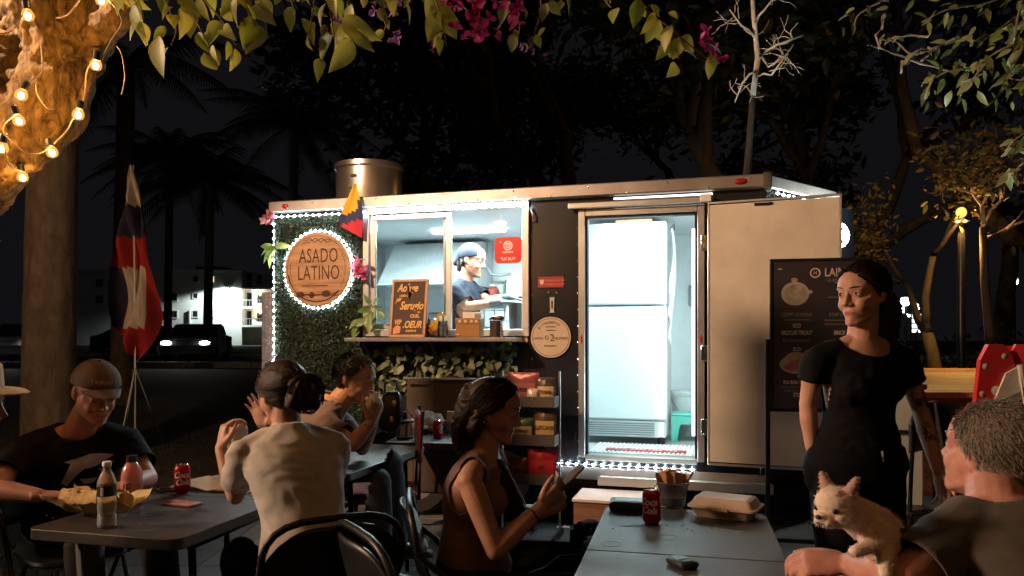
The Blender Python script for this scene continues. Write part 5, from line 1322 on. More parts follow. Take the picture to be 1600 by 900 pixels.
# patterned box with cards
PB = shelf_thing('patterned_box', 'brown box with spotted band on the counter shelf holding white cards', 'box', 734, -.18)
mb = MB(); mb.bx(-.095, .095, -.05, .05, 0, .10, .003); mb.build('box', mat('kraft_brown', (.32, .15, .05), .6, var=.1), PB)
mb = MB(); mb.bx(-.097, .097, -.052, .052, .10, .145, .003); mb.build('band', mat('spotted_band', (.10, .03, .015), .5, col2=(.42, .22, .09), vscale=38), PB)
for i, x in enumerate((-.062, -.018, .03, .068)): MB().lathe([(.0, 0), (.012, 0), (.0, .003)], (x, -.0522, .12), 10, Mx).build('spot', mat('pale_spot', (.62, .45, .28), .5), PB)
MB().ell((-.075, -.053, .02), (.016, .006, .008), None, 10, 6).build('sticker', mat('pale_spot', (.62, .45, .28), .5), PB, True)
for i in range(4): MB().box((.0+i*.012, -.02+i*.014, .165), (.095, .0025, .05), Matrix.Rotation(R(6), 3, 'X')).build('card', PAPER, PB)
# steel dispenser
DP = shelf_thing('steel_dispenser', 'brushed steel napkin dispenser with rounded ears at the shelf end', 'dispenser', 776, -.20)
MB().loft([(Vector((0, 0, 0)), FX*.045, Vector((0, .04, 0))), (Vector((0, 0, .125)), FX*.047, Vector((0, .042, 0)))], 24, power=5).build('body', mat('bronze_steel', (.42, .30, .24), .22, .95), DP, 40)
MB().tube([(-.055, 0, .135), (-.03, 0, .146), (.03, 0, .146), (.055, 0, .135)], [.014, .019, .019, .014], 10).build('lid', mat('bronze_dark', (.12, .08, .06), .3, .8), DP, True)
MB().bx(.01, .034, -.0445, -.0425, .01, .12).build('slot', BLACKM, DP)
# black cup inside on the service counter
q = tl3(806, 500, -.25); BC = thing('black_cup', 'tall black cup standing inside the window on the right', 'cup', on_trailer(q.x, .25, 1.431), TR)
MB().lathe([(.0, 0), (.048, 0), (.062, .25), (.058, .25), (.046, .01), (0, .008)], n=24, cap=False).build('cup', BLACKP, BC, 50)
MB().lathe([(.0585, .249), (.064, .250), (.0645, .256), (.058, .257)], n=24, cap=False).build('rim', BLACKM, BC, 50)
for i, (x, w, h_, c_, lab) in enumerate(((1.02, .06, .16, (.55, .5, .4), 'cream tub'), (1.18, .05, .20, (.25, .12, .05), 'brown bottle'), (1.32, .07, .13, (.5, .08, .06), 'red tin'), (1.50, .06, .18, (.12, .2, .1), 'green bottle'), (1.70, .075, .14, (.6, .6, .58), 'white tub'), (1.90, .06, .17, (.5, .35, .1), 'amber jar'))):
    o = thing('kitchen_container', lab+' on the shelf at the back of the kitchen', 'container', on_trailer(x, W-.15, 1.816), TR, 'containers on the kitchen shelf')
    m = mat('container_%d' % i, c_, .35); MB().lathe([(.0, 0), (w*.95, 0), (w, .01), (w, h_*.75), (w*.6, h_*.9), (w*.55, h_)], n=18).build('body', m, o, 45); MB().lathe([(w*.62, h_+.0005), (w*.62, h_+.02), (0, h_+.02)], n=16).build('lid', BLACKP if i % 2 else WHITEP, o, 45)
for i, (x, y, h_) in enumerate(((.75, .25, .10), (1.2, .30, .07), (1.55, .28, .12))):
    o = thing('steel_pan', ['deep steel pan on the left of the back counter', 'shallow steel pan in the middle of the back counter', 'tall steel pan on the right of the back counter'][i], 'pan', on_trailer(x, W-.36, 1.461), TR, 'pans on the back counter')
    MB().lathe([(.0, 0), (.11, 0), (.12, h_), (.128, h_), (.116, h_-.004), (.106, .006), (0, .006)], n=24, cap=False).build('pan', kit, o, 45); MB().tube([(.12, 0, h_-.02), (.2, 0, h_), (.27, 0, h_+.01)], .008, 6).build('handle', BLACKP, o, True)
# red notice in the window
q = tl3(794, 391, -.03); RN = thing('window_notice', 'red rounded notice with white emblem hanging in the serving window', 'sign', on_trailer(q.x, .03, q.z), TR)
pl = []
for cx, cz, a0 in ((.075, .07, 0), (-.075, .07, 90), (-.075, -.07, 180), (.075, -.07, 270)):
    for k_ in range(5): a = R(a0+k_*22.5); pl.append((cx+.03*math.cos(a), cz+.03*math.sin(a)))
MB().prism(pl, .006, (0, 0, 0), FX, FZ).build('board', mat('notice_red', (.68, .03, .025), .4, var=.04), RN)
fy = -.0062
k = MB(); ring(k, .032, 0, 2*math.pi, .005, 0, .035, 30); ring(k, .017, 0, 2*math.pi, .004, 0, .035, 20); k.add([(-.006, fy, .03), (.006, fy, .03), (.004, fy, .045), (-.004, fy, .045)], [(0, 1, 2, 3)]); k.build('emblem', WHITEP, RN)
for w_t, x_t, z_t, s_t in (('REMARTE', 0, -.017, .02), ('"UE BUY', 0, -.068, .032), ('o', -.06, .065, .02)): text_mb(MB(), w_t, (x_t, fy, z_t), FX, FZ, s_t, bold=.0006).build('lettering', WHITEP, RN)
MB().tube([(-.06, .003, .1), (-.06, .003, z_w1-q.z-.06)], .0015, 4).build('cord', WHITEP, RN)
# small pennant on a stick
q = tl3(556, 290, .09); PN = thing('small_flag', 'small yellow, blue and red flag hanging at the roof edge', 'flag', on_trailer(q.x, -.09, q.z), TR)
MB().tube([(0, .06, -.18), (0, 0, .02)], .004, 6).build('stick', wood_mat('stick', (.4, .25, .1), (.6, .4, .2)), PN)
mb = MB(); n = 16; S_ = 5.9/FPX
for j in range(n+1):
    v = j/n; xl = -.01-.16*v*(1 if v < .85 else 1-(v-.85)*2); xr = .01+.055*min(v*2.2, 1)-.03*max(0, v-.6)
    for i in range(9):
        u = i/8; mb.v.append((xl+(xr-xl)*u, -.012*math.sin(u*8+v*3)-.01, -.43*v*(.78+.22*u)+.01))
for j in range(n):
    for i in range(8):
        u, v = (i+.5)/8, (j+.5)/n; w = v+.30*u-.1
        mb.f.append((j*9+i, j*9+i+1, (j+1)*9+i+1, (j+1)*9+i)); mb.m.append(0 if (w < .62 and not (u > .8 and v > .3)) else (1 if w < .85 else 2))
mb.build('cloth', [mat('flag_yellow', (.72, .42, .04), .75), mat('pennant_blue', (.03, .035, .12), .75), mat('pennant_red', (.55, .03, .05), .75)], PN, True)
# roof pot / vent
RPt = thing('roof_pot', 'large steel pot shaped vent standing on the trailer roof', 'vent', TM @ (TMi @ at(577, 300, 6.9)).xy.to_3d()+Vector((0, 0, ZT+.091)), TR)
MB().lathe([(.0, 0), (.25, 0), (.285, .02), (.30, .08), (.302, .40), (.318, .415), (.318, .455), (.304, .462), (.288, .45), (.28, .43), (.0, .42)], n=40).build('drum', mat('pot_alu', (.50, .46, .42), .30, .9, var=.12, vscale=4, bump=.04), RPt, 45)
for s_ in (-1, 1): MB().tube([(s_*.29, -.08, .09), (s_*.33, -.09, .08), (s_*.345, -.09, .0), (s_*.31, -.1, -.0)], .010, 6).build('foot_bracket', ALU, RPt, True)
MB().bx(-.03, .03, -.307, -.296, .30, .325).build('badge', BLACKM, RPt); MB().bx(-.05, .03, -.306, -.297, .20, .208).build('vent_slot', BLACKM, RPt)
# orchids and leaves decorating the hedge panel
pinkm = leaf_mat('orchid_pink', (.62, .22, .34), (.82, .50, .55), .4); pink2 = leaf_mat('orchid_hot', (.70, .06, .22), (.80, .30, .42), .4)
grnm = leaf_mat('orchid_leaf', (.10, .20, .05), (.28, .38, .12), .35)
PM = [shape_mesh(leaf_shape(1, .8, .15, -.3, 5), 'petal', pinkm), shape_mesh(leaf_shape(1, .8, .15, -.3, 5), 'petal', pink2), shape_mesh(leaf_shape(1, .34, .2, .35, 7), 'leaf', grnm), shape_mesh(leaf_shape(1, .55, .15, .25, 6), 'leaf', grnm)]
def flowers(label, px, py, n, kind, spread, size, seed, off=.07):
    q = tl3(px, py, off); o = thing('orchid_spray', label, 'flowers', on_trailer(q.x, -off, q.z), TR); rf = random.Random(seed)
    for i in range(n):
        c = Vector((rf.gauss(0, spread), -rf.random()*.05, rf.gauss(0, spread*1.5))); base = Vector((rf.gauss(0, .5), -1, rf.gauss(0, .5))).normalized(); a, b, _ = frame(base)
        for k in range(5): th = k*1.2566+rf.random(); piece(PM[kind], 'petal', o, None, M=lm(c, base*.5+a*math.cos(th)+b*math.sin(th), size*rf.uniform(.8, 1.2), rf))
        piece(CEN, 'flower_centre', o, c+base*.012)
    return o
CEN = MB().ell((0, 0, 0), .009, None, 8, 6).mesh('flower_centre'); CEN.materials.append(mat('pollen', (.75, .5, .08), .6))
flowers('pink orchid spray at the top left corner of the hedge panel', 424, 345, 7, 0, .028, .055, 4)
flowers('hot pink orchid spray at the right rim of the wooden sign', 564, 418, 5, 1, .024, .062, 5)
def leaf_spray(label, px, py, tips, size, seed, mi, off=.05):
    q = tl3(px, py, off); o = thing('leaf_spray', label, 'plant', on_trailer(q.x, -off, q.z), TR); rf = random.Random(seed)
    MB().tube([(0, .03, 0), (0, 0, .02), (0, -.02, 0)], .006, 6).build('stem', grnm, o)
    for tp in tips: piece(PM[mi], 'leaf', o, None, M=lm(Vector(tp[3:6] if len(tp) > 3 else (0, -.01, 0)), Vector(tp[:3]), size*rf.uniform(.85, 1.15), rf, rf.gauss(0, .4)))
leaf_spray('arching green orchid leaves at the left edge of the hedge panel', 430, 385, [(-1, -.2, -.35), (-.7, -.3, -.8), (.9, -.3, .0), (-.3, -.3, -1), (-.9, -.1, .05)], .17, 3, 2)
leaf_spray('green leafy vine hanging below the left corner of the window', 580, 480, [(.5, -.5, .3, .02, 0, .03), (-.3, -.6, .5, 0, 0, .03), (.9, -.3, -.1, .02, 0, 0), (-.6, -.5, -.3, 0, 0, 0), (.2, -.6, -.8, 0, 0, -.03), (.9, -.3, -.5, .05, 0, -.04), (-.4, -.6, -.8, -.02, 0, -.06), (-.8, -.5, -.4, -.05, 0, -.10), (.0, -.6, -1, 0, 0, -.1), (-.5, -.4, -.9, -.10, 0, -.13), (.5, -.4, -.7, -.02, 0, -.13), (-.9, -.4, -.6, -.10, 0, -.1), (-.2, -.5, -1, -.12, 0, -.15)], .105, 4, 3, .09)
# fridge
q = TMi @ at(978, 640, 6.05)
FR = thing('refrigerator', 'tall white two door refrigerator just inside the doorway', 'refrigerator', on_trailer(q.x, q.y, FL+.002), TR)
frm = mat('fridge_white', (.78, .82, .82), .35, var=.02, vscale=3); fx0, fx1 = -.42, .325
MB().bx(fx0+.01, fx1-.01, .07, .70, .05, 1.80, .01).build('cabinet', frm, FR)
MB().bx(fx0, fx1, 0, .065, 1.135, 1.80, .014).build('freezer_door', frm, FR); MB().bx(fx0, fx1, 0, .065, .20, 1.118, .014).build('fridge_door', frm, FR)
gv = MB(); gv.bx(fx0+.02, fx1-.02, .035, .06, .06, .19, .004); FG = gv.build('grille', frm, FR)
for k_ in range(6): MB().bx(fx0+.04, fx1-.10, .027, .0345, .074+k_*.018, .082+k_*.018).build('vent_slat', mat('slat_grey', (.28, .30, .31), .5), FG)
MB().bx(.17, .26, -.004, -.0005, 1.665, 1.685).build('badge', STEEL, FR)
for x in (fx0+.05, fx1-.05): MB().lathe([(.03, 0), (.03, .06)], (x, .1, -.001), 10).build('foot', BLACKP, FR)
MB().bx(-.1, .2, .1, .5, 1.802, 1.84, .004).build('hinge_cover', mat('cardboard', (.45, .28, .15), .8), FR)
AP = thing('hanging_cloth', 'white apron and cloth hanging on the right side of the refrigerator', 'cloth', on_trailer(q.x+fx1+.02, q.y+.12, FL+.9), TR)
mb = MB(); mb.sheet(lambda u, v: Vector((.012+.02*math.sin(v*5)+.012*math.sin(u*14), -.05+.14*u*(1-.4*v), .85-.95*v*(.55+.45*u))), 14, 20); mb.build('cloth', mat('apron_white', (.7, .72, .72), .8, var=.05), AP, True)
MB().tube([(.0, .02, .86), (.03, .02, .9), (.03, .02, .84)], .005, 5).build('hook', BLACKM, AP)
# bucket and stool
q = TMi @ at(1064, 625, 6.35)
SL = thing('step_stool', 'small mint green plastic step stool inside the doorway', 'stool', on_trailer(q.x+.07, q.y, FL+.001), TR)
mint = mat('mint_plastic', (.16, .62, .50), .4, var=.04)
MB().bx(-.15, .15, -.11, .11, .205, .23, .012).build('seat', mint, SL)
for s_ in (-1, 1):
    mb = MB(); mb.prism([(-.13, 0), (-.075, 0), (-.06, .11), (-.04, .14), (.04, .14), (.06, .11), (.075, 0), (.13, 0), (.11, .206), (-.11, .206)], .02, (s_*.13-.01, 0, 0), (0, 1, 0), (0, 0, 1)); mb.build('leg_panel', mint, SL)
for s_ in (-1, 1):
    mb = MB(); mb.prism([(-.15, 0), (-.095, 0), (-.08, .11), (-.06, .14), (.06, .14), (.08, .11), (.095, 0), (.15, 0), (.135, .206), (-.135, .206)], .018, (0, s_*.10+.009, 0), (1, 0, 0), (0, 0, 1)); mb.build('leg_panel', mint, SL)
BK = thing('white_bucket', 'white plastic bucket with lid standing behind the green stool', 'bucket', on_trailer(q.x+.03, q.y+.30, FL+.001), TR)
MB().lathe([(.0, 0), (.105, 0), (.135, .36), (.0, .36)], n=26).build('pail', WHITEP, BK, 45); MB().lathe([(.14, .355), (.145, .365), (.145, .395), (.13, .40), (0, .40)], n=26).build('lid', WHITEP, BK, 45)
MB().tube([(-.13, -.03, .33), (-.05, -.17, .20), (.06, -.17, .20), (.135, -.03, .33)], .005, 6).build('handle', STEEL, BK, True)
# ribbed floor mat with red lettered strip
q0, q1 = TMi @ at(915, 690, 5.6), TMi @ at(1085, 690, 5.6)
MT = thing('floor_mat', 'pale ribbed rubber mat with a red lettered strip in the doorway', 'mat', on_trailer(3.04, .28, FL+.001), TR)
MB().bx(-.40, .385, -.20, .30, 0, .006, .002).build('base', mat('mat_grey', (.50, .54, .54), .6), MT)
for k_ in range(24): MB().bx(-.385+k_*.032, -.370+k_*.032, -.19, .29, .0062, .014, .002).build('rib', mat('mat_white', (.70, .74, .74), .6), MT)
MB().bx(-.28, .32, -.13, -.02, .0142, .018).build('strip', mat('mat_red', (.30, .02, .03), .6), MT)
k = MB(); text_mb(k, 'NO SON NES YES', (.02, -.075, .0182), FX, Vector((0, 1, 0)), .07, sx=.85); k.build('lettering', mat('mat_ink', (.65, .55, .5), .6), MT)

# ------------------------------------------------------------------ furniture
ch_m = mat('chair_steel', (.012, .012, .013), .42, .2, var=.25, bump=.05, bscale=80)
def folding_chair(label, loc, rotz, top=.86, group='black folding chairs'):
    """front faces local +y"""
    t = thing('folding_chair', label, 'chair', loc, rotz, group); w = .215
    mb = MB()       # backrest shell, curved
    def shell(u, v):
        x = (u-.5)*2*w*(.98 if v < .5 else .98-.20*((v-.5)/.5)**3); bow = -.045*(1-((u-.5)*2)**2); zt = top-.02-.055*abs((u-.5)*2)**4
        z = (top-.255)+(zt-(top-.255))*v; return Vector((x, -.20+bow-.06*v, z))
    mb.sheet(shell, 18, 10); vs2, fs2 = run_mods(mb.v, mb.f, [('SOLIDIFY', dict(thickness=.010, offset=0.0))])
    b = MB(); b.v = [tuple(p) for p in vs2]; b.f = fs2; b.m = [0]*len(fs2); b.build('backrest', ch_m, t, True)
    # hoop tube round the back, running down to the front feet
    pts = [(-w-.01, .22, .0), (-w-.01, -.02, .42), (-w-.006, -.17, .62)]
    for k in range(13):
        a = math.pi*(1-k/12); pts.append(((w+.004)*math.copysign(abs(math.cos(a))**.55, math.cos(a)), -.225-.03*math.sin(a)-.02, top-.16+.16*math.sin(a)**.7))
    pts += [(w+.006, -.17, .62), (w+.01, -.02, .42), (w+.01, .22, .0)]
    MB().tube(pts, .0115, 8).build('frame_tube', ch_m, t, True)
    for s_ in (-1, 1):
        MB().tube([(s_*(w-.02), -.27, 0), (s_*(w-.02), .06, .44)], .0105, 8).build('rear_leg', ch_m, t, True)
    st = MB(); st.loft([(Vector((0, .03, .445)), FX*.19, Vector((0, .20, 0))), (Vector((0, .03, .458)), FX*.20, Vector((0, .21, 0))), (Vector((0, .03, .47)), FX*.195, Vector((0, .205, 0)))], 28, power=4); st.build('seat', ch_m, t, 50)
    MB().tube([(-w, .10, .2), (w, .10, .2)], .009, 6).build('crossbar', ch_m, t, True); MB().tube([(-w+.02, -.2, .09), (w-.02, -.2, .09)], .009, 6).build('crossbar', ch_m, t, True)
    return t
tbl_m = mat('table_top', (.050, .043, .038), .48, var=.38, vscale=9, bump=.12, bscale=180, rvar=.45)
tbl_g = mat('table_top_grey', (.080, .084, .090), .42, var=.4, vscale=7, bump=.14, bscale=160, rvar=.5)
def folding_table(label, loc, rotz, L_, W_, h=.74, m=tbl_m, seam=True, group='folding tables', legs=True):
    """corner at origin: x across (W), y along (L)"""
    t = thing('folding_table', label, 'table', loc, rotz, group)
    pl = []
    for cx, cy, a0 in ((W_-.04, L_-.04, 0), (.04, L_-.04, 90), (.04, .04, 180), (W_-.04, .04, 270)):
        for k in range(6): a = R(a0+k*18); pl.append((cx+.04*math.cos(a), cy+.04*math.sin(a)))
    if seam:
        half = [[p for p in pl if p[1] < L_/2], [p for p in pl if p[1] > L_/2]]
        a = [(W_, L_/2-.0018), (0, L_/2-.0018)]; 
        h0 = [(W_, L_/2-.0018), (0, L_/2-.0018)]+[p for p in pl if p[1] < L_/2 and p[0] < W_/2]+[p for p in pl if p[1] < L_/2 and p[0] > W_/2]
        h1 = [(0, L_/2+.0018), (W_, L_/2+.0018)]+[p for p in pl if p[1] > L_/2 and p[0] > W_/2]+[p for p in pl if p[1] > L_/2 and p[0] < W_/2]
        for hp in (h0, h1):
            b = MB(); b.prism(hp, .04, (0, 0, h-.04), (1, 0, 0), (0, 1, 0)); ob = b.build('tabletop', m, t); md = ob.modifiers.new('bevel', 'BEVEL'); md.width = .004; md.segments = 2; md.limit_method = 'ANGLE'
    else:
        b = MB(); b.prism(pl, .04, (0, 0, h-.04), (1, 0, 0), (0, 1, 0)); ob = b.build('tabletop', m, t); md = ob.modifiers.new('bevel', 'BEVEL'); md.width = .004; md.segments = 2; md.limit_method = 'ANGLE'
    for y in (.16, L_-.16):
        for x in (.07, W_-.07): MB().tube([(x, y, h-.041), (x, y+(.03 if y < 1 else -.03), 0)], .0135, 10).build('leg', BLACKM, t, True)
        MB().tube([(.07, y, .18), (W_-.07, y, .18)], .010, 8).build('leg_brace', BLACKM, t, True)
    for x in (.02, W_-.02): MB().tube([(x, .08, h-.05), (x, L_-.08, h-.05)], .010, 6).build('apron_rail', BLACKM, t, True)
    if seam: MB().bx(W_+.001, W_+.014, L_/2-.04, L_/2+.04, h-.036, h-.012, .003).build('latch', STEEL, t)
    return t
TA = Vector((-1.70, 2.60, 0)); TAr = R(-14)
folding_table('brown folding table at lower left with bottles and food', TA, TAr, 1.22, .62, .74, tbl_m, True)
fa = Matrix.Rotation(TAr, 3, 'Z') @ Vector((.02, 1.24, 0))
folding_table('dark folding table end to end behind the brown table', TA+fa, TAr-R(2), 1.0, .60, .74, tbl_m, False)
TB = Vector((.09, 1.72, 0)); TBr = R(-13)
folding_table('grey folding table in the right foreground with a drink can', TB, TBr, 1.27, .60, .74, tbl_g, True)
folding_table('small dark table behind the man eating with a steel jug', (-.82, 4.78, 0), R(-8), .62, .62, .74, tbl_m, False)

folding_chair('black folding chair under the woman in the white shirt', (-.66, 2.50, 0), R(28), .86)
folding_chair('empty black folding chair at the bottom centre of the picture', (-.20, 2.22, 0), R(-58), .87)
folding_chair('black folding chair under the woman looking at her phone', (-.10, 2.72, 0), R(-82), .84)
folding_chair('black folding chair under the man in the brown cap', (-1.98, 3.34, 0), R(-130), .82)
folding_chair('black folding chair under the man eating', (-.98, 3.82, 0), R(-78), .84)
folding_chair('black folding chair under the man holding the puppy', (1.22, 1.50, 0), R(35), .80)
folding_chair('black folding chair under the person in the pale hat', (-1.76, 2.20, 0), R(-85), .82)
# red chair behind the man eating, with a black bag on it
RC = thing('red_chair', 'dark red padded chair standing behind the man eating', 'chair', (-.78, 4.62, 0), R(100))
redv = mat('red_vinyl', (.22, .03, .025), .5, var=.1, bump=.1)
MB().box((0, -.20, .80), (.40, .035, .30), None, .015).build('backrest', redv, RC); MB().box((0, .02, .45), (.42, .42, .06), None, .02).build('seat', redv, RC)
for sx in (-1, 1):
    for sy in (-1, 1): MB().tube([(sx*.18, sy*.17+.01, .42), (sx*.19, sy*.2, 0)], .012, 8).build('leg', BLACKM, RC)
    MB().tube([(sx*.195, -.19, .44), (sx*.20, -.215, .97)], .013, 8).build('back_post', BLACKM, RC)
q = at(606, 600, 4.7); BB = thing('black_bag', 'black bag with gold clasps hung on the red chair', 'bag', (q.x, 4.72, .80))
mb = MB(); mb.loft([(Vector((0, 0, 0)), FX*.07, Vector((0, .05, 0))), (Vector((.01, 0, .12)), FX*.085, Vector((0, .06, 0))), (Vector((.02, 0, .22)), FX*.075, Vector((0, .05, 0))), (Vector((.03, 0, .28)), FX*.04, Vector((0, .03, 0)))], 20, power=3); v_, f_ = run_mods(mb.v, mb.f, [('SUBSURF', dict(levels=1))]); mb.v = [tuple(p) for p in wrinkle(v_, f_, .008, 14)]; mb.f = f_; mb.m = [0]*len(f_); mb.build('bag', mat('black_leather', (.012, .011, .011), .4, bump=.3, bscale=60), BB, True)
for x, z in ((-.03, .16), (.03, .10), (.045, .20)): MB().ell((x, -.066, z), (.014, .006, .02), None, 10, 6).build('clasp', mat('gold', (.6, .4, .15), .3, 1.0), BB, True)
MB().tube([(-.03, 0, .22), (-.02, 0, .32), (.05, 0, .34), (.07, 0, .23)], .010, 6).build('strap', mat('black_leather', (.012, .011, .011), .4), BB, True)

# folded brown table leaning on the trailer behind the small table
q = at(700, 640, 5.42)
FT = thing('folded_table', 'folded brown table leaning against the trailer under the ivy', 'table', (q.x, q.y, 0), R(-14))
MB().box((0, 0, .70), (.66, .045, .84), Matrix.Rotation(R(-6), 3, 'X'), .012).build('tabletop', mat('brown_board', (.075, .052, .040), .5, var=.15), FT)
MB().box((0, -.047, 1.115), (.66, .012, .016), None, .003).build('edge_trim', ALU, FT)
for sx in (-1, 1): MB().tube([(sx*.28, -.02, .32), (sx*.28, -.10, .0)], .012, 8).build('leg', BLACKM, FT)
# snack rack
q = at(834, 700, 5.33)
SR = thing('snack_rack', 'dark metal rack with three trays of snack bags beside the doorway', 'rack', (q.x, q.y, 0), TR)
trm = mat('tray_brown', (.10, .085, .08), .45, .3)
for x in (-.24, .185): MB().tube([(x, .02, 0), (x, .02, 1.17)], .008, 8).build('post', ALU, SR)
SHELV = [.925, .655, .385]
for z in SHELV:
    mb = MB(); mb.bx(-.235, .175, -.13, .015, z, z+.006); mb.bx(-.235, .175, -.137, -.1305, z, z+.075, .002); mb.bx(-.242, -.2355, -.137, .015, z, z+.075); mb.bx(.1755, .182, -.137, .015, z, z+.075); mb.bx(-.235, .175, .0155, .02, z, z+.10); mb.build('tray', trm, SR)
for x in (-.24, .185): MB().box((x, -.05, .02), (.03, .3, .03), None, .005).build('foot', BLACKM, SR)
def snack(label, x, z, w, h, col, bcol, mark, rot=0.0, y=-.07, lay=None):
    p = ROOTM[SR.name] @ Vector((x, y, z+.008)); o = thing('snack_bag', label, 'snack bag', p, TR+rot, 'snack bags on the rack')
    w, h = w*1.12, h*1.22
    m = mat('foil_'+label[:18], col, .28, .15, var=.15, vscale=25, bump=.25, bscale=25)
    mb = MB(); n = 14
    def fn(sg):
        def f(u, v):
            puff = (math.sin(math.pi*u)*math.sin(math.pi*v))**.6; return Vector(((u-.5)*w*(1-.06*math.sin(math.pi*v)), sg*.030*puff+.003*sg*mnoise.noise(Vector((u*7, v*7, sg))), h*v))
        return f
    mb.sheet(fn(-1), n, n); mb.sheet(fn(1), n, n); mb.build('pouch', m, o, True)
    bm = mat('print_'+str(bcol), bcol, .4, var=.1); b = MB(); b.sheet(lambda u, v: Vector(((u-.5)*w*.78, -.0325*(math.sin(math.pi*(.11+.78*u))*math.sin(math.pi*(.28+.40*v)))**.6-.0012, h*(.28+.40*v))), 8, 6); b.build('label', bm, o, True)
    k = MB(); text_mb(k, mark, (0, -.0352, h*.48), FX, FZ, h*.16, sx=.8, bold=.0008); k.build('lettering', mat('dark_print', (.03, .02, .015), .5), o)
snack('large clear red meat bag lying on the top tray', -.06, SHELV[0], .22, .19, (.26, .07, .07), (.38, .12, .10), 'CURON', -.1)
snack('tan and black snack bag at the right of the top tray', .105, SHELV[0], .13, .165, (.07, .05, .045), (.58, .38, .2), 'TOSAR', .1)
snack('small white shell snack bag in the middle of the top tray', .02, SHELV[0], .08, .10, (.60, .50, .42), (.5, .4, .3), 'OLA', 0, -.105)
snack('dark green snack bag on the middle tray', -.06, SHELV[1], .16, .15, (.03, .075, .03), (.45, .30, .13), 'UTMALT', -.08)
snack('gold and black snack bag at the right of the middle tray', .10, SHELV[1], .15, .20, (.10, .06, .035), (.55, .38, .16), 'NUTCAVEL', .05)
snack('bright red snack bag with yellow mark on the lowest tray', .08, SHELV[2], .19, .19, (.42, .02, .03), (.50, .035, .04), 'AX', .1)
snack('dull maroon snack bag at the left of the lowest tray', -.09, SHELV[2], .13, .14, (.16, .03, .035), (.22, .06, .05), 'SUR', -.2)

# wooden step box at the foot of the trailer
q = at(953, 830, 5.25); ST_ = thing('step_box', 'plain brown wooden step box with pale top below the doorway', 'box', (q.x, 5.12, 0), TR)
MB().bx(-.24, .36, -.16, .20, 0, .30, .006).build('box', wood_mat('box_wood', (.16, .07, .045), (.26, .13, .085), (1, 9, 9), 3, .6), ST_)
MB().bx(-.25, .37, -.17, .21, .302, .325, .004).build('lid', wood_mat('pale_board', (.52, .42, .38), (.66, .55, .50), (1, 9, 9), 3, .6), ST_)

# ------------------------------------------------------------------ menu board on a black stand
q = at(1285, 860, 4.72); MBd = thing('menu_stand', 'tall black menu board on a black stand beside the standing woman', 'menu board', (q.x, q.y, 0), R(-12))
mw, mz0, mz1 = .30, .955, 1.895
MB().bx(-mw, mw, -.012, .012, mz0, mz1, .003).build('board', mat('board_dark', (.030, .024, .030), .45, var=.1), MBd)
rect = MB()
for a in ((-mw-.018, -mw, mz0, mz1), (mw, mw+.018, mz0, mz1)): rect.bx(a[0], a[1], -.018, .014, a[2], a[3], .003)
rect.bx(-mw-.018, mw+.018, -.018, .014, mz1+.001, mz1+.018, .003); rect.bx(-mw-.018, mw+.018, -.018, .014, mz0-.018, mz0-.001, .003); rect.build('frame', BLACKM, MBd)
for sx in (-1, 1):
    MB().bx(sx*(mw+.03)-.014, sx*(mw+.03)+.014, -.016, .016, .03, 1.40, .003).build('post', BLACKM, MBd)
    MB().bx(sx*(mw+.03)-.016, sx*(mw+.03)+.016, -.26, .26, 0, .03, .004).build('foot', BLACKM, MBd)
MB().bx(-mw-.02, mw+.02, -.012, .012, .10, .125, .003).build('crossbar', BLACKM, MBd)
fy = -.0125; cream = mat('menu_ink', (.52, .42, .37), .6, var=.1); dim = mat('menu_ink_dim', (.24, .19, .18), .6)
text_mb(MB(), 'LAINE', (.01, fy, mz1-.075), FX, FZ, .075, align='LEFT', sx=.75, bold=.001).build('title', cream, MBd); k = MB(); ring(k, .028, 0, 6.283, .004, -.045, mz1-.075, 24); text_mb(k, 'H', (-.045, fy, mz1-.076), FX, FZ, .03); k.build('emblem', cream, MBd); MB().bx(-mw+.03, -mw+.055, fy-.001, fy, mz1-.05, mz1-.044).build('corner_mark', cream, MBd)
for txt, x, z, s_ in (('ECO', -.155, mz1-.41, .034), ('BRZCUG TROUT', -.155, mz1-.455, .036), ('ECO', -.1555, mz1-.56, .034), ('RLA BASA TACOS', -.155, mz1-.77, .030), ('ETD', -.155, mz1-.85, .034), ('BRICK', .10, mz1-.455, .036), ('RO TARTA', .09, mz1-.565, .03)): text_mb(MB(), txt, (x, fy, z), FX, FZ, s_, sx=.68, bold=.0008).build('lettering', cream, MBd)
for w_t, x, z, s_ in (('LOMPT SCASSAN', -.155, mz1-.34, .034), ('1 EIL BOEN', .06, mz1-.125, .026), ('ED OSDE BARBOOST', -.155, mz1-.505, .026), ('S OAP OOST', .1, mz1-.34, .03), ('E OSO LOAO PASADO', -.155, mz1-.825, .022)): text_mb(MB(), w_t, (x, fy, z), FX, FZ, s_, sx=.7).build('small_print', dim, MBd)
for x, z, w in ((-.155, mz1-.372, .16), (-.155, mz1-.80, .20), (.10, mz1-.375, .18), (.10, mz1-.40, .18), (.09, mz1-.23, .12)): MB().bx(x-w/2, x+w/2, fy-.001, fy, z-.002, z+.002).build('rule', dim, MBd)
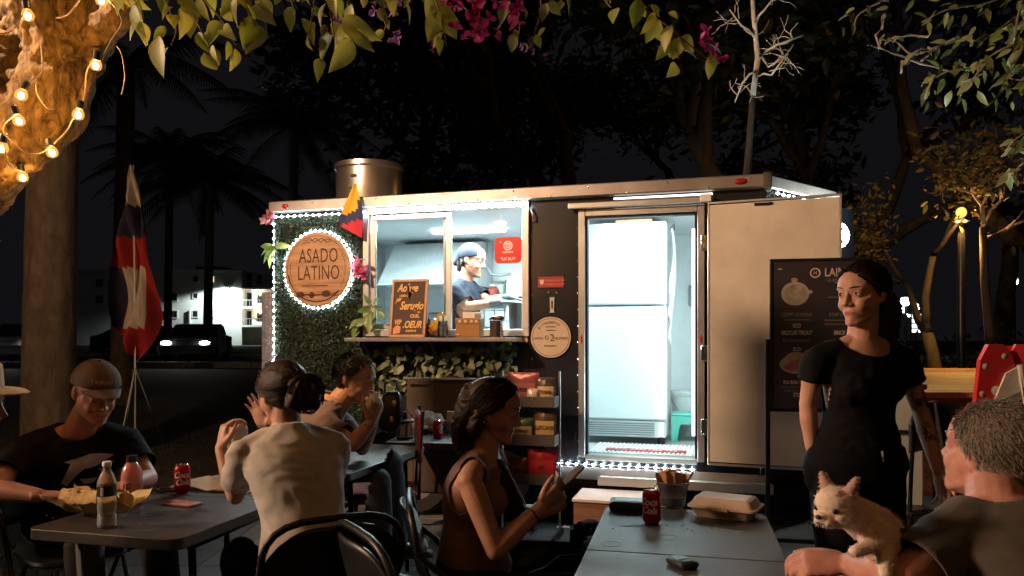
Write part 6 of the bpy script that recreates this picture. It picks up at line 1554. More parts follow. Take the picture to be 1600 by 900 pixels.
# printed dishes on the board (flat pictures)
dishm = mat('dish_print', (.16, .12, .10), .6, col2=(.36, .30, .24), vscale=22, var=.2); plate_m = mat('plate_print', (.38, .33, .29), .6, col2=(.25, .21, .18), vscale=9); bunm = mat('bun_print', (.42, .28, .18), .6, col2=(.30, .18, .10), vscale=12); meatm = mat('meat_print', (.36, .14, .10), .6, col2=(.22, .08, .06), vscale=25)
def pdisc(name, m, cx, cz, rx, rz, off=.0): MB().lathe([(.0, 0), (1, 0)], (cx, fy-.0006-off, cz), 28, Matrix(((rx, 0, 0), (0, 0, 1), (0, rz, 0))), cap=False).build(name, m, MBd)
pdisc('bowl_print', plate_m, -0.165, mz1-.205, .085, .075); pdisc('stew_print', dishm, -0.165, mz1-.205, .066, .058, .0008); pdisc('bowl_handle_print', plate_m, -0.080, mz1-.195, .02, .012, .0004); pdisc('garnish_print', bunm, -0.170, mz1-.118, .02, .014, .0004)
pdisc('tray_print', plate_m, -0.165, mz1-.655, .095, .06); pdisc('bun_print', bunm, -0.155, mz1-.615, .07, .038, .0006); pdisc('meat_print', meatm, -0.135, mz1-.65, .07, .028, .0012); pdisc('tray_inside_print', meatm, -0.180, mz1-.672, .055, .025, .0009)
pdisc('corner_dish_print', bunm, -.10, mz1-.90, .045, .04)

# ------------------------------------------------------------------ food and drink
canred = mat('can_red', (.42, .012, .018), .28, .55, var=.06); tin = mat('tin', (.70, .68, .66), .25, 1.0, var=.03)
def drink_can(label, loc, rot=0.0, script=True):
    t = thing('drink_can', label, 'can', loc, rot, 'red drink cans')
    MB().lathe([(.024, 0), (.029, .006), (.033, .012), (.033, .104), (.030, .112), (.0265, .118)], n=28).build('body', canred, t, 45)
    MB().lathe([(.0268, .1175), (.0275, .1215), (.0265, .122), (.025, .1165), (.0, .1160)], n=28, cap=False).build('lid', tin, t, 45)
    MB().box((0, .006, .1175), (.014, .022, .0018), None, .0005).build('pull_tab', tin, t)
    # lettering wrapped on the can
    for k, (w_t, x_t, z_t, s_t) in ((MB(), q_) for q_ in (('Coca', 0, .080, .036), ('Cola', .004, .050, .034))):
        text_mb(k, w_t, (x_t, 0, z_t), FX, FZ, s_t, shear=.35, bold=.001, sx=.9)
        k.v = [((.0336-v[1]*.2)*math.sin(v[0]/.0333), -(.0336-v[1]*.2)*math.cos(v[0]/.0333), v[2]) for v in k.v]; k.build('lettering', mat('can_white', (.72, .68, .66), .35), t)
    return t
zt = .741
def on_table(px, py, z=zt): Y = FPX*(CAM_H-z)/(py-HORIZON); p = at(px, py, Y); return Vector((p.x, Y, z))
drink_can('red drink can on the brown table beside the pink phone', on_table(285, 770), R(15))
drink_can('red drink can on the grey foreground table', on_table(1018, 817), R(-35))
drink_can('red drink can on the small back table', Vector((at(684, 688, 4.95).x, 4.95, zt)), R(60))
# water bottle
w0 = on_table(167, 824); WB = thing('water_bottle', 'clear water bottle with dark label on the brown table', 'bottle', w0)
bp = [(.0, .004), (.022, .0), (.030, .006), (.031, .03), (.0285, .05), (.0305, .07), (.0295, .085), (.031, .10), (.031, .150), (.030, .160), (.022, .185), (.0125, .200), (.0125, .212)]
MB().lathe(bp, n=32, cap=False).build('bottle', mat('bottle_plastic', (.80, .78, .74), .25, trans=.75, ior=1.12, var=0), WB, 60)
MB().lathe([(.0, .006), (.027, .008), (.0285, .03), (.0265, .05), (.0268, .052), (.0, .052)], n=28).build('water', mat('water', (.9, .9, .88), .02, trans=1.0, ior=1.33, var=0), WB, 50)
MB().lathe([(.0135, .2125), (.0148, .214), (.0148, .228), (.013, .231), (0, .231)], n=18).build('cap', WHITEP, WB, 50)
MB().lathe([(.0316, .112), (.0316, .148)], n=32, cap=False).build('label', mat('label_dark', (.018, .015, .018), .4), WB, True)
a_, b_ = R(-100), R(-78)
mb = MB(); mb.sheet(lambda u, v: Vector((.0322*math.cos(a_+(b_-a_)*u), .0322*math.sin(a_+(b_-a_)*u), .115+.030*v)), 4, 1); mb.build('label_patch', PAPER, WB)
# pink bottle
w0 = on_table(206, 788); PKB = thing('pink_bottle', 'pink sauce bottle with black cap behind the water bottle', 'bottle', w0)
MB().lathe([(.0, .0), (.036, .0), (.040, .008), (.040, .115), (.034, .145), (.022, .165), (.018, .170)], n=28).build('bottle', mat('pink_glass', (.60, .22, .20), .2, coat=.5, var=.1), PKB, 50)
MB().lathe([(.021, .1705), (.021, .195), (.0, .196)], n=20).build('cap', BLACKP, PKB, 50)
MB().lathe([(.0405, .03), (.0405, .10)], n=28, cap=False).build('label', mat('pink_label', (.66, .33, .28), .5, col2=(.40, .06, .06), vscale=14), PKB, True)
k = MB(); text_mb(k, 'IE', (0, 0, .07), FX, FZ, .05); k.v = [(.0412*math.sin(v[0]/.0405), -.0412*math.cos(v[0]/.0405), v[2]) for v in k.v]; k.build('lettering', mat('pink_ink', (.35, .03, .03), .5), PKB)
# wrapped taco tray
w0 = on_table(150, 806); WT = thing('wrapped_food', 'open paper wrapped tacos on the brown table', 'food', w0, R(-12))
paperm = mat('greaseproof', (.60, .44, .20), .6, var=.12, bump=.3, bscale=30)
def crumple(fn, nu, nv, amp, sc, seed): 
    def g(u, v): p = fn(u, v); return p+Vector((mnoise.noise(p*sc+Vector((seed, 0, 0))), mnoise.noise(p*sc+Vector((0, seed, 0))), mnoise.noise(p*sc+Vector((0, 0, seed)))))*amp
    return MB().sheet(g, nu, nv)
crumple(lambda u, v: Vector(((u-.5)*.34, (v-.5)*.18, .012+.055*(abs(v-.5)*2)**2+.04*(abs(u-.5)*2)**3)), 34, 20, .016, 22, 3).build('wrapper', paperm, WT, True)
rr = random.Random(9)
for i in range(5):
    p = Vector((-.10+.05*i, rr.uniform(-.02, .02), .045)); crumple(lambda u, v: p+Vector(((v-.5)*.07+.008*math.sin(u*9), math.cos(math.pi*u)*.042, math.sin(math.pi*u)*.052)), 14, 8, .007, 30, i).build('tortilla', mat('tortilla', (.60, .40, .16), .7, var=.25, vscale=40), WT, True)
mb = MB()
for i in range(60): mb.ell((rr.uniform(-.11, .11), rr.uniform(-.03, .03), rr.uniform(.06, .095)), rr.uniform(.005, .011), None, 6, 4)
mb.build('filling', mat('filling', (.50, .30, .08), .6, col2=(.20, .10, .03), vscale=60), WT, True, kind='stuff')
# paper sheet under the woman's elbows, her wrap, pink phone, hair tie
w0 = on_table(345, 757); PS = thing('paper_sheet', 'tan paper sheet spread on the table below the wrap', 'paper', w0, R(-14))
crumple(lambda u, v: Vector(((u-.5)*.34, (v-.5)*.30, .003+.012*abs(math.sin(u*5+v*3)))), 24, 20, .006, 12, 8).build('sheet', mat('tan_paper', (.62, .36, .16), .7, var=.08), PS, True)
crumple(lambda u, v: Vector(((u-.5)*.16+.16, (v-.5)*.12-.10, .006+.03*u*v)), 12, 10, .006, 18, 12).build('folded_flap', mat('tan_paper', (.62, .36, .16), .7), PS, True)
def phone(label, loc, rot, back, tilt=None, hl=.147, hw=.071):
    t = thing('phone', label, 'phone', loc, rot); Mt = tilt or Matrix.Identity(3)
    MB().box(Mt @ Vector((0, 0, .004)), (hw, hl, .008), Mt, .0035).build('case', back[0], t)
    MB().box(Mt @ Vector((0, 0, .0083)), (hw*.93, hl*.95, .0006), Mt).build('face', back[1], t); return t, Mt
pk = mat('phone_pink', (.60, .27, .25), .35, var=.05)
t, _ = phone('pink phone lying face down on the brown table', on_table(285, 788), R(68), (mat('phone_edge', (.30, .10, .10), .4), pk))
MB().bx(-.030, -.006, .030, .062, .0087, .0105, .0008).build('camera_block', BLACKP, t)
for x, y in ((-.024, .053), (-.012, .053), (-.024, .039), (.02, .01), (.02, -.03), (-.01, -.05)): MB().lathe([(.0, .0106), (.0045, .0106), (.0045, .0116), (0, .0116)] if y > .03 else [(.0, .0088), (.004, .0088), (.004, .0094), (0, .0094)], (x, y, 0), 12).build('dot', mat('dot_red', (.25, .04, .04), .4), t)
w0 = on_table(260, 768); HT = tag(MB().tube([(w0.x+.042*math.cos(a*.2618), w0.y+.03*math.sin(a*.2618), w0.z+.007+.002*math.sin(a)) for a in range(24)], .0065, 8, closed=True).build('hair_tie', mat('maroon_elastic', (.10, .025, .025), .7, bump=.3, bscale=200), None, True), 'dark maroon elastic ring beside the drink can on the brown table', 'ring')
# right table: bucket with napkins, takeaway box, black case, phone
w0 = on_table(1051, 789); BU = thing('metal_bucket', 'small galvanised bucket stuffed with brown napkins on the grey table', 'bucket', w0)
MB().lathe([(.0, .002), (.048, .0), (.050, .004), (.0535, .035), (.0545, .036), (.054, .039), (.060, .088), (.0625, .09), (.0625, .095), (.0595, .095), (.057, .088), (.048, .006), (0, .005)], n=32, cap=False).build('pail', mat('galvanised', (.40, .40, .40), .35, .9, var=.25, vscale=30), BU, 50)
MB().tube([(-.062, 0, .085), (-.075, -.02, .082), (-.078, -.03, .078)], .003, 5).build('handle', STEEL, BU, True)
napm = mat('kraft_napkin', (.55, .33, .18), .8, var=.08, bump=.2, bscale=40)
for i, (x, y, rz, tl_, hh) in enumerate(((-.03, -.012, .1, -.15, .075), (-.012, .005, -.15, -.05, .08), (.012, -.006, .25, .08, .07), (.03, .008, -.2, .2, .065), (-.02, .022, .3, -.2, .07))):
    Mn_ = Euler((rr.uniform(-.15, .1), tl_, rz)).to_matrix(); crumple(lambda u, v: Vector((x, y, .06))+Mn_ @ Vector(((u-.5)*.058, .008*math.sin(u*7+i), hh*v)), 12, 10, .005, 30, i).build('napkin', napm, BU, True)
MB().tube([(.035, -.01, .05), (.055, -.02, .10), (.075, -.025, .135)], [.004, .004, .005], 6).build('fork', BLACKP, BU, True)
w0 = on_table(1134, 806); TBx = thing('takeaway_box', 'beige clamshell takeaway box with white label on the grey table', 'box', w0, R(-30))
foam = mat('foam_beige', (.60, .46, .34), .6, var=.04)
def rrect(hx_, hy_, r_): 
    o = []
    for cx, cy, a0 in ((hx_-r_, hy_-r_, 0), (-hx_+r_, hy_-r_, 90), (-hx_+r_, -hy_+r_, 180), (hx_-r_, -hy_+r_, 270)):
        for k_ in range(5): a = R(a0+22.5*k_); o.append((cx+r_*math.cos(a), cy+r_*math.sin(a)))
    return o
def rr_loft(levels, m, name, parent):
    mb = MB(); n = 20
    for hx_, hy_, r_, z_ in levels: mb.v += [(x, y, z_) for x, y in rrect(hx_, hy_, r_)]
    for i in range(len(levels)-1):
        for j in range(n): mb.f.append((i*n+j, i*n+(j+1) % n, (i+1)*n+(j+1) % n, (i+1)*n+j))
    mb.f += [tuple(range(n))[::-1], tuple(range((len(levels)-1)*n, len(levels)*n))]; mb.m = [0]*len(mb.f); return mb.build(name, m, parent, 45)
rr_loft([(.098, .060, .02, 0), (.104, .066, .022, .012), (.118, .080, .025, .036), (.126, .088, .026, .038), (.126, .088, .026, .041)], foam, 'tray', TBx)
rr_loft([(.126, .088, .026, .0415), (.126, .088, .026, .0445), (.117, .079, .025, .046), (.104, .066, .024, .070), (.100, .062, .022, .073)], foam, 'lid', TBx)
MB().bx(-.085, .085, -.05, .05, .0732, .0745).build('label', PAPER, TBx); MB().bx(-.03, .03, -.094, -.0885, .032, .044, .002).build('clasp', foam, TBx)
w0 = on_table(990, 796); BX = thing('black_case', 'flat black case lying at the far edge of the grey table', 'case', w0, R(-12))
rr_loft([(.088, .045, .015, 0), (.092, .05, .016, .008), (.092, .05, .016, .030), (.086, .045, .015, .036)], BLACKP, 'shell', BX); MB().bx(-.07, .07, -.03, .03, .0362, .0378, .0005).build('lid_plate', mat('case_grey', (.10, .12, .14), .25), BX)
t, _ = phone('small black handset lying at the front of the grey table', on_table(1066, 884)+Vector((0, 0, .004)), R(25), (BLACKP, mat('screen_dark', (.03, .035, .04), .1)), None, .085, .055)
rr_loft([(.028, .042, .014, -.003), (.031, .046, .015, .004), (.031, .046, .015, .012), (.027, .042, .014, .016)], BLACKP, 'shell', t); MB().bx(-.018, .018, -.005, .03, .0162, .0172).build('screen', mat('lcd', (.22, .26, .28), .12), t)
for k_ in range(3): MB().bx(-.014+k_*.011, -.006+k_*.011, -.03, -.018, .0162, .018, .0006).build('key', mat('key_grey', (.12, .12, .12), .4), t)
w0 = on_table(987, 821); sp_ = MB()
sp_.prism([(-.045, -.004), (-.02, -.012), (0, -.006), (.035, -.014), (.025, 0), (.04, .012), (.005, .008), (-.01, .018), (-.02, .006)], .0006, (0, 0, .0005), (1, 0, 0), (0, 1, 0)); o = sp_.build('paint_scuff', mat('scuff_white', (.45, .46, .47), .6)); o.location = w0; tag(o, 'pale scuffed scrap on the grey table beside the can', 'scrap')
# small back table: jug, napkin holder, plastic bag
w0 = Vector((at(632, 680, 4.95).x, 4.95, zt)); JG = thing('steel_jug', 'brushed steel syrup jug with black lid on the small back table', 'jug', w0)
MB().lathe([(.0, .012), (.052, .012), (.052, .10), (.0, .10)], n=28).build('body', mat('jug_steel', (.55, .42, .33), .25, 1.0, var=.05), JG, 45); MB().lathe([(.0, 0), (.056, 0), (.056, .0118), (0, .0118)], n=28).build('base', BLACKP, JG, 45)
MB().lathe([(.053, .1005), (.050, .118), (.022, .128), (.016, .175), (.0, .18)], n=24).build('lid', BLACKP, JG, 45); MB().tube([(.015, 0, .19), (.05, 0, .15), (.085, 0, .115), (.05, 0, .108)], .006, 6).build('handle', BLACKP, JG, True)
w0 = Vector((at(661, 678, 5.1).x, 5.15, zt)); SK = thing('small_jar', 'small dark sauce jar beside the jug', 'jar', w0)
MB().lathe([(.0, 0), (.025, 0), (.026, .04), (.0, .04)], n=20).build('jar', mat('dark_sauce', (.05, .02, .01), .2), SK, 45); MB().lathe([(.027, .0402), (.027, .058), (0, .058)], n=20).build('lid', WHITEP, SK, 45)
w0 = Vector((at(708, 670, 5.2).x, 5.2, zt)); NH = thing('napkin_holder', 'round metal holder of white napkins on the small back table', 'napkin holder', w0)
MB().lathe([(.0, 0), (.060, 0), (.064, .09), (.060, .09), (.056, .006), (0, .005)], n=28, cap=False).build('tin', mat('galvanised', (.4, .4, .4), .35, .9), NH, 45)
for i in range(5): MB().box((.0, -.03+i*.014, .09), (.088, .006, .13), Euler((0, rr.uniform(-.05, .05), rr.uniform(-.1, .1))).to_matrix(), .002).build('napkin', mat('pale_napkin', (.66, .54, .46), .8), NH)
w0 = Vector((at(668, 668, 5.25).x, 5.28, zt)); PBg = thing('plastic_bag', 'crumpled white plastic bag on the small back table', 'bag', w0)
mb = MB().ell((0, 0, .07), (.12, .08, .07), None, 26, 18); v_ = np.array(mb.v); mb.v = [tuple(p) for p in wrinkle(v_, mb.f, .024, 16, 2)]; mb.build('bag', mat('bag_white', (.66, .60, .55), .4, var=.06, alpha=.92), PBg, True)
MB().ell((.09, -.07, .04), (.025, .02, .035), None, 12, 8).build('knot', mat('bag_white', (.66, .6, .55), .4), PBg, True)
w0 = Vector((at(663, 690, 5.0).x+.02, 5.02, zt))

# ------------------------------------------------------------------ right background: wooden table, folded red chairs, pale cabinet
WTb = thing('wooden_table', 'long amber lit wooden plank table in the right background', 'table', (4.15, 5.9, 0), R(-4))
plk = wood_mat('amber_plank', (.13, .045, .012), (.52, .25, .07), (1.1, 8, 8), 2.4, .5, .4)
pme = [MB().box((0, 0, 0), (3.4, .142, .045), None, .006).mesh('plank') for _ in range(3)]
for me in pme: me.materials.append(plk)
for i in range(28): o = piece(pme[i % 3], 'plank', WTb, (rr.uniform(-.02, .02)+.2, -1.0+i*.149, 1.03+rr.uniform(-.004, .004)), (0, 0, 0))
for x in (-1.3, 1.6):
    for y in (-.9, 2.9): MB().bx(x-.06, x+.06, y-.06, y+.06, 0, 1.005, .008).build('leg', plk, WTb)
for y in (-.85, 2.85): MB().bx(-1.3, 1.7, y-.02, y+.02, .88, 1.004).build('apron', plk, WTb)
rc_m = mat('chair_red', (.58, .035, .045), .4, var=.06); rc_w = mat('chair_white', (.72, .68, .62), .45)
def red_chair(label, px, Y, lean, seed):
    b = at(px, 640, Y); t = thing('folded_chair', label, 'chair', (b.x, Y, 0), R(lean), 'folded red and white chairs')
    pts = []
    W2 = .17
    outline = [(-W2*1.05, .72), (-W2, .95), (-W2*.75, 1.28), (-W2*.45, 1.37), (W2*.1, 1.37), (W2*.45, 1.30), (W2*.85, .98), (W2*.9, .72)]
    MB().prism(outline, .03, (0, 0, 0), (1, 0, 0), (0, 0, 1)).build('backrest', rc_m, t)
    MB().prism([(W2*.25, 1.36), (W2*.7, 1.36), (W2*1.15, 1.1), (W2*1.15, .6), (W2*.5, .6)], .03, (0, .05, 0), (1, 0, 0), (0, 0, 1)).build('seat', rc_m, t)
    MB().lathe([(.0, 0), (.028, 0), (.0, .004)], (-W2*.2, -.031, 1.10), 16, Mx).build('white_dot', rc_w, t)
    MB().prism([(-W2*1.1, .98), (-W2*.3, 1.03), (W2*.8, 1.10), (W2*.5, 1.0), (.02, .62), (-W2*.7, .55)], .012, (0, -.034, 0), (1, 0, 0), (0, 0, 1)).build('white_panel', rc_w, t)
    MB().prism([(-.06, 1.02), (.02, 1.20), (.10, 1.24), (.12, 1.05), (.04, 1.0)], .012, (0, -.034, 0), (1, 0, 0), (0, 0, 1)).build('white_panel', rc_w, t)
    for x, z in ((-.10, 1.24), (.02, 1.30), (-.12, 1.08)): MB().lathe([(.0, 0), (.018, 0), (.0, .004)], (x, -.031, z), 12, Mx).build('white_dot', rc_w, t)
    for x in (-.10, -.06, .02, .08): MB().tube([(x, -.05, .95), (x+.03, -.05, 0)], .009, 8).build('tube_leg', rc_w, t)
    MB().tube([(W2*.6, -.05, 1.25), (W2*1.0, -.06, .8), (W2*.7, -.05, .3)], .016, 8).build('frame_tube', rc_w, t)
red_chair('red folded chair with a white dot, left of the two at the right edge', 1558, 4.4, 6, 1)
red_chair('red folded chair cut by the right edge of the picture', 1606, 4.42, -8, 2)
q = at(1425, 700, 4.0); CBt = thing('pale_cabinet', 'pale grey cabinet with dark trim behind the tattooed arm', 'cabinet', (q.x+.02, 4.15, 0), R(-8))
MB().bx(-.22, .12, 0, .45, .42, 1.12, .01).build('body', mat('cab_grey', (.46, .47, .45), .5, var=.05), CBt); MB().bx(-.23, .13, -.012, -.002, .88, .895).bx(-.23, .13, -.02, .46, 1.122, 1.15, .004).build('trim', BLACKP, CBt)
for x in (-.19, .09): MB().tube([(x, .1, .42), (x, .1, 0)], .015, 8).build('leg', BLACKM, CBt)
MB().tube([(.15, -.05, 1.05), (.21, -.05, .7), (.235, -.05, .0)], .012, 8).build('white_post', WHITEP, CBt)
q = at(1470, 640, 3.9); DCh = thing('dark_seat', 'dark curved chair back between the woman and the wooden table', 'chair', (q.x+.1, 4.0, 0), R(20))
mb = MB(); mb.sheet(lambda u, v: Vector(((u-.5)*.5, .08*math.cos((u-.5)*3), .80+.26*v*math.cos((u-.5)*1.8))), 16, 8); v_, f_ = run_mods(mb.v, mb.f, [('SOLIDIFY', dict(thickness=.02))]); mb.v = [tuple(p) for p in v_]; mb.f = f_; mb.m = [0]*len(f_); mb.build('backrest', BLACKP, DCh, True)
MB().bx(-.22, .22, .05, .45, .44, .48, .015).build('seat', BLACKP, DCh)
for x in (-.2, .2):
    for y in (.07, .43): MB().tube([(x, y, .44), (x, y, 0)], .012, 8).build('leg', BLACKM, DCh)
    MB().tube([(x, .07, .46), (x, .05, .85)], .012, 8).build('back_post', BLACKM, DCh)
# white litter on the paving
for i, (px, py) in enumerate(((880, 825), (705, 800), (760, 880))):
    Y = FPX*CAM_H/(py-HORIZON); p = at(px, py, Y); o = crumple(lambda u, v: Vector(((u-.5)*.10, (v-.5)*.03, .004+.01*u*v)), 8, 4, .006, 30, i).build('paper_scrap', PAPER, None, True); o.location = (p.x, Y, .002)
    tag(o, ['white paper scrap on the paving beside the step box', 'small scrap on the paving under the back table', 'pale scrap on the paving below the phone woman\'s chair'][i], 'scrap')
# lit far shop sign and small lights behind the standing woman
b0 = at(1431, 505, 30); SG = thing('lit_sign', 'small lit white sign far off behind the standing woman', 'sign', b0)
MB().bx(-.22, .22, -.05, 0, -.42, .42, .01).build('box', BLACKM, SG)
for z in (-.3, -.1, .1, .3): MB().bx(-.18, .18, -.062, -.052, z-.07, z+.07).build('panel', emis('sign_cell', (.9, 1, 1), 3.0), SG)
MB().tube([(0, -.02, -.42), (0, -.02, -b0.z+.4)], .04, 6).build('post', BLACKM, SG)
b0 = at(1423, 482, 30); RG = thing('lit_wreath', 'ring of small white lights far behind the standing woman', 'lights', b0)
for k_ in range(14): MB().ell((.3*math.cos(k_*.449), 0, .3*math.sin(k_*.449)), .055, None, 6, 4).build('light', emis('wreath', (.85, 1, 1), 8), RG)
MB().tube([(.3*math.cos(k_*.3), .02, .3*math.sin(k_*.3)) for k_ in range(21)], .02, 5, closed=True).build('hoop', BLACKM, RG)
MB().tube([(0, .02, -.3), (0, .02, -b0.z+.5)], .03, 6).build('post', BLACKM, RG)

# crumbs and drink rings on the two near tables
def crumbs(label, px, py, n, spread, seed):
    rc = random.Random(seed); mb = MB(); c0 = on_table(px, py)
    for _ in range(n):
        q = c0+Vector((rc.gauss(0, spread), rc.gauss(0, spread*.7), 0)); r_ = rc.uniform(.0012, .0035); mb.ell(q+Vector((0, 0, r_*.5)), (r_*rc.uniform(.7, 1.5), r_, r_*.6), None, 5, 3)
    tag(mb.build('crumbs', mat('crumb', (.42, .27, .12), .8, var=.3), kind='stuff'), label, 'crumbs')
crumbs('crumbs scattered on the brown table round the wrapped food', 190, 808, 70, .10, 1); crumbs('crumbs scattered on the grey table before the takeaway box', 1085, 825, 50, .10, 2)
for i, (px, py) in enumerate(((1045, 840), (955, 850), (235, 805))):
    q = on_table(px, py, .7402); o = MB().tube([(.031*math.cos(a*.2618), .031*math.sin(a*.2618), .0004) for a in range(24)], .0013, 4, closed=True, flat=.3).build('drink_ring', mat('ring_stain', (.12, .12, .115), .3), None, True); o.location = q
    tag(o, ['faint wet ring on the grey table in front of the can', 'faint wet ring on the left of the grey table', 'faint wet ring on the brown table beside the water bottle'][i], 'stain')
# ------------------------------------------------------------------ the people
def skin(name, c): return mat(name, c, .50, vscale=16, sss=.10, bump=.14, bscale=160, col2=(c[0]*.80, c[1]*.66, c[2]*.62), rvar=.25)
SK_L = skin('skin_light', (.52, .30, .21)); SK_T = skin('skin_tan', (.42, .23, .145)); SK_D = skin('skin_olive', (.36, .19, .12)); SK_R = skin('skin_ruddy', (.52, .26, .19))
def hair_m(name, c, lo=.5, hi=3.0):
    m = mat(name, c, .46, var=0, bump=.3, bscale=140, stretch=(3, 3, .5), spec=.25); t = m.node_tree; g = t.nodes.new('ShaderNodeNewGeometry'); r = t.nodes.new('ShaderNodeValToRGB')
    r.color_ramp.elements[0].color = tuple(x*lo for x in c)+(1,); r.color_ramp.elements[1].color = tuple(x*hi for x in c)+(1,); r.color_ramp.elements[1].position = 1.0
    t.links.new(g.outputs['Random Per Island'], r.inputs[0]); t.links.new(r.outputs[0], t.nodes['Principled BSDF'].inputs['Base Color']); return m
H_BLK = hair_m('hair_black', (.010, .008, .007)); H_BRN = hair_m('hair_brown', (.013, .0075, .005)); H_GRY = hair_m('hair_grey', (.22, .185, .145), .8, 1.35)
def fabric(name, c, rough=.85, bump=.25): return mat(name, c, rough, var=.14, vscale=14, bump=bump, bscale=350, sheen=0 if max(c) < .04 else .1, spec=.12 if max(c) < .04 else .3)
def T(J):
    right = (J['shR']-J['shL']).normalized(); up = (J['chest']-J['pel']).normalized(); return right, up.cross(right).normalized(), up
def shirt(J, po, m, female=False, inf=.014, sleeve=.62, k=1.0, neck=.085, scoop=.5, hem=-.03, amp=.004, scale=8, seed=0, width=1.0, neck_up=.01, name='shirt', bust=True, voxel=.0095):
    mb = MB(); rings, fw_, right = torso_rings(J, female, inf, width=width); mb.loft(rings, 36); r_, f_, up = T(J)
    if female and bust:
        bc = J['pel'].lerp(J['chest'], .68)
        for s_ in (-1, 1): mb.ell(bc+r_*s_*.068+f_*.056, .068, None, 18, 12)
    cuts = [(J['pel']+up*hem, -up, .6), ('s', J['neck']+up*(.030+neck_up)+f_*scoop*.06, neck+.006+scoop*.03)]
    for sd in 'LR':
        sh, el = J['sh'+sd], J['el'+sd]; mb.capsule(J['neck']-up*.016, sh+up*.002, .036*k+inf, .049*k+inf, 14)
        if sleeve > 0:
            e = sh.lerp(el, sleeve); mb.capsule(sh, sh.lerp(el, sleeve+.12), .052*k+inf, .049*k+inf+.004, 16); cuts.append((e, el-sh, .052*k+inf+.018, .11))
        else: cuts.append((sh-r_*(.035 if sd == 'R' else -.035), r_*(1 if sd == 'R' else -1), .14, .3))
    return cloth(mb, name, m, po, voxel, cuts, amp, scale, seed)
def trousers(J, po, m, female=False, inf=.012, k=1.0, amp=.004, waist=.12, seed=3, hem=.96):
    mb = MB(); rings, fw_, right = torso_rings(J, female, inf+.004, t1=.22); mb.loft(rings, 30); r_, f_, up = T(J); cuts = [(J['pel'].lerp(J['chest'], waist), up, .4)]
    for sd, sg in (('L', -1), ('R', 1)):
        hp = J['pel']+r_*sg*.085-up*.01; kn, an = J['kn'+sd], J['an'+sd]
        muscle(mb, hp, kn, .088*k, .082*k, .060*k, inf); muscle(mb, kn, an, .060*k, .058*k, .042*k, inf+.004); cuts.append((kn.lerp(an, hem), an-kn, .14, .3))
    return cloth(mb, 'trousers', m, po, .013, cuts, amp, 9, seed)
def shoes(J, po, m):
    for sd in 'LR':
        a = J['an'+sd]; f_ = T(J)[1]; d = J['foot'+sd] if 'foot'+sd in J else Vector((f_.x, f_.y, 0)).normalized(); g = Vector((a.x, a.y, a.z-.07)); r_ = d.cross(Vector((0, 0, 1)))
        mb = MB(); mb.loft([(g-d*.07+Vector((0, 0, .045)), r_*.030, Vector((0, 0, .045))), (g-d*.04+Vector((0, 0, .06)), r_*.038, Vector((0, 0, .06))), (g+d*.06+Vector((0, 0, .045)), r_*.044, Vector((0, 0, .045))), (g+d*.14+Vector((0, 0, .032)), r_*.045, Vector((0, 0, .032))), (g+d*.19+Vector((0, 0, .022)), r_*.028, Vector((0, 0, .022)))], 16); mb.build('shoe', m, po, True, True)
def legs(J, knL, knR, anL, anR): J.update(knL=Vector(knL), knR=Vector(knR), anL=Vector(anL), anR=Vector(anR))
def hair_shell(J, s, po, m, cuts=(), dil=1.0, extra=None, amp=.004, scale=30, voxel=.006, name='hair', front=.0, nape=-.065, strand_guides=None, ns=0, spread=.004, wave=0.0, r=.0011, hl=(.75, -.66)):
    c, M = J['head'], J['hm']; P = lambda x, y, z: c+M @ (Vector((x, y, z))*s)
    mb = MB(); mb.ell(P(0, -.020, .030), (.0815*s*dil, .101*s*dil, .090*s*dil), M, 28, 20); mb.ell(P(0, -.035, -.01), (.076*s*dil, .078*s*dil, .075*s*dil), M, 24, 16)
    vs, fs = remesh(mb, voxel, 2); 
    cc = (centers(vs, fs)-np.array(c)) @ np.array(M.transposed()).T/s
    keep = ~((cc[:, 1]*hl[0]+cc[:, 2]*hl[1] > front)) & (cc[:, 2] > nape) & ~((cc[:, 1] > -.012) & (cc[:, 2] < -.012) & (np.abs(cc[:, 0]) > .05))
    fs = [f for f, q in zip(fs, keep) if q]; mb = MB(); o = 0
    vs, fs = run_mods(vs.tolist(), fs, [('SOLIDIFY', dict(thickness=.010, offset=-1.0))])
    vs = wrinkle(vs, fs, amp*.45, scale); mb.v = [tuple(p) for p in vs]; mb.f = fs; mb.m = [0]*len(fs)
    if extra:
        e = MB(); extra(e, P); v2, f2 = remesh(e, voxel, 2); v2 = wrinkle(v2, f2, amp*1.4, scale); mb.add(v2.tolist(), f2)
    if ns: strands(mb, strand_guides(P), ns, spread*s, r, 7, wave, random.Random(5))
    return mb.build(name, m, po, True, True)
def over_scalp(P, a, b, n=6, lift=1.075):
    """guide running over the skull from local point a to b"""
    a, b = Vector(a), Vector(b); C0 = Vector((0, -.02, .03)); out = []
    for i in range(n+1):
        p = a.lerp(b, i/n)-C0; q = Vector((p.x/.0815, p.y/.101, p.z/.090)); q.normalize(); q *= lift; out.append(P(q.x*.0815, q.y*.101-.02, q.z*.090+.03))
    return out
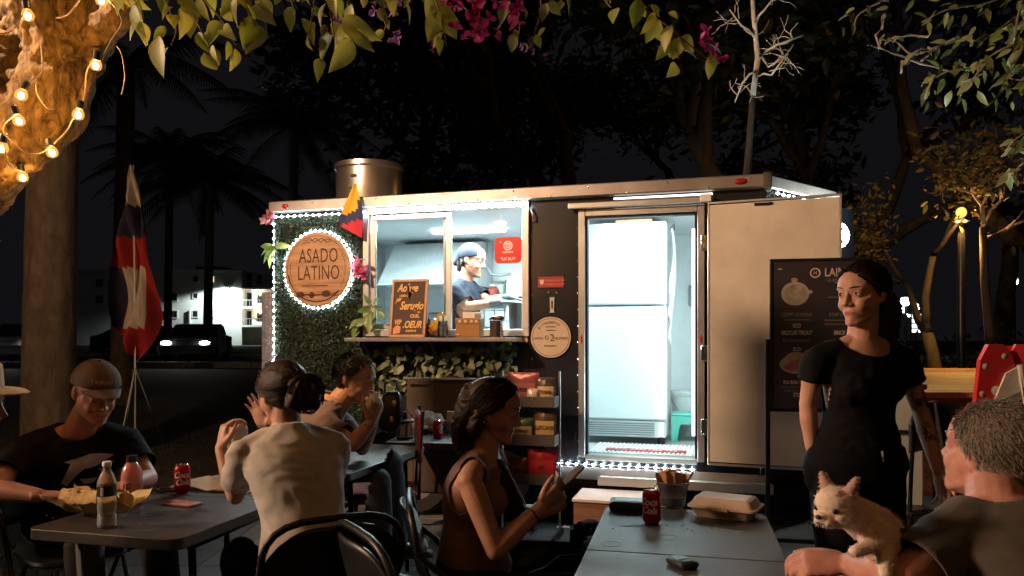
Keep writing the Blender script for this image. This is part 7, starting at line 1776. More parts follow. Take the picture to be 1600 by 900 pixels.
def short_hair(P, s, rnd, n=900, ln=.022, r=.0011, fl=Vector((0, -.6, .4)), front=0.0, M=None, curl=0.0, zmax=9, lift=.45):
    mb = MB()
    while n > 0:
        d = Vector((rnd.gauss(0, 1), rnd.gauss(0, 1), rnd.gauss(0, 1))).normalized(); x, y, z = d.x*.083, d.y*.103-.02, d.z*.092+.03
        if y*.75-z*.66 > front or z < -.06 or z > zmax or (y > -.012 and z < -.01): continue
        n -= 1; p0 = P(x, y, z); tg = fl-d*fl.dot(d); dirn = (tg.normalized()+d*lift).normalized(); k = rnd.uniform(.6, 1.2)*ln
        q = [(x, y, z)]; dd = dirn
        for i in range(3):
            dd = (dd+Vector((rnd.gauss(0, curl), rnd.gauss(0, curl), rnd.gauss(0, curl)-.12))).normalized(); l = q[-1]; q.append((l[0]+dd.x*k/3, l[1]+dd.y*k/3, l[2]+dd.z*k/3))
        mb.tube([P(*v) for v in q], [r, r*.9, r*.7, r*.3], 3, cap=False)
    return mb

# ---- man in a brown cap, far side of the brown table
def cap_man():
    J = {}; C = Vector((-1.93, 3.30, .965)); po = thing('person', 'man in brown cap and black printed t-shirt looking down at the brown table', 'person', (C.x, C.y, 0))
    J['chest'] = C; J['shR'] = C+Vector((-.170, -.095, -.015)); J['shL'] = C+Vector((.165, .10, .0)); J['neck'] = C+Vector((.02, -.02, .055)); J['head'] = at(150, 613, 3.22)+Vector((0, 0, .0)); J['hm'] = basis((.72, -.62, -.38), roll=.0)
    J['pel'] = Vector((-2.03, 3.44, .56)); J['bend'] = .03
    J['elR'] = Vector((-2.08, 2.98, .80)); J['wrR'] = Vector((-1.86, 2.93, .785)); J['handR'] = (Vector((1, .25, -.05)), Vector((0, 0, 1)), [.45, .5, .55, .6])
    J['elL'] = Vector((-1.62, 3.32, .78)); J['wrL'] = Vector((-1.58, 3.10, .80)); J['handL'] = (Vector((-.3, -1, 0)), Vector((0, 0, 1)), [.5, .5, .6, .6])
    legs(J, (-1.75, 3.05, .56), (-1.55, 3.25, .56), (-1.70, 3.00, .09), (-1.48, 3.22, .09))
    make_body(J, po, SK_R, k=1.05, s=1.08, voxel=.0052); r_, f_, up = T(J)
    sh = shirt(J, po, fabric('tee_black', (.010, .0095, .0095)), inf=.020, sleeve=.66, k=1.05, scoop=.25, seed=1, width=1.08, amp=.006)
    trousers(J, po, fabric('jeans_dark', (.05, .048, .045))); shoes(J, po, BLACKP)
    face_details(J, po, 'down', brow_m=mat('brow_brown', (.10, .055, .03), .7), s=1.08)
    c, M, s = J['head'], J['hm'], 1.08; P = lambda x, y, z: c+M @ (Vector((x, y, z))*s)
    hb = short_hair(P, s, random.Random(2), 900, .010, .0008, front=-.03, zmax=.030); hb.build('hair', H_BRN, po, False, True)
    # cap
    mb = MB(); mb.ell(P(0, -.012, .030), (.090*s, .112*s, .101*s), M, 30, 22); vs, fs = remesh(mb, .006, 2); cc = (centers(vs, fs)-np.array(c)) @ np.array(M.transposed()).T/s
    keep = cc[:, 2] > .038+.20*cc[:, 1]; fs = [f for f, q in zip(fs, keep) if q]; vs, fs = run_mods(vs.tolist(), fs, [('SOLIDIFY', dict(thickness=.004, offset=-1.0))])
    cm = fabric('cap_brown', (.060, .034, .023), .8)
    finish(vs, fs, 'cap', cm, po)
    b = MB(); b.sheet(lambda u, v: P((u-.5)*.148*(1-.22*v*v), .112*math.sqrt(max(.02, .93-((u-.5)*.148/.090)**2))-.016+.072*v*math.cos((u-.5)*2.2), .056-.024*((u-.5)*2)**2-.012*v), 18, 8)
    v2, f2 = run_mods(b.v, b.f, [('SOLIDIFY', dict(thickness=.004, offset=0.0))]); finish(v2, f2, 'cap_brim', cm, po)
    k = MB(); text_mb(k, '[ TRAVELS ]', (0, 0, 0), FX, FZ, .017, bold=.0004); k.v = [tuple(P(x+.006, .088-abs(x)**2*6+.0*z, z+.079)) for x, y, z in k.v]
    k.v = [tuple(c+(Vector(v)-c)) for v in k.v]
    q = []
    for x, y, z in [tuple(M.transposed() @ (Vector(v)-c)/s) for v in k.v]:
        zz = (z-.030)/.101; xx = x/.090; yy = math.sqrt(max(0.0, 1.0-zz*zz-xx*xx))*.112-.012+.0015; q.append(tuple(P(x, yy, z)))
    k.v = q; k.build('cap_lettering', mat('cap_print', (.40, .24, .18), .7), po, False, True)
    MB().ell(P(0, -.012, .131), .007, None, 8, 6).build('cap_button', cm, po, True, True)
    # print on the chest: pale leaping animal shape, wrapped on the shirt
    shape = [(-.085, .030), (-.060, .042), (-.030, .052), (.0, .058), (.03, .050), (.06, .040), (.085, .034), (.062, .026), (.075, -.01), (.09, -.06), (.07, -.075), (.045, -.03), (.015, .002), (-.02, .004), (-.045, .014), (-.07, .008), (-.055, .02)]
    shape2 = [(-.085, .005), (-.06, .006), (-.068, -.012)]; shape3 = [(-.06, -.02), (-.03, -.012), (-.045, -.035)]; shape4 = [(-.03, -.055), (.03, -.045), (.01, -.075), (-.02, -.075)]
    from mathutils.bvhtree import BVHTree
    me = sh.data; Rm = ROOTM[po.name]; bv = BVHTree.FromPolygons([Rm @ v.co for v in me.vertices], [tuple(p.vertices) for p in me.polygons])
    ctr = J['pel'].lerp(J['chest'], .80)+r_*(-.05); b = MB()
    for sp_ in (shape, shape2, shape3, shape4):
        bm = bmesh.new(); vv = [bm.verts.new((x*1.15, z*1.15, 0)) for x, z in sp_]; bm.faces.new(vv); bmesh.ops.triangulate(bm, faces=bm.faces[:]); bmesh.ops.subdivide_edges(bm, edges=bm.edges[:], cuts=3, use_grid_fill=True); bm.verts.ensure_lookup_table()
        pv = []
        for v in bm.verts:
            o = ctr-r_*v.co.x*-1*1.0+up*v.co.y+f_*.4; hit = bv.ray_cast(o, -f_); pv.append(tuple((hit[0] if hit[0] else o-f_*.3)+f_*.003))
        b.add(pv, [tuple(x.index for x in f.verts) for f in bm.faces]); bm.free()
    b.build('shirt_print', mat('shirt_print', (.55, .54, .56), .7, col2=(.36, .40, .48), vscale=9), po, True, True)
cap_man()

# ---- person at the left edge, pale hat
def hat_person():
    J = {}; C = Vector((-1.75, 2.18, 1.0)); po = thing('person', 'person in pale brimmed hat and dark top cut by the left edge', 'person', (C.x, C.y, 0))
    J['chest'] = C; J['shR'] = C+Vector((-.03, -.17, -.01)); J['shL'] = C+Vector((.03, .17, 0)); J['neck'] = C+Vector((.02, 0, .05)); J['head'] = at(-52, 632, 2.2); J['hm'] = basis((.97, .20, -.05)); J['pel'] = Vector((-1.83, 2.18, .56))
    J['elR'] = C+Vector((.0, -.24, -.29)); J['wrR'] = C+Vector((.14, -.20, -.42)); J['elL'] = C+Vector((.02, .23, -.29)); J['wrL'] = C+Vector((.12, .18, -.42)); J['handR'] = (Vector((1, .4, 0)), Vector((0, 0, 1)), [.5]*4); J['handL'] = (Vector((1, -.4, 0)), Vector((0, 0, 1)), [.5]*4)
    legs(J, (-1.30, 2.08, .55), (-1.30, 2.30, .55), (-1.28, 2.08, .09), (-1.28, 2.30, .09))
    make_body(J, po, SK_T, voxel=.008); shirt(J, po, fabric('top_dark', (.03, .03, .028)), sleeve=.6, seed=2); trousers(J, po, fabric('trousers_dark', (.03, .028, .026))); shoes(J, po, BLACKP)
    face_details(J, po, 'open', brow_m=mat('brow_brown', (.1, .055, .03), .7))
    c, M = J['head'], J['hm']; P = lambda x, y, z: c+M @ Vector((x, y, z)); hm_ = fabric('hat_cream', (.62, .50, .36), .8)
    mb = MB(); mb.lathe([(.0, .15), (.06, .148), (.085, .12), (.092, .055), (.14, .048), (.152, .040), (.148, .036), (.095, .045), (.088, .05)], (0, 0, 0), 30, cap=False); mb.v = [tuple(P(x, y*1.12-.012, z)) for x, y, z in mb.v]; mb.build('hat', hm_, po, 60, True)
    short_hair(P, 1, random.Random(3), 700, .014, .0009, front=-.03, zmax=.05).build('hair', H_BRN, po, False, True)
hat_person()

# ---- woman in white t-shirt, back to the camera
def white_woman():
    J = {}; C = Vector((-.800, 2.66, 1.045)); po = thing('person', 'woman in white t-shirt with dark bun eating with her back turned', 'person', (C.x, C.y, 0))
    J['chest'] = C; J['shL'] = C+Vector((-.150, -.060, -.01)); J['shR'] = C+Vector((.150, .062, 0)); J['neck'] = C+Vector((-.01, .02, .05)); J['head'] = at(440, 614, 2.70); J['hm'] = basis((-.72, .66, -.18)); J['pel'] = Vector((-.66, 2.53, .57)); J['bend'] = .015
    J['elL'] = at(368, 790, 2.80)+Vector((0, 0, .035)); J['wrL'] = at(345, 700, 2.86); J['handL'] = (Vector((.12, .15, 1)), Vector((-.75, -.6, .1)), [.75, .8, .85, .9], .02, (.7, .5))
    J['elR'] = Vector((-.75, 3.05, .80)); J['wrR'] = at(415, 672, 3.02); J['handR'] = (Vector((-.35, .0, .95)), Vector((.3, .9, .1)), [.12, .15, .12, .2], .12, (.9, .2))
    legs(J, (-1.02, 2.80, .58), (-.86, 2.98, .58), (-.98, 2.85, .09), (-.80, 3.05, .09))
    make_body(J, po, SK_L, True, k=.86, s=1.0, voxel=.006); shirt(J, po, fabric('tee_white', (.44, .40, .36), .8), True, inf=.011, sleeve=.62, k=.86, neck=.075, scoop=.15, hem=-.02, amp=.006, scale=9, seed=4, width=1.06, neck_up=.0); trousers(J, po, fabric('jeans_navy', (.022, .022, .026)), True); shoes(J, po, WHITEP)
    face_details(J, po, 'open', brow_m=H_BRN)
    bun = (.01, -.115, -.01)
    def extra(e, P):
        e.ell(P(*bun), (.058, .052, .058), None, 16, 12); e.ell(P(.025, -.135, -.035), (.045, .04, .042), None, 14, 10); e.ell(P(-.02, -.12, -.045), (.04, .04, .035), None, 14, 10); e.ell(P(.03, -.10, .025), (.035, .035, .03), None, 14, 10)
    def gd(P):
        g = []
        rr_ = random.Random(4)
        for k in range(150): a = rr_.uniform(-1, 1); g.append(over_scalp(P, (a*.074, .076-abs(a)*.066, .084-abs(a)*.078), (bun[0]+rr_.uniform(-.02, .02), -.10, bun[2]+.01+rr_.uniform(-.02, .02))))
        for k in range(60):
            a0 = rr_.random()*6.28; rr2 = rr_.uniform(.03, .058); ce = Vector((bun[0]+rr_.uniform(0, .02), bun[1]-.012, bun[2]-rr_.uniform(0, .03))); g.append([P(ce.x+rr2*math.cos(a0+t*.55), ce.y-.03*math.sin(t*.5+1), ce.z+rr2*math.sin(a0+t*.55)) for t in range(7)])
        return g
    hair_shell(J, 1.0, po, H_BRN, extra=extra, amp=.005, strand_guides=gd, ns=2400, spread=.0035, r=.0017)
white_woman()
w0 = at(368, 692, 2.98); HW = thing('paper_wrap', 'white paper wrap held up by the woman in the white t-shirt', 'food', w0)
mb = MB(); mb.loft([(Vector((.0, 0, -.10)), FX*.025, Vector((0, .025, 0))), (Vector((-.005, 0, -.05)), FX*.045, Vector((0, .04, 0))), (Vector((-.01, 0, .01)), FX*.052, Vector((0, .045, 0))), (Vector((.0, 0, .055)), FX*.05, Vector((0, .04, 0))), (Vector((.01, 0, .08)), FX*.03, Vector((0, .03, 0)))], 24); v_, f_ = run_mods(mb.v, mb.f, [('SUBSURF', dict(levels=2))]); mb.v = [tuple(p) for p in wrinkle(v_, f_, .010, 22, 6)]; mb.f = f_; mb.m = [0]*len(f_); mb.build('wrapper', mat('wrap_paper', (.66, .55, .46), .7, var=.06), HW, True)
MB().ell((.006, 0, .075), (.038, .034, .022), None, 14, 10).build('bread', mat('bread', (.45, .26, .12), .7, var=.2, bump=.3), HW, True)

# ---- man eating
def polo_man():
    J = {}; C = Vector((-.965, 3.86, 1.03)); po = thing('person', 'man in brown polo shirt biting food beside the trailer', 'person', (C.x, C.y, 0))
    J['chest'] = C; J['shR'] = C+Vector((.05, -.17, -.02)); J['shL'] = C+Vector((.0, .18, 0)); J['neck'] = C+Vector((.06, -.005, .06)); J['head'] = at(553, 592, 3.84)+Vector((.01, 0, 0)); J['hm'] = basis((.93, -.34, -.22)); J['pel'] = Vector((-1.10, 3.86, .58)); J['bend'] = .05
    J['elR'] = at(551, 694, 3.58); J['wrR'] = at(580, 660, 3.62); J['handR'] = (Vector((.3, .12, .9)), Vector((.75, -.6, 0)), [.7, .75, .8, .85], .02, (.8, .3))
    J['elL'] = Vector((-.82, 4.08, .80)); J['wrL'] = at(584, 658, 3.84); J['handL'] = (Vector((.2, -.3, .9)), Vector((.5, .8, 0)), [.6, .6, .7, .7], .02, (.8, .3))
    legs(J, (-.66, 4.00, .74), (-.68, 3.74, .68), (-.62, 4.02, .28), (-.66, 3.72, .22))
    make_body(J, po, SK_T, k=1.0, s=1.03, voxel=.0055); shirt(J, po, fabric('polo_brown', (.115, .075, .065), .8), inf=.016, sleeve=.66, seed=7, scoop=.3, amp=.006); trousers(J, po, fabric('jeans_blue', (.045, .055, .075))); shoes(J, po, BLACKP)
    face_details(J, po, 'down', brow_m=H_BLK, s=1.03)
    c, M, s = J['head'], J['hm'], 1.03; P = lambda x, y, z: c+M @ (Vector((x, y, z))*s)
    hair_shell(J, s, po, H_BLK, dil=1.0, amp=.003, nape=-.055); short_hair(P, s, random.Random(8), 3200, .018, .0012, Vector((.1, .9, .5)), .004, lift=.75).build('hair_top', H_BLK, po, False, True)
    r_, f_, up = T(J); mb = MB()       # collar
    nk = J['neck']+Vector((-.01, 0, .018)); mb.sheet(lambda u, v: nk+(r_*math.cos(u*6.0-1.43)*(.074+.016*(1-v))+f_*math.sin(u*6.0-1.43)*(.074+.016*(1-v)))*1.0+up*(.028*v-.022), 30, 4); v2, f2 = run_mods(mb.v, mb.f, [('SOLIDIFY', dict(thickness=.005))]); finish(v2, f2, 'collar', fabric('collar_tan', (.42, .24, .12), .8), po)
    MB().tube([J['wrR'].lerp(J['elR'], .12)+(r_*math.cos(a)+f_*math.sin(a))*.031 for a in [x*.5236 for x in range(12)]], .004, 6, closed=True).build('bracelet', BLACKM, po, True, True)
polo_man()
w0 = at(584, 628, 3.64); NP = thing('napkin_wrap', 'white napkin wrapped food held to the mouth of the eating man', 'food', w0)
mb = MB().ell((0, 0, 0), (.036, .030, .050), None, 26, 18); v_ = np.array(mb.v); mb.v = [tuple(p) for p in wrinkle(v_, mb.f, .016, 28, 2)]; mb.build('napkin', mat('napkin_white', (.80, .77, .75), .8, var=.05), NP, True)
MB().ell((-.012, 0, .038), (.022, .022, .02), None, 12, 8).build('bread', mat('bread', (.45, .26, .12), .7), NP, True)

# ---- woman with phone
def phone_woman():
    J = {}; C = Vector((-.115, 2.74, .955)); po = thing('person', 'woman with long dark hair and mauve tank top looking at her phone', 'person', (C.x, C.y, 0))
    J['chest'] = C; J['shR'] = C+Vector((-.03, -.165, -.005)); J['shL'] = C+Vector((.05, .16, -.01)); J['neck'] = C+Vector((.015, 0, .05)); J['head'] = at(772, 641, 2.75); J['hm'] = basis((.975, -.16, -.22)); J['pel'] = Vector((-.13, 2.76, .55)); J['bend'] = .03
    J['elR'] = Vector((-.055, 2.50, .690)); J['wrR'] = at(845, 792, 2.58); J['handR'] = (Vector((.75, .1, .62)), Vector((.35, -.85, -.4)), [.55, .6, .65, .7], .02, (.5, .3))
    J['elL'] = Vector((.04, 2.98, .70)); J['wrL'] = at(850, 800, 2.72); J['handL'] = (Vector((.75, -.25, .6)), Vector((.4, .8, -.4)), [.6, .65, .7, .75], .02, (.5, .3))
    legs(J, (.30, 2.86, .63), (.29, 2.66, .62), (.34, 2.86, .14), (.33, 2.66, .14))
    make_body(J, po, SK_T, True, k=.90, s=1.0, voxel=.005)
    shirt(J, po, fabric('tank_mauve', (.155, .085, .075), .8), True, inf=.010, sleeve=0, neck=.080, scoop=.75, hem=.02, amp=.003, seed=9, neck_up=.0, name='tank_top', voxel=.006)
    trousers(J, po, fabric('trousers_black', (.014, .014, .016)), True, waist=.14, k=1.04); shoes(J, po, BLACKP)
    face_details(J, po, 'down', brow_m=H_BRN)
    def extra(e, P):
        e.ell(P(.0, -.045, -.02), (.082, .072, .085), None, 18, 12)
        pts = [P(.062, .0, .03), P(.074, -.02, -.04)]
        e.capsule(P(0, -.075, .02), P(.0, -.085, -.08), .068, .066); e.capsule(P(.0, -.085, -.08), P(.01, -.07, -.16), .066, .050); e.capsule(P(.01, -.06, -.14), P(-.02, .0, -.20), .05, .040); e.capsule(P(-.02, .0, -.19), P(-.03, .055, -.31), .042, .036); e.capsule(P(-.03, .055, -.31), P(-.03, .10, -.42), .036, .012)
        e.capsule(P(.062, -.035, .02), P(.066, -.045, -.07), .026, .032)
    def gd(P):
        g = []; rr_ = random.Random(14)
        for k in range(170):
            side = rr_.choice((1, 1, 1, -1)); a = rr_.uniform(.0, 1.5)
            top = over_scalp(P, (side*a*.02, .06-.05*a, .10), (side*.078, -.02-.05*a, -.01), 4)
            fall = [P(side*.075, -.05-.03*a, -.06), P(side*.06, -.06-.02*a, -.12)]
            g.append(top+fall)
        hd = J['head']
        for k in range(60):      # long fall over the far shoulder and down the chest
            a, b_ = rr_.uniform(-1, 1), rr_.uniform(-1, 1)
            g.append([P(-.03+.02*a, -.06, -.06), P(-.02+.03*a, -.035+.02*b_, -.13), hd+Vector((.015+.02*a, -.02+.03*b_, -.20)), hd+Vector((.055+.025*a, -.05+.03*b_, -.29)), hd+Vector((.09+.03*a, -.06+.03*b_, -.37)), hd+Vector((.125+.03*a, -.05+.03*b_, -.44))])
        return g
    hair_shell(J, 1.0, po, H_BRN, extra=extra, amp=.006, scale=18, strand_guides=gd, ns=2600, spread=.006, wave=.003, front=.012, nape=-.10, r=.0018)
    MB().ell(J['head']+J['hm'] @ Vector((.079, -.012, -.040)), .0045, None, 8, 6).build('earring', mat('pearl', (.75, .68, .6), .2), po, True, True)
    w_ = J['wrR'].lerp(J['elR'], .18); ax = (J['wrR']-J['elR']).normalized(); a_, b_, _ = frame(ax)
    MB().tube([w_+(a_*math.cos(t*.5236)+b_*math.sin(t*.5236))*.032 for t in range(12)], .003, 6, closed=True).build('bracelet', BLACKM, po, True, True)
phone_woman()
p0 = at(888, 752, 2.62); ph, Mt = phone('black phone held up by the woman in the tank top', p0, 0, (BLACKP, mat('phone_glow', (.03, .03, .035), .12)), Matrix.Rotation(R(8), 3, 'Z') @ Matrix.Rotation(R(-44), 3, 'Y') @ Matrix.Rotation(R(90), 3, 'Z'))

# ---- standing woman
def standing_woman():
    J = {}; C = Vector((1.295, 2.76, 1.365)); po = thing('person', 'woman in black t-shirt standing with one hand in her pocket looking aside', 'person', (C.x, C.y, 0))
    J['chest'] = C; J['shR'] = C+Vector((-.180, -.03, -.005)); J['shL'] = C+Vector((.180, .04, -.005)); J['neck'] = C+Vector((.0, 0, .055)); J['head'] = at(1346, 460, 2.73); J['hm'] = basis((-.84, -.54, -.08)); J['pel'] = Vector((1.285, 2.78, .93)); J['gaze'] = .2
    J['elR'] = at(1262, 632, 2.78); J['wrR'] = at(1268, 700, 2.79); J['handR'] = (Vector((.12, .02, -1)), Vector((-1, -.2, 0)), [.2]*4)
    J['elL'] = at(1438, 640, 2.84); J['wrL'] = at(1466, 735, 2.72); J['handL'] = (Vector((.15, -.2, -1)), Vector((.9, .2, 0)), [.3, .35, .4, .45])
    legs(J, (1.37, 2.74, .50), (1.20, 2.72, .50), (1.38, 2.82, .09), (1.20, 2.80, .09))
    blk = fabric('tee_black_soft', (.0065, .0065, .0075))
    make_body(J, po, SK_L, True, k=.82, s=1.0, voxel=.0042, smooth=6); shirt(J, po, blk, True, inf=.009, sleeve=.42, k=.82, neck=.085, scoop=.75, hem=.04, amp=.006, scale=11, seed=11, width=1.02, neck_up=-.005)
    trousers(J, po, fabric('trousers_black2', (.0055, .0055, .0065)), True, inf=.014, waist=.20, k=.96); shoes(J, po, BLACKP)
    face_details(J, po, 'open', brow_m=mat('brow_light', (.055, .032, .02), .7))
    def extra(e, P):
        e.capsule(P(0, -.095, .02), P(.0, -.13, -.01), .035, .045); e.capsule(P(.0, -.13, -.01), P(.0, -.135, -.10), .048, .045); e.capsule(P(.0, -.135, -.10), P(.0, -.105, -.19), .045, .018)
    def gd(P):
        g = []; rr_ = random.Random(24)
        for k in range(150): a = rr_.uniform(-1, 1); g.append(over_scalp(P, (a*.074, .074-abs(a)*.070, .086-abs(a)*.075), (0, -.115, .02), 6, 1.05))
        for k in range(70): a, b_ = rr_.uniform(-1, 1), rr_.uniform(-1, 1); g.append([P(.0, -.105, .03), P(.025*a, -.15+.02*b_, .0), P(.045*a, -.16+.025*b_, -.08), P(.04*a, -.14+.03*b_, -.16), P(.03*a, -.11+.03*b_, -.23)])
        return g
    hair_shell(J, 1.0, po, H_BRN, extra=extra, amp=.004, strand_guides=gd, ns=2600, spread=.0045, wave=.0015, front=.006, nape=-.06, r=.0015)
    r_, f_, up = T(J); q = J['wrR']+Vector((.012, -.015, -.085))      # pocket bulge over the hand
    mb = MB(); mb.ell(q, (.048, .050, .080), None, 20, 14); v_, f2 = remesh(mb, .008, 1); v_ = wrinkle(v_, f2, .005, 20); finish(v_, f2, 'pocket', MATS['trousers_black2'], po)
    MB().tube([at(1378, 705, 2.59), at(1381, 722, 2.59)], .004, 6).build('pen', mat('pen_grey', (.4, .4, .4), .3), po, True, True)
    # tattoos: ink patches wrapped on the forearm and upper arm
    ink_ = mat('tattoo_ink', (.05, .035, .035), .6); rt_ = random.Random(6)
    from mathutils.bvhtree import BVHTree
    me = [o for o in po.children if o.name.startswith('body')][0].data; Rm = ROOTM[po.name]; bv = BVHTree.FromPolygons([Rm @ v.co for v in me.vertices], [tuple(p.vertices) for p in me.polygons])
    for (a, b_, c_) in ((J['shL'], J['elL'], (.62, .95)), (J['elL'], J['wrL'], (.25, .5))):
        mb = MB()
        for k in range(16):
            p = a.lerp(b_, rt_.uniform(*c_)); d0 = Vector((rt_.uniform(-1, 1), -1, rt_.uniform(-.2, .2))).normalized(); pts = []
            for i in range(7):
                t_2 = i*.9+k; o = p+d0*.2+Vector((.010*math.cos(t_2)*(1-i*.1), 0, .012*math.sin(t_2)*(1-i*.1))); h_ = bv.ray_cast(o, -d0); 
                if h_[0]: pts.append(h_[0]+h_[1]*.0004)
            if len(pts) > 3: mb.tube(pts, .0016, 4)
        if mb.v: mb.build('tattoo', ink_, po, True, True)
standing_woman()

# ---- old man from behind with the puppy
def old_man():
    J = {}; C = Vector((1.14, 1.72, .985)); po = thing('person', 'grey curly haired man seen from behind holding a puppy', 'person', (C.x, C.y, 0))
    J['chest'] = C; J['shL'] = C+Vector((-.175, -.04, -.01)); J['shR'] = C+Vector((.175, .10, 0)); J['neck'] = C+Vector((-.02, .0, .055)); J['head'] = at(1545, 708, 1.83); J['hm'] = basis((-.44, .88, .16)); J['pel'] = Vector((1.22, 1.60, .55)); J['bend'] = .04
    J['elL'] = at(1410, 905, 1.60); J['wrL'] = at(1328, 882, 1.76); J['handL'] = (Vector((-1, .25, -.02)), Vector((-.1, -.5, .9)), [.55, .6, .65, .7], .03, (.6, .4))
    J['elR'] = Vector((1.22, 2.05, .68)); J['wrR'] = Vector((.98, 2.0, .76)); J['handR'] = (Vector((-1, -.1, 0)), Vector((0, 0, 1)), [.4]*4)
    legs(J, (.80, 1.72, .56), (.95, 1.98, .56), (.78, 1.75, .09), (.95, 2.02, .09))
    make_body(J, po, SK_R, k=1.08, s=1.06, voxel=.0055); shirt(J, po, fabric('tee_olive', (.075, .062, .048)), inf=.018, sleeve=.72, k=1.1, scoop=.05, neck=.09, seed=13, width=1.12, amp=.006); trousers(J, po, fabric('shorts_grey', (.08, .08, .08))); shoes(J, po, BLACKP)
    face_details(J, po, 'open', brow_m=H_GRY, s=1.06)
    c, M, s = J['head'], J['hm'], 1.06; P = lambda x, y, z: c+M @ (Vector((x, y, z))*s)
    hair_shell(J, s, po, H_GRY, dil=1.0, amp=.004, scale=24, nape=-.07, voxel=.005, front=.0)
    short_hair(P, s, random.Random(18), 9000, .022, .0010, Vector((0, -.75, -.5)), .004, curl=.22, lift=.34).build('hair_curls', H_GRY, po, False, True)
    w_ = J['wrL'].lerp(J['elL'], .10); ax = (J['wrL']-J['elL']).normalized(); a_, b_, _ = frame(ax)
old_man()
def puppy():
    b0 = at(1335, 800, 1.66); po = thing('puppy', 'small cream puppy with dark back resting on the man\'s arm', 'dog', b0)
    H = at(1308, 792, 1.64)-b0; Mh = basis((-.82, -.52, -.12)); P = lambda x, y, z: H+Mh @ Vector((x, y, z))
    mb = MB(); mb.ell(H, (.045, .047, .044), Mh, 20, 14); mb.ell(P(0, .014, .014), (.038, .036, .034), Mh, 18, 12); mb.ell(P(0, .040, -.014), (.020, .024, .0165), Mh, 16, 12); mb.ell(P(0, .058, -.010), (.013, .012, .011), Mh, 12, 10)
    for s_ in (-1, 1):
        mb.ell(P(s_*.012, .048, -.020), (.011, .016, .011), Mh, 12, 8); mb.ell(P(s_*.024, .022, -.012), (.016, .02, .016), Mh, 12, 8)
        mb.capsule(P(s_*.024, -.006, .028), P(s_*.042, -.014, .066), .017, .0065)
    n0 = P(0, -.035, -.015); bd = Vector((.080, .03, -.055)); bt = Vector((.115, .05, -.095))
    mb.capsule(n0, bd, .036, .052, 16); mb.capsule(bd, bt, .052, .046, 16); mb.ell(Vector((.045, -.02, -.055)), (.042, .04, .050), None, 16, 12)
    for i, (a, b_, c_) in enumerate(((Vector((.030, -.045, -.060)), Vector((.0, -.060, -.062)), Vector((-.030, -.070, -.068))), (Vector((.045, -.05, -.075)), Vector((.030, -.075, -.100)), Vector((.026, -.085, -.112))))):
        mb.capsule(a, b_, .020, .015); mb.capsule(b_, c_, .015, .0135); mb.ell(c_, (.015, .014, .012), None, 10, 8)
    vs, fs = remesh(mb, .003, 3, .45); c = centers(vs, fs); d = np.array([mnoise.noise(Vector(p*45)) for p in c]); hl = (c-np.array(H)) @ np.array(Mh)
    mi = np.where((c[:, 0] > .095+.025*d) & (c[:, 2] > -.10), 1, 0); ear = (np.abs(hl[:, 0]) > .02) & (hl[:, 2] > .034) & (hl[:, 1] > -.012+(hl[:, 2]-.034)*-.15); mi = np.where(ear, 2, mi)
    finish(vs+np.array(b0), fs, 'body', [mat('puppy_cream', (.78, .61, .49), .8, var=.14, vscale=30, bump=.35, bscale=300, sheen=.3), mat('puppy_dark', (.10, .06, .05), .8, var=.2, bump=.35, bscale=300), mat('puppy_ear', (.40, .22, .18), .7)], po, mi.tolist())
    for s_ in (-1, 1): MB().ell(P(s_*.0225, .0395, .004), (.0068, .005, .0068), Mh, 12, 8).build('eye', mat('dog_eye', (.015, .010, .010), .08), po, True)
    MB().ell(P(0, .0675, -.006), (.0075, .005, .0055), Mh, 12, 8).build('nose', mat('dog_nose', (.03, .018, .018), .3), po, True)
    MB().tube([P(-.016, .052, -.021), P(-.008, .0645, -.0215), P(0, .068, -.018), P(.008, .0645, -.0215), P(.016, .052, -.021)], .0012, 5).build('mouth_line', mat('dog_nose', (.03, .018, .018), .3), po, True)
    # soft fur fringe
    fb = MB(); rf = random.Random(4); q = np.array([f if len(f) == 4 else (f[0], f[1], f[2], f[2]) for f in fs]); nrm = np.cross(vs[q[:, 2]]-vs[q[:, 0]], vs[q[:, 3]]-vs[q[:, 1]]); nrm /= np.linalg.norm(nrm, axis=1, keepdims=True)+1e-9
    fb2 = MB()
    for i in rf.sample(range(len(fs)), min(7000, len(fs))):
        p = Vector(c[i]); n_ = Vector(nrm[i]); d_ = (n_*.5+Vector((.5, .2, -.35))+Vector((rf.gauss(0, .25), rf.gauss(0, .25), rf.gauss(0, .25)))).normalized(); (fb2 if mi[i] == 1 else fb).tube([p, p+d_*.0035, p+d_*.0065], [.0004, .00035, .00015], 3, cap=False)
    fb.build('fur', mat('puppy_fur', (.80, .64, .52), .8), po); fb2.build('fur', MATS['puppy_dark'], po)
puppy()

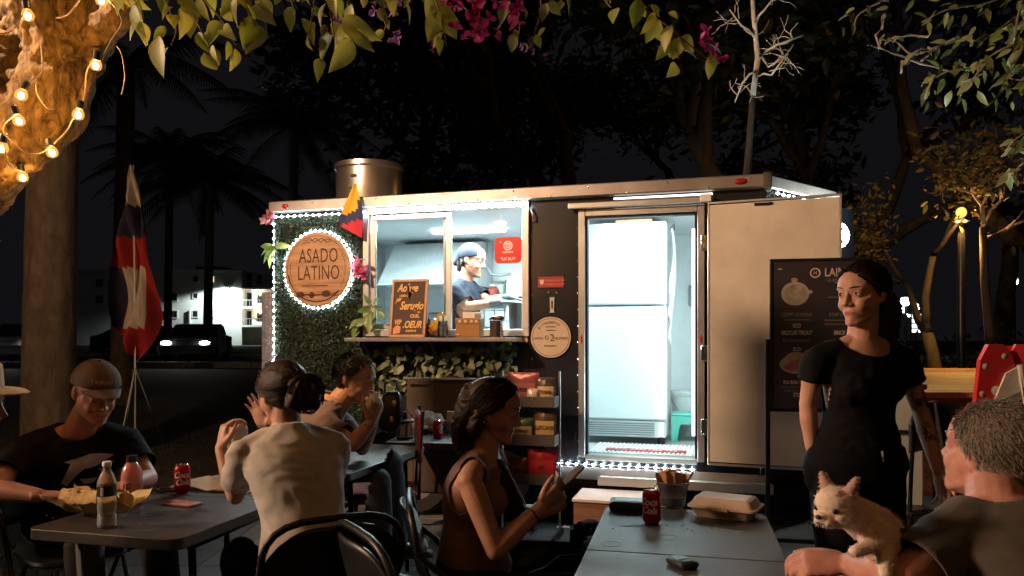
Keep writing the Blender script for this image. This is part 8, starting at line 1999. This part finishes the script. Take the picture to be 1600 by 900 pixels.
# ---- cook at the serving window
def cook():
    b = at(738, 407, 6.42); C = b+Vector((-.07, .02, -.225)); po = thing('person', 'cook in dark cap and t-shirt with black gloves inside the window', 'person', (C.x, C.y, FL))
    fw_ = Vector((.93, -.36, 0)); r_ = fw_.cross(Vector((0, 0, 1)))
    J = {}; J['chest'] = C; J['shR'] = C+r_*.20-Vector((0, 0, .02)); J['shL'] = C-r_*.20; J['neck'] = C+Vector((.01, 0, .06)); J['head'] = b; J['hm'] = basis((.93, -.33, -.20)); J['pel'] = C+Vector((-.04, 0, -.50))
    J['elR'] = at(728, 480, 6.25); J['wrR'] = at(782, 472, 6.20); J['handR'] = (fw_+Vector((0, 0, -.05)), Vector((0, 0, 1)), [.3, .35, .4, .4], .05, (.6, .3))
    J['elL'] = at(765, 470, 6.50); J['wrL'] = at(798, 464, 6.38); J['handL'] = (fw_, Vector((0, 0, 1)), [.3, .35, .4, .4], .05, (.6, .3))
    legs(J, J['pel']-r_*.09+Vector((0, 0, -.42)), J['pel']+r_*.09+Vector((0, 0, -.42)), (J['pel']-r_*.09).xy.to_3d()+Vector((0, 0, FL+.09)), (J['pel']+r_*.09).xy.to_3d()+Vector((0, 0, FL+.09)))
    S = 1.20; make_body(J, po, SK_T, k=1.1, s=S, voxel=.007); shirt(J, po, fabric('tee_navy', (.016, .018, .026)), inf=.02, sleeve=.66, k=1.12, seed=17, width=1.1, scoop=.2, amp=.006)
    trousers(J, po, fabric('trousers_black', (.014, .014, .016))); shoes(J, po, BLACKP); face_details(J, po, 'down', brow_m=H_BLK, s=S)
    c, M = J['head'], J['hm']; P = lambda x, y, z: c+M @ (Vector((x, y, z))*S)
    mb = MB(); mb.ell(P(0, -.020, .034), (.084*S, .104*S, .092*S), M, 28, 20); mb.capsule(P(0, -.10, .0), P(0, -.125, -.04), .03*S, .022*S); vs, fs = remesh(mb, .007, 2); cc = (centers(vs, fs)-np.array(c)) @ np.array(M.transposed()).T/S
    keep = (cc[:, 2] > .022-cc[:, 1]*-.28) | (cc[:, 1] < -.085); fs = [f for f, q in zip(fs, keep) if q]; vs, fs = run_mods(vs.tolist(), fs, [('SOLIDIFY', dict(thickness=.005, offset=-1.0))]); finish(vs, fs, 'cap', fabric('cook_cap', (.022, .024, .034), .75), po)
    hb = MB(); hb.capsule(P(0, -.09, -.03), P(0, -.085, -.075), .03*S, .022*S); hb.capsule(P(.055, -.03, -.0), P(.05, -.05, -.04), .02*S, .016*S); hb.build('hair', H_BLK, po, True, True)
    for sd in 'RL':
        g = MB(); h = J['hand'+sd]; hand_prims(g, J['wr'+sd], h[0], h[1], sd == 'R', h[2], S*1.06, *h[3:]); g.capsule(J['wr'+sd].lerp(J['el'+sd], .25), J['wr'+sd], .040, .036); vs, fs = remesh(g, .006, 2); finish(vs, fs, 'glove', mat('glove_grey', (.05, .06, .065), .45), po)
    dg_ = J['pel'].lerp(J['chest'], .72); k = MB(); rr_2, f2, u2 = T(J); k.prism([(-.02, -.03), (.02, -.025), (.025, .01), (.0, .03), (-.025, .015)], .002, dg_+f2*.158+rr_2*.05, rr_2, u2); k.build('shirt_badge', mat('badge_red', (.6, .15, .15), .6, col2=(.7, .6, .6), vscale=40), po, False, True)
cook()
bpy.data.scenes.remove(TMP)
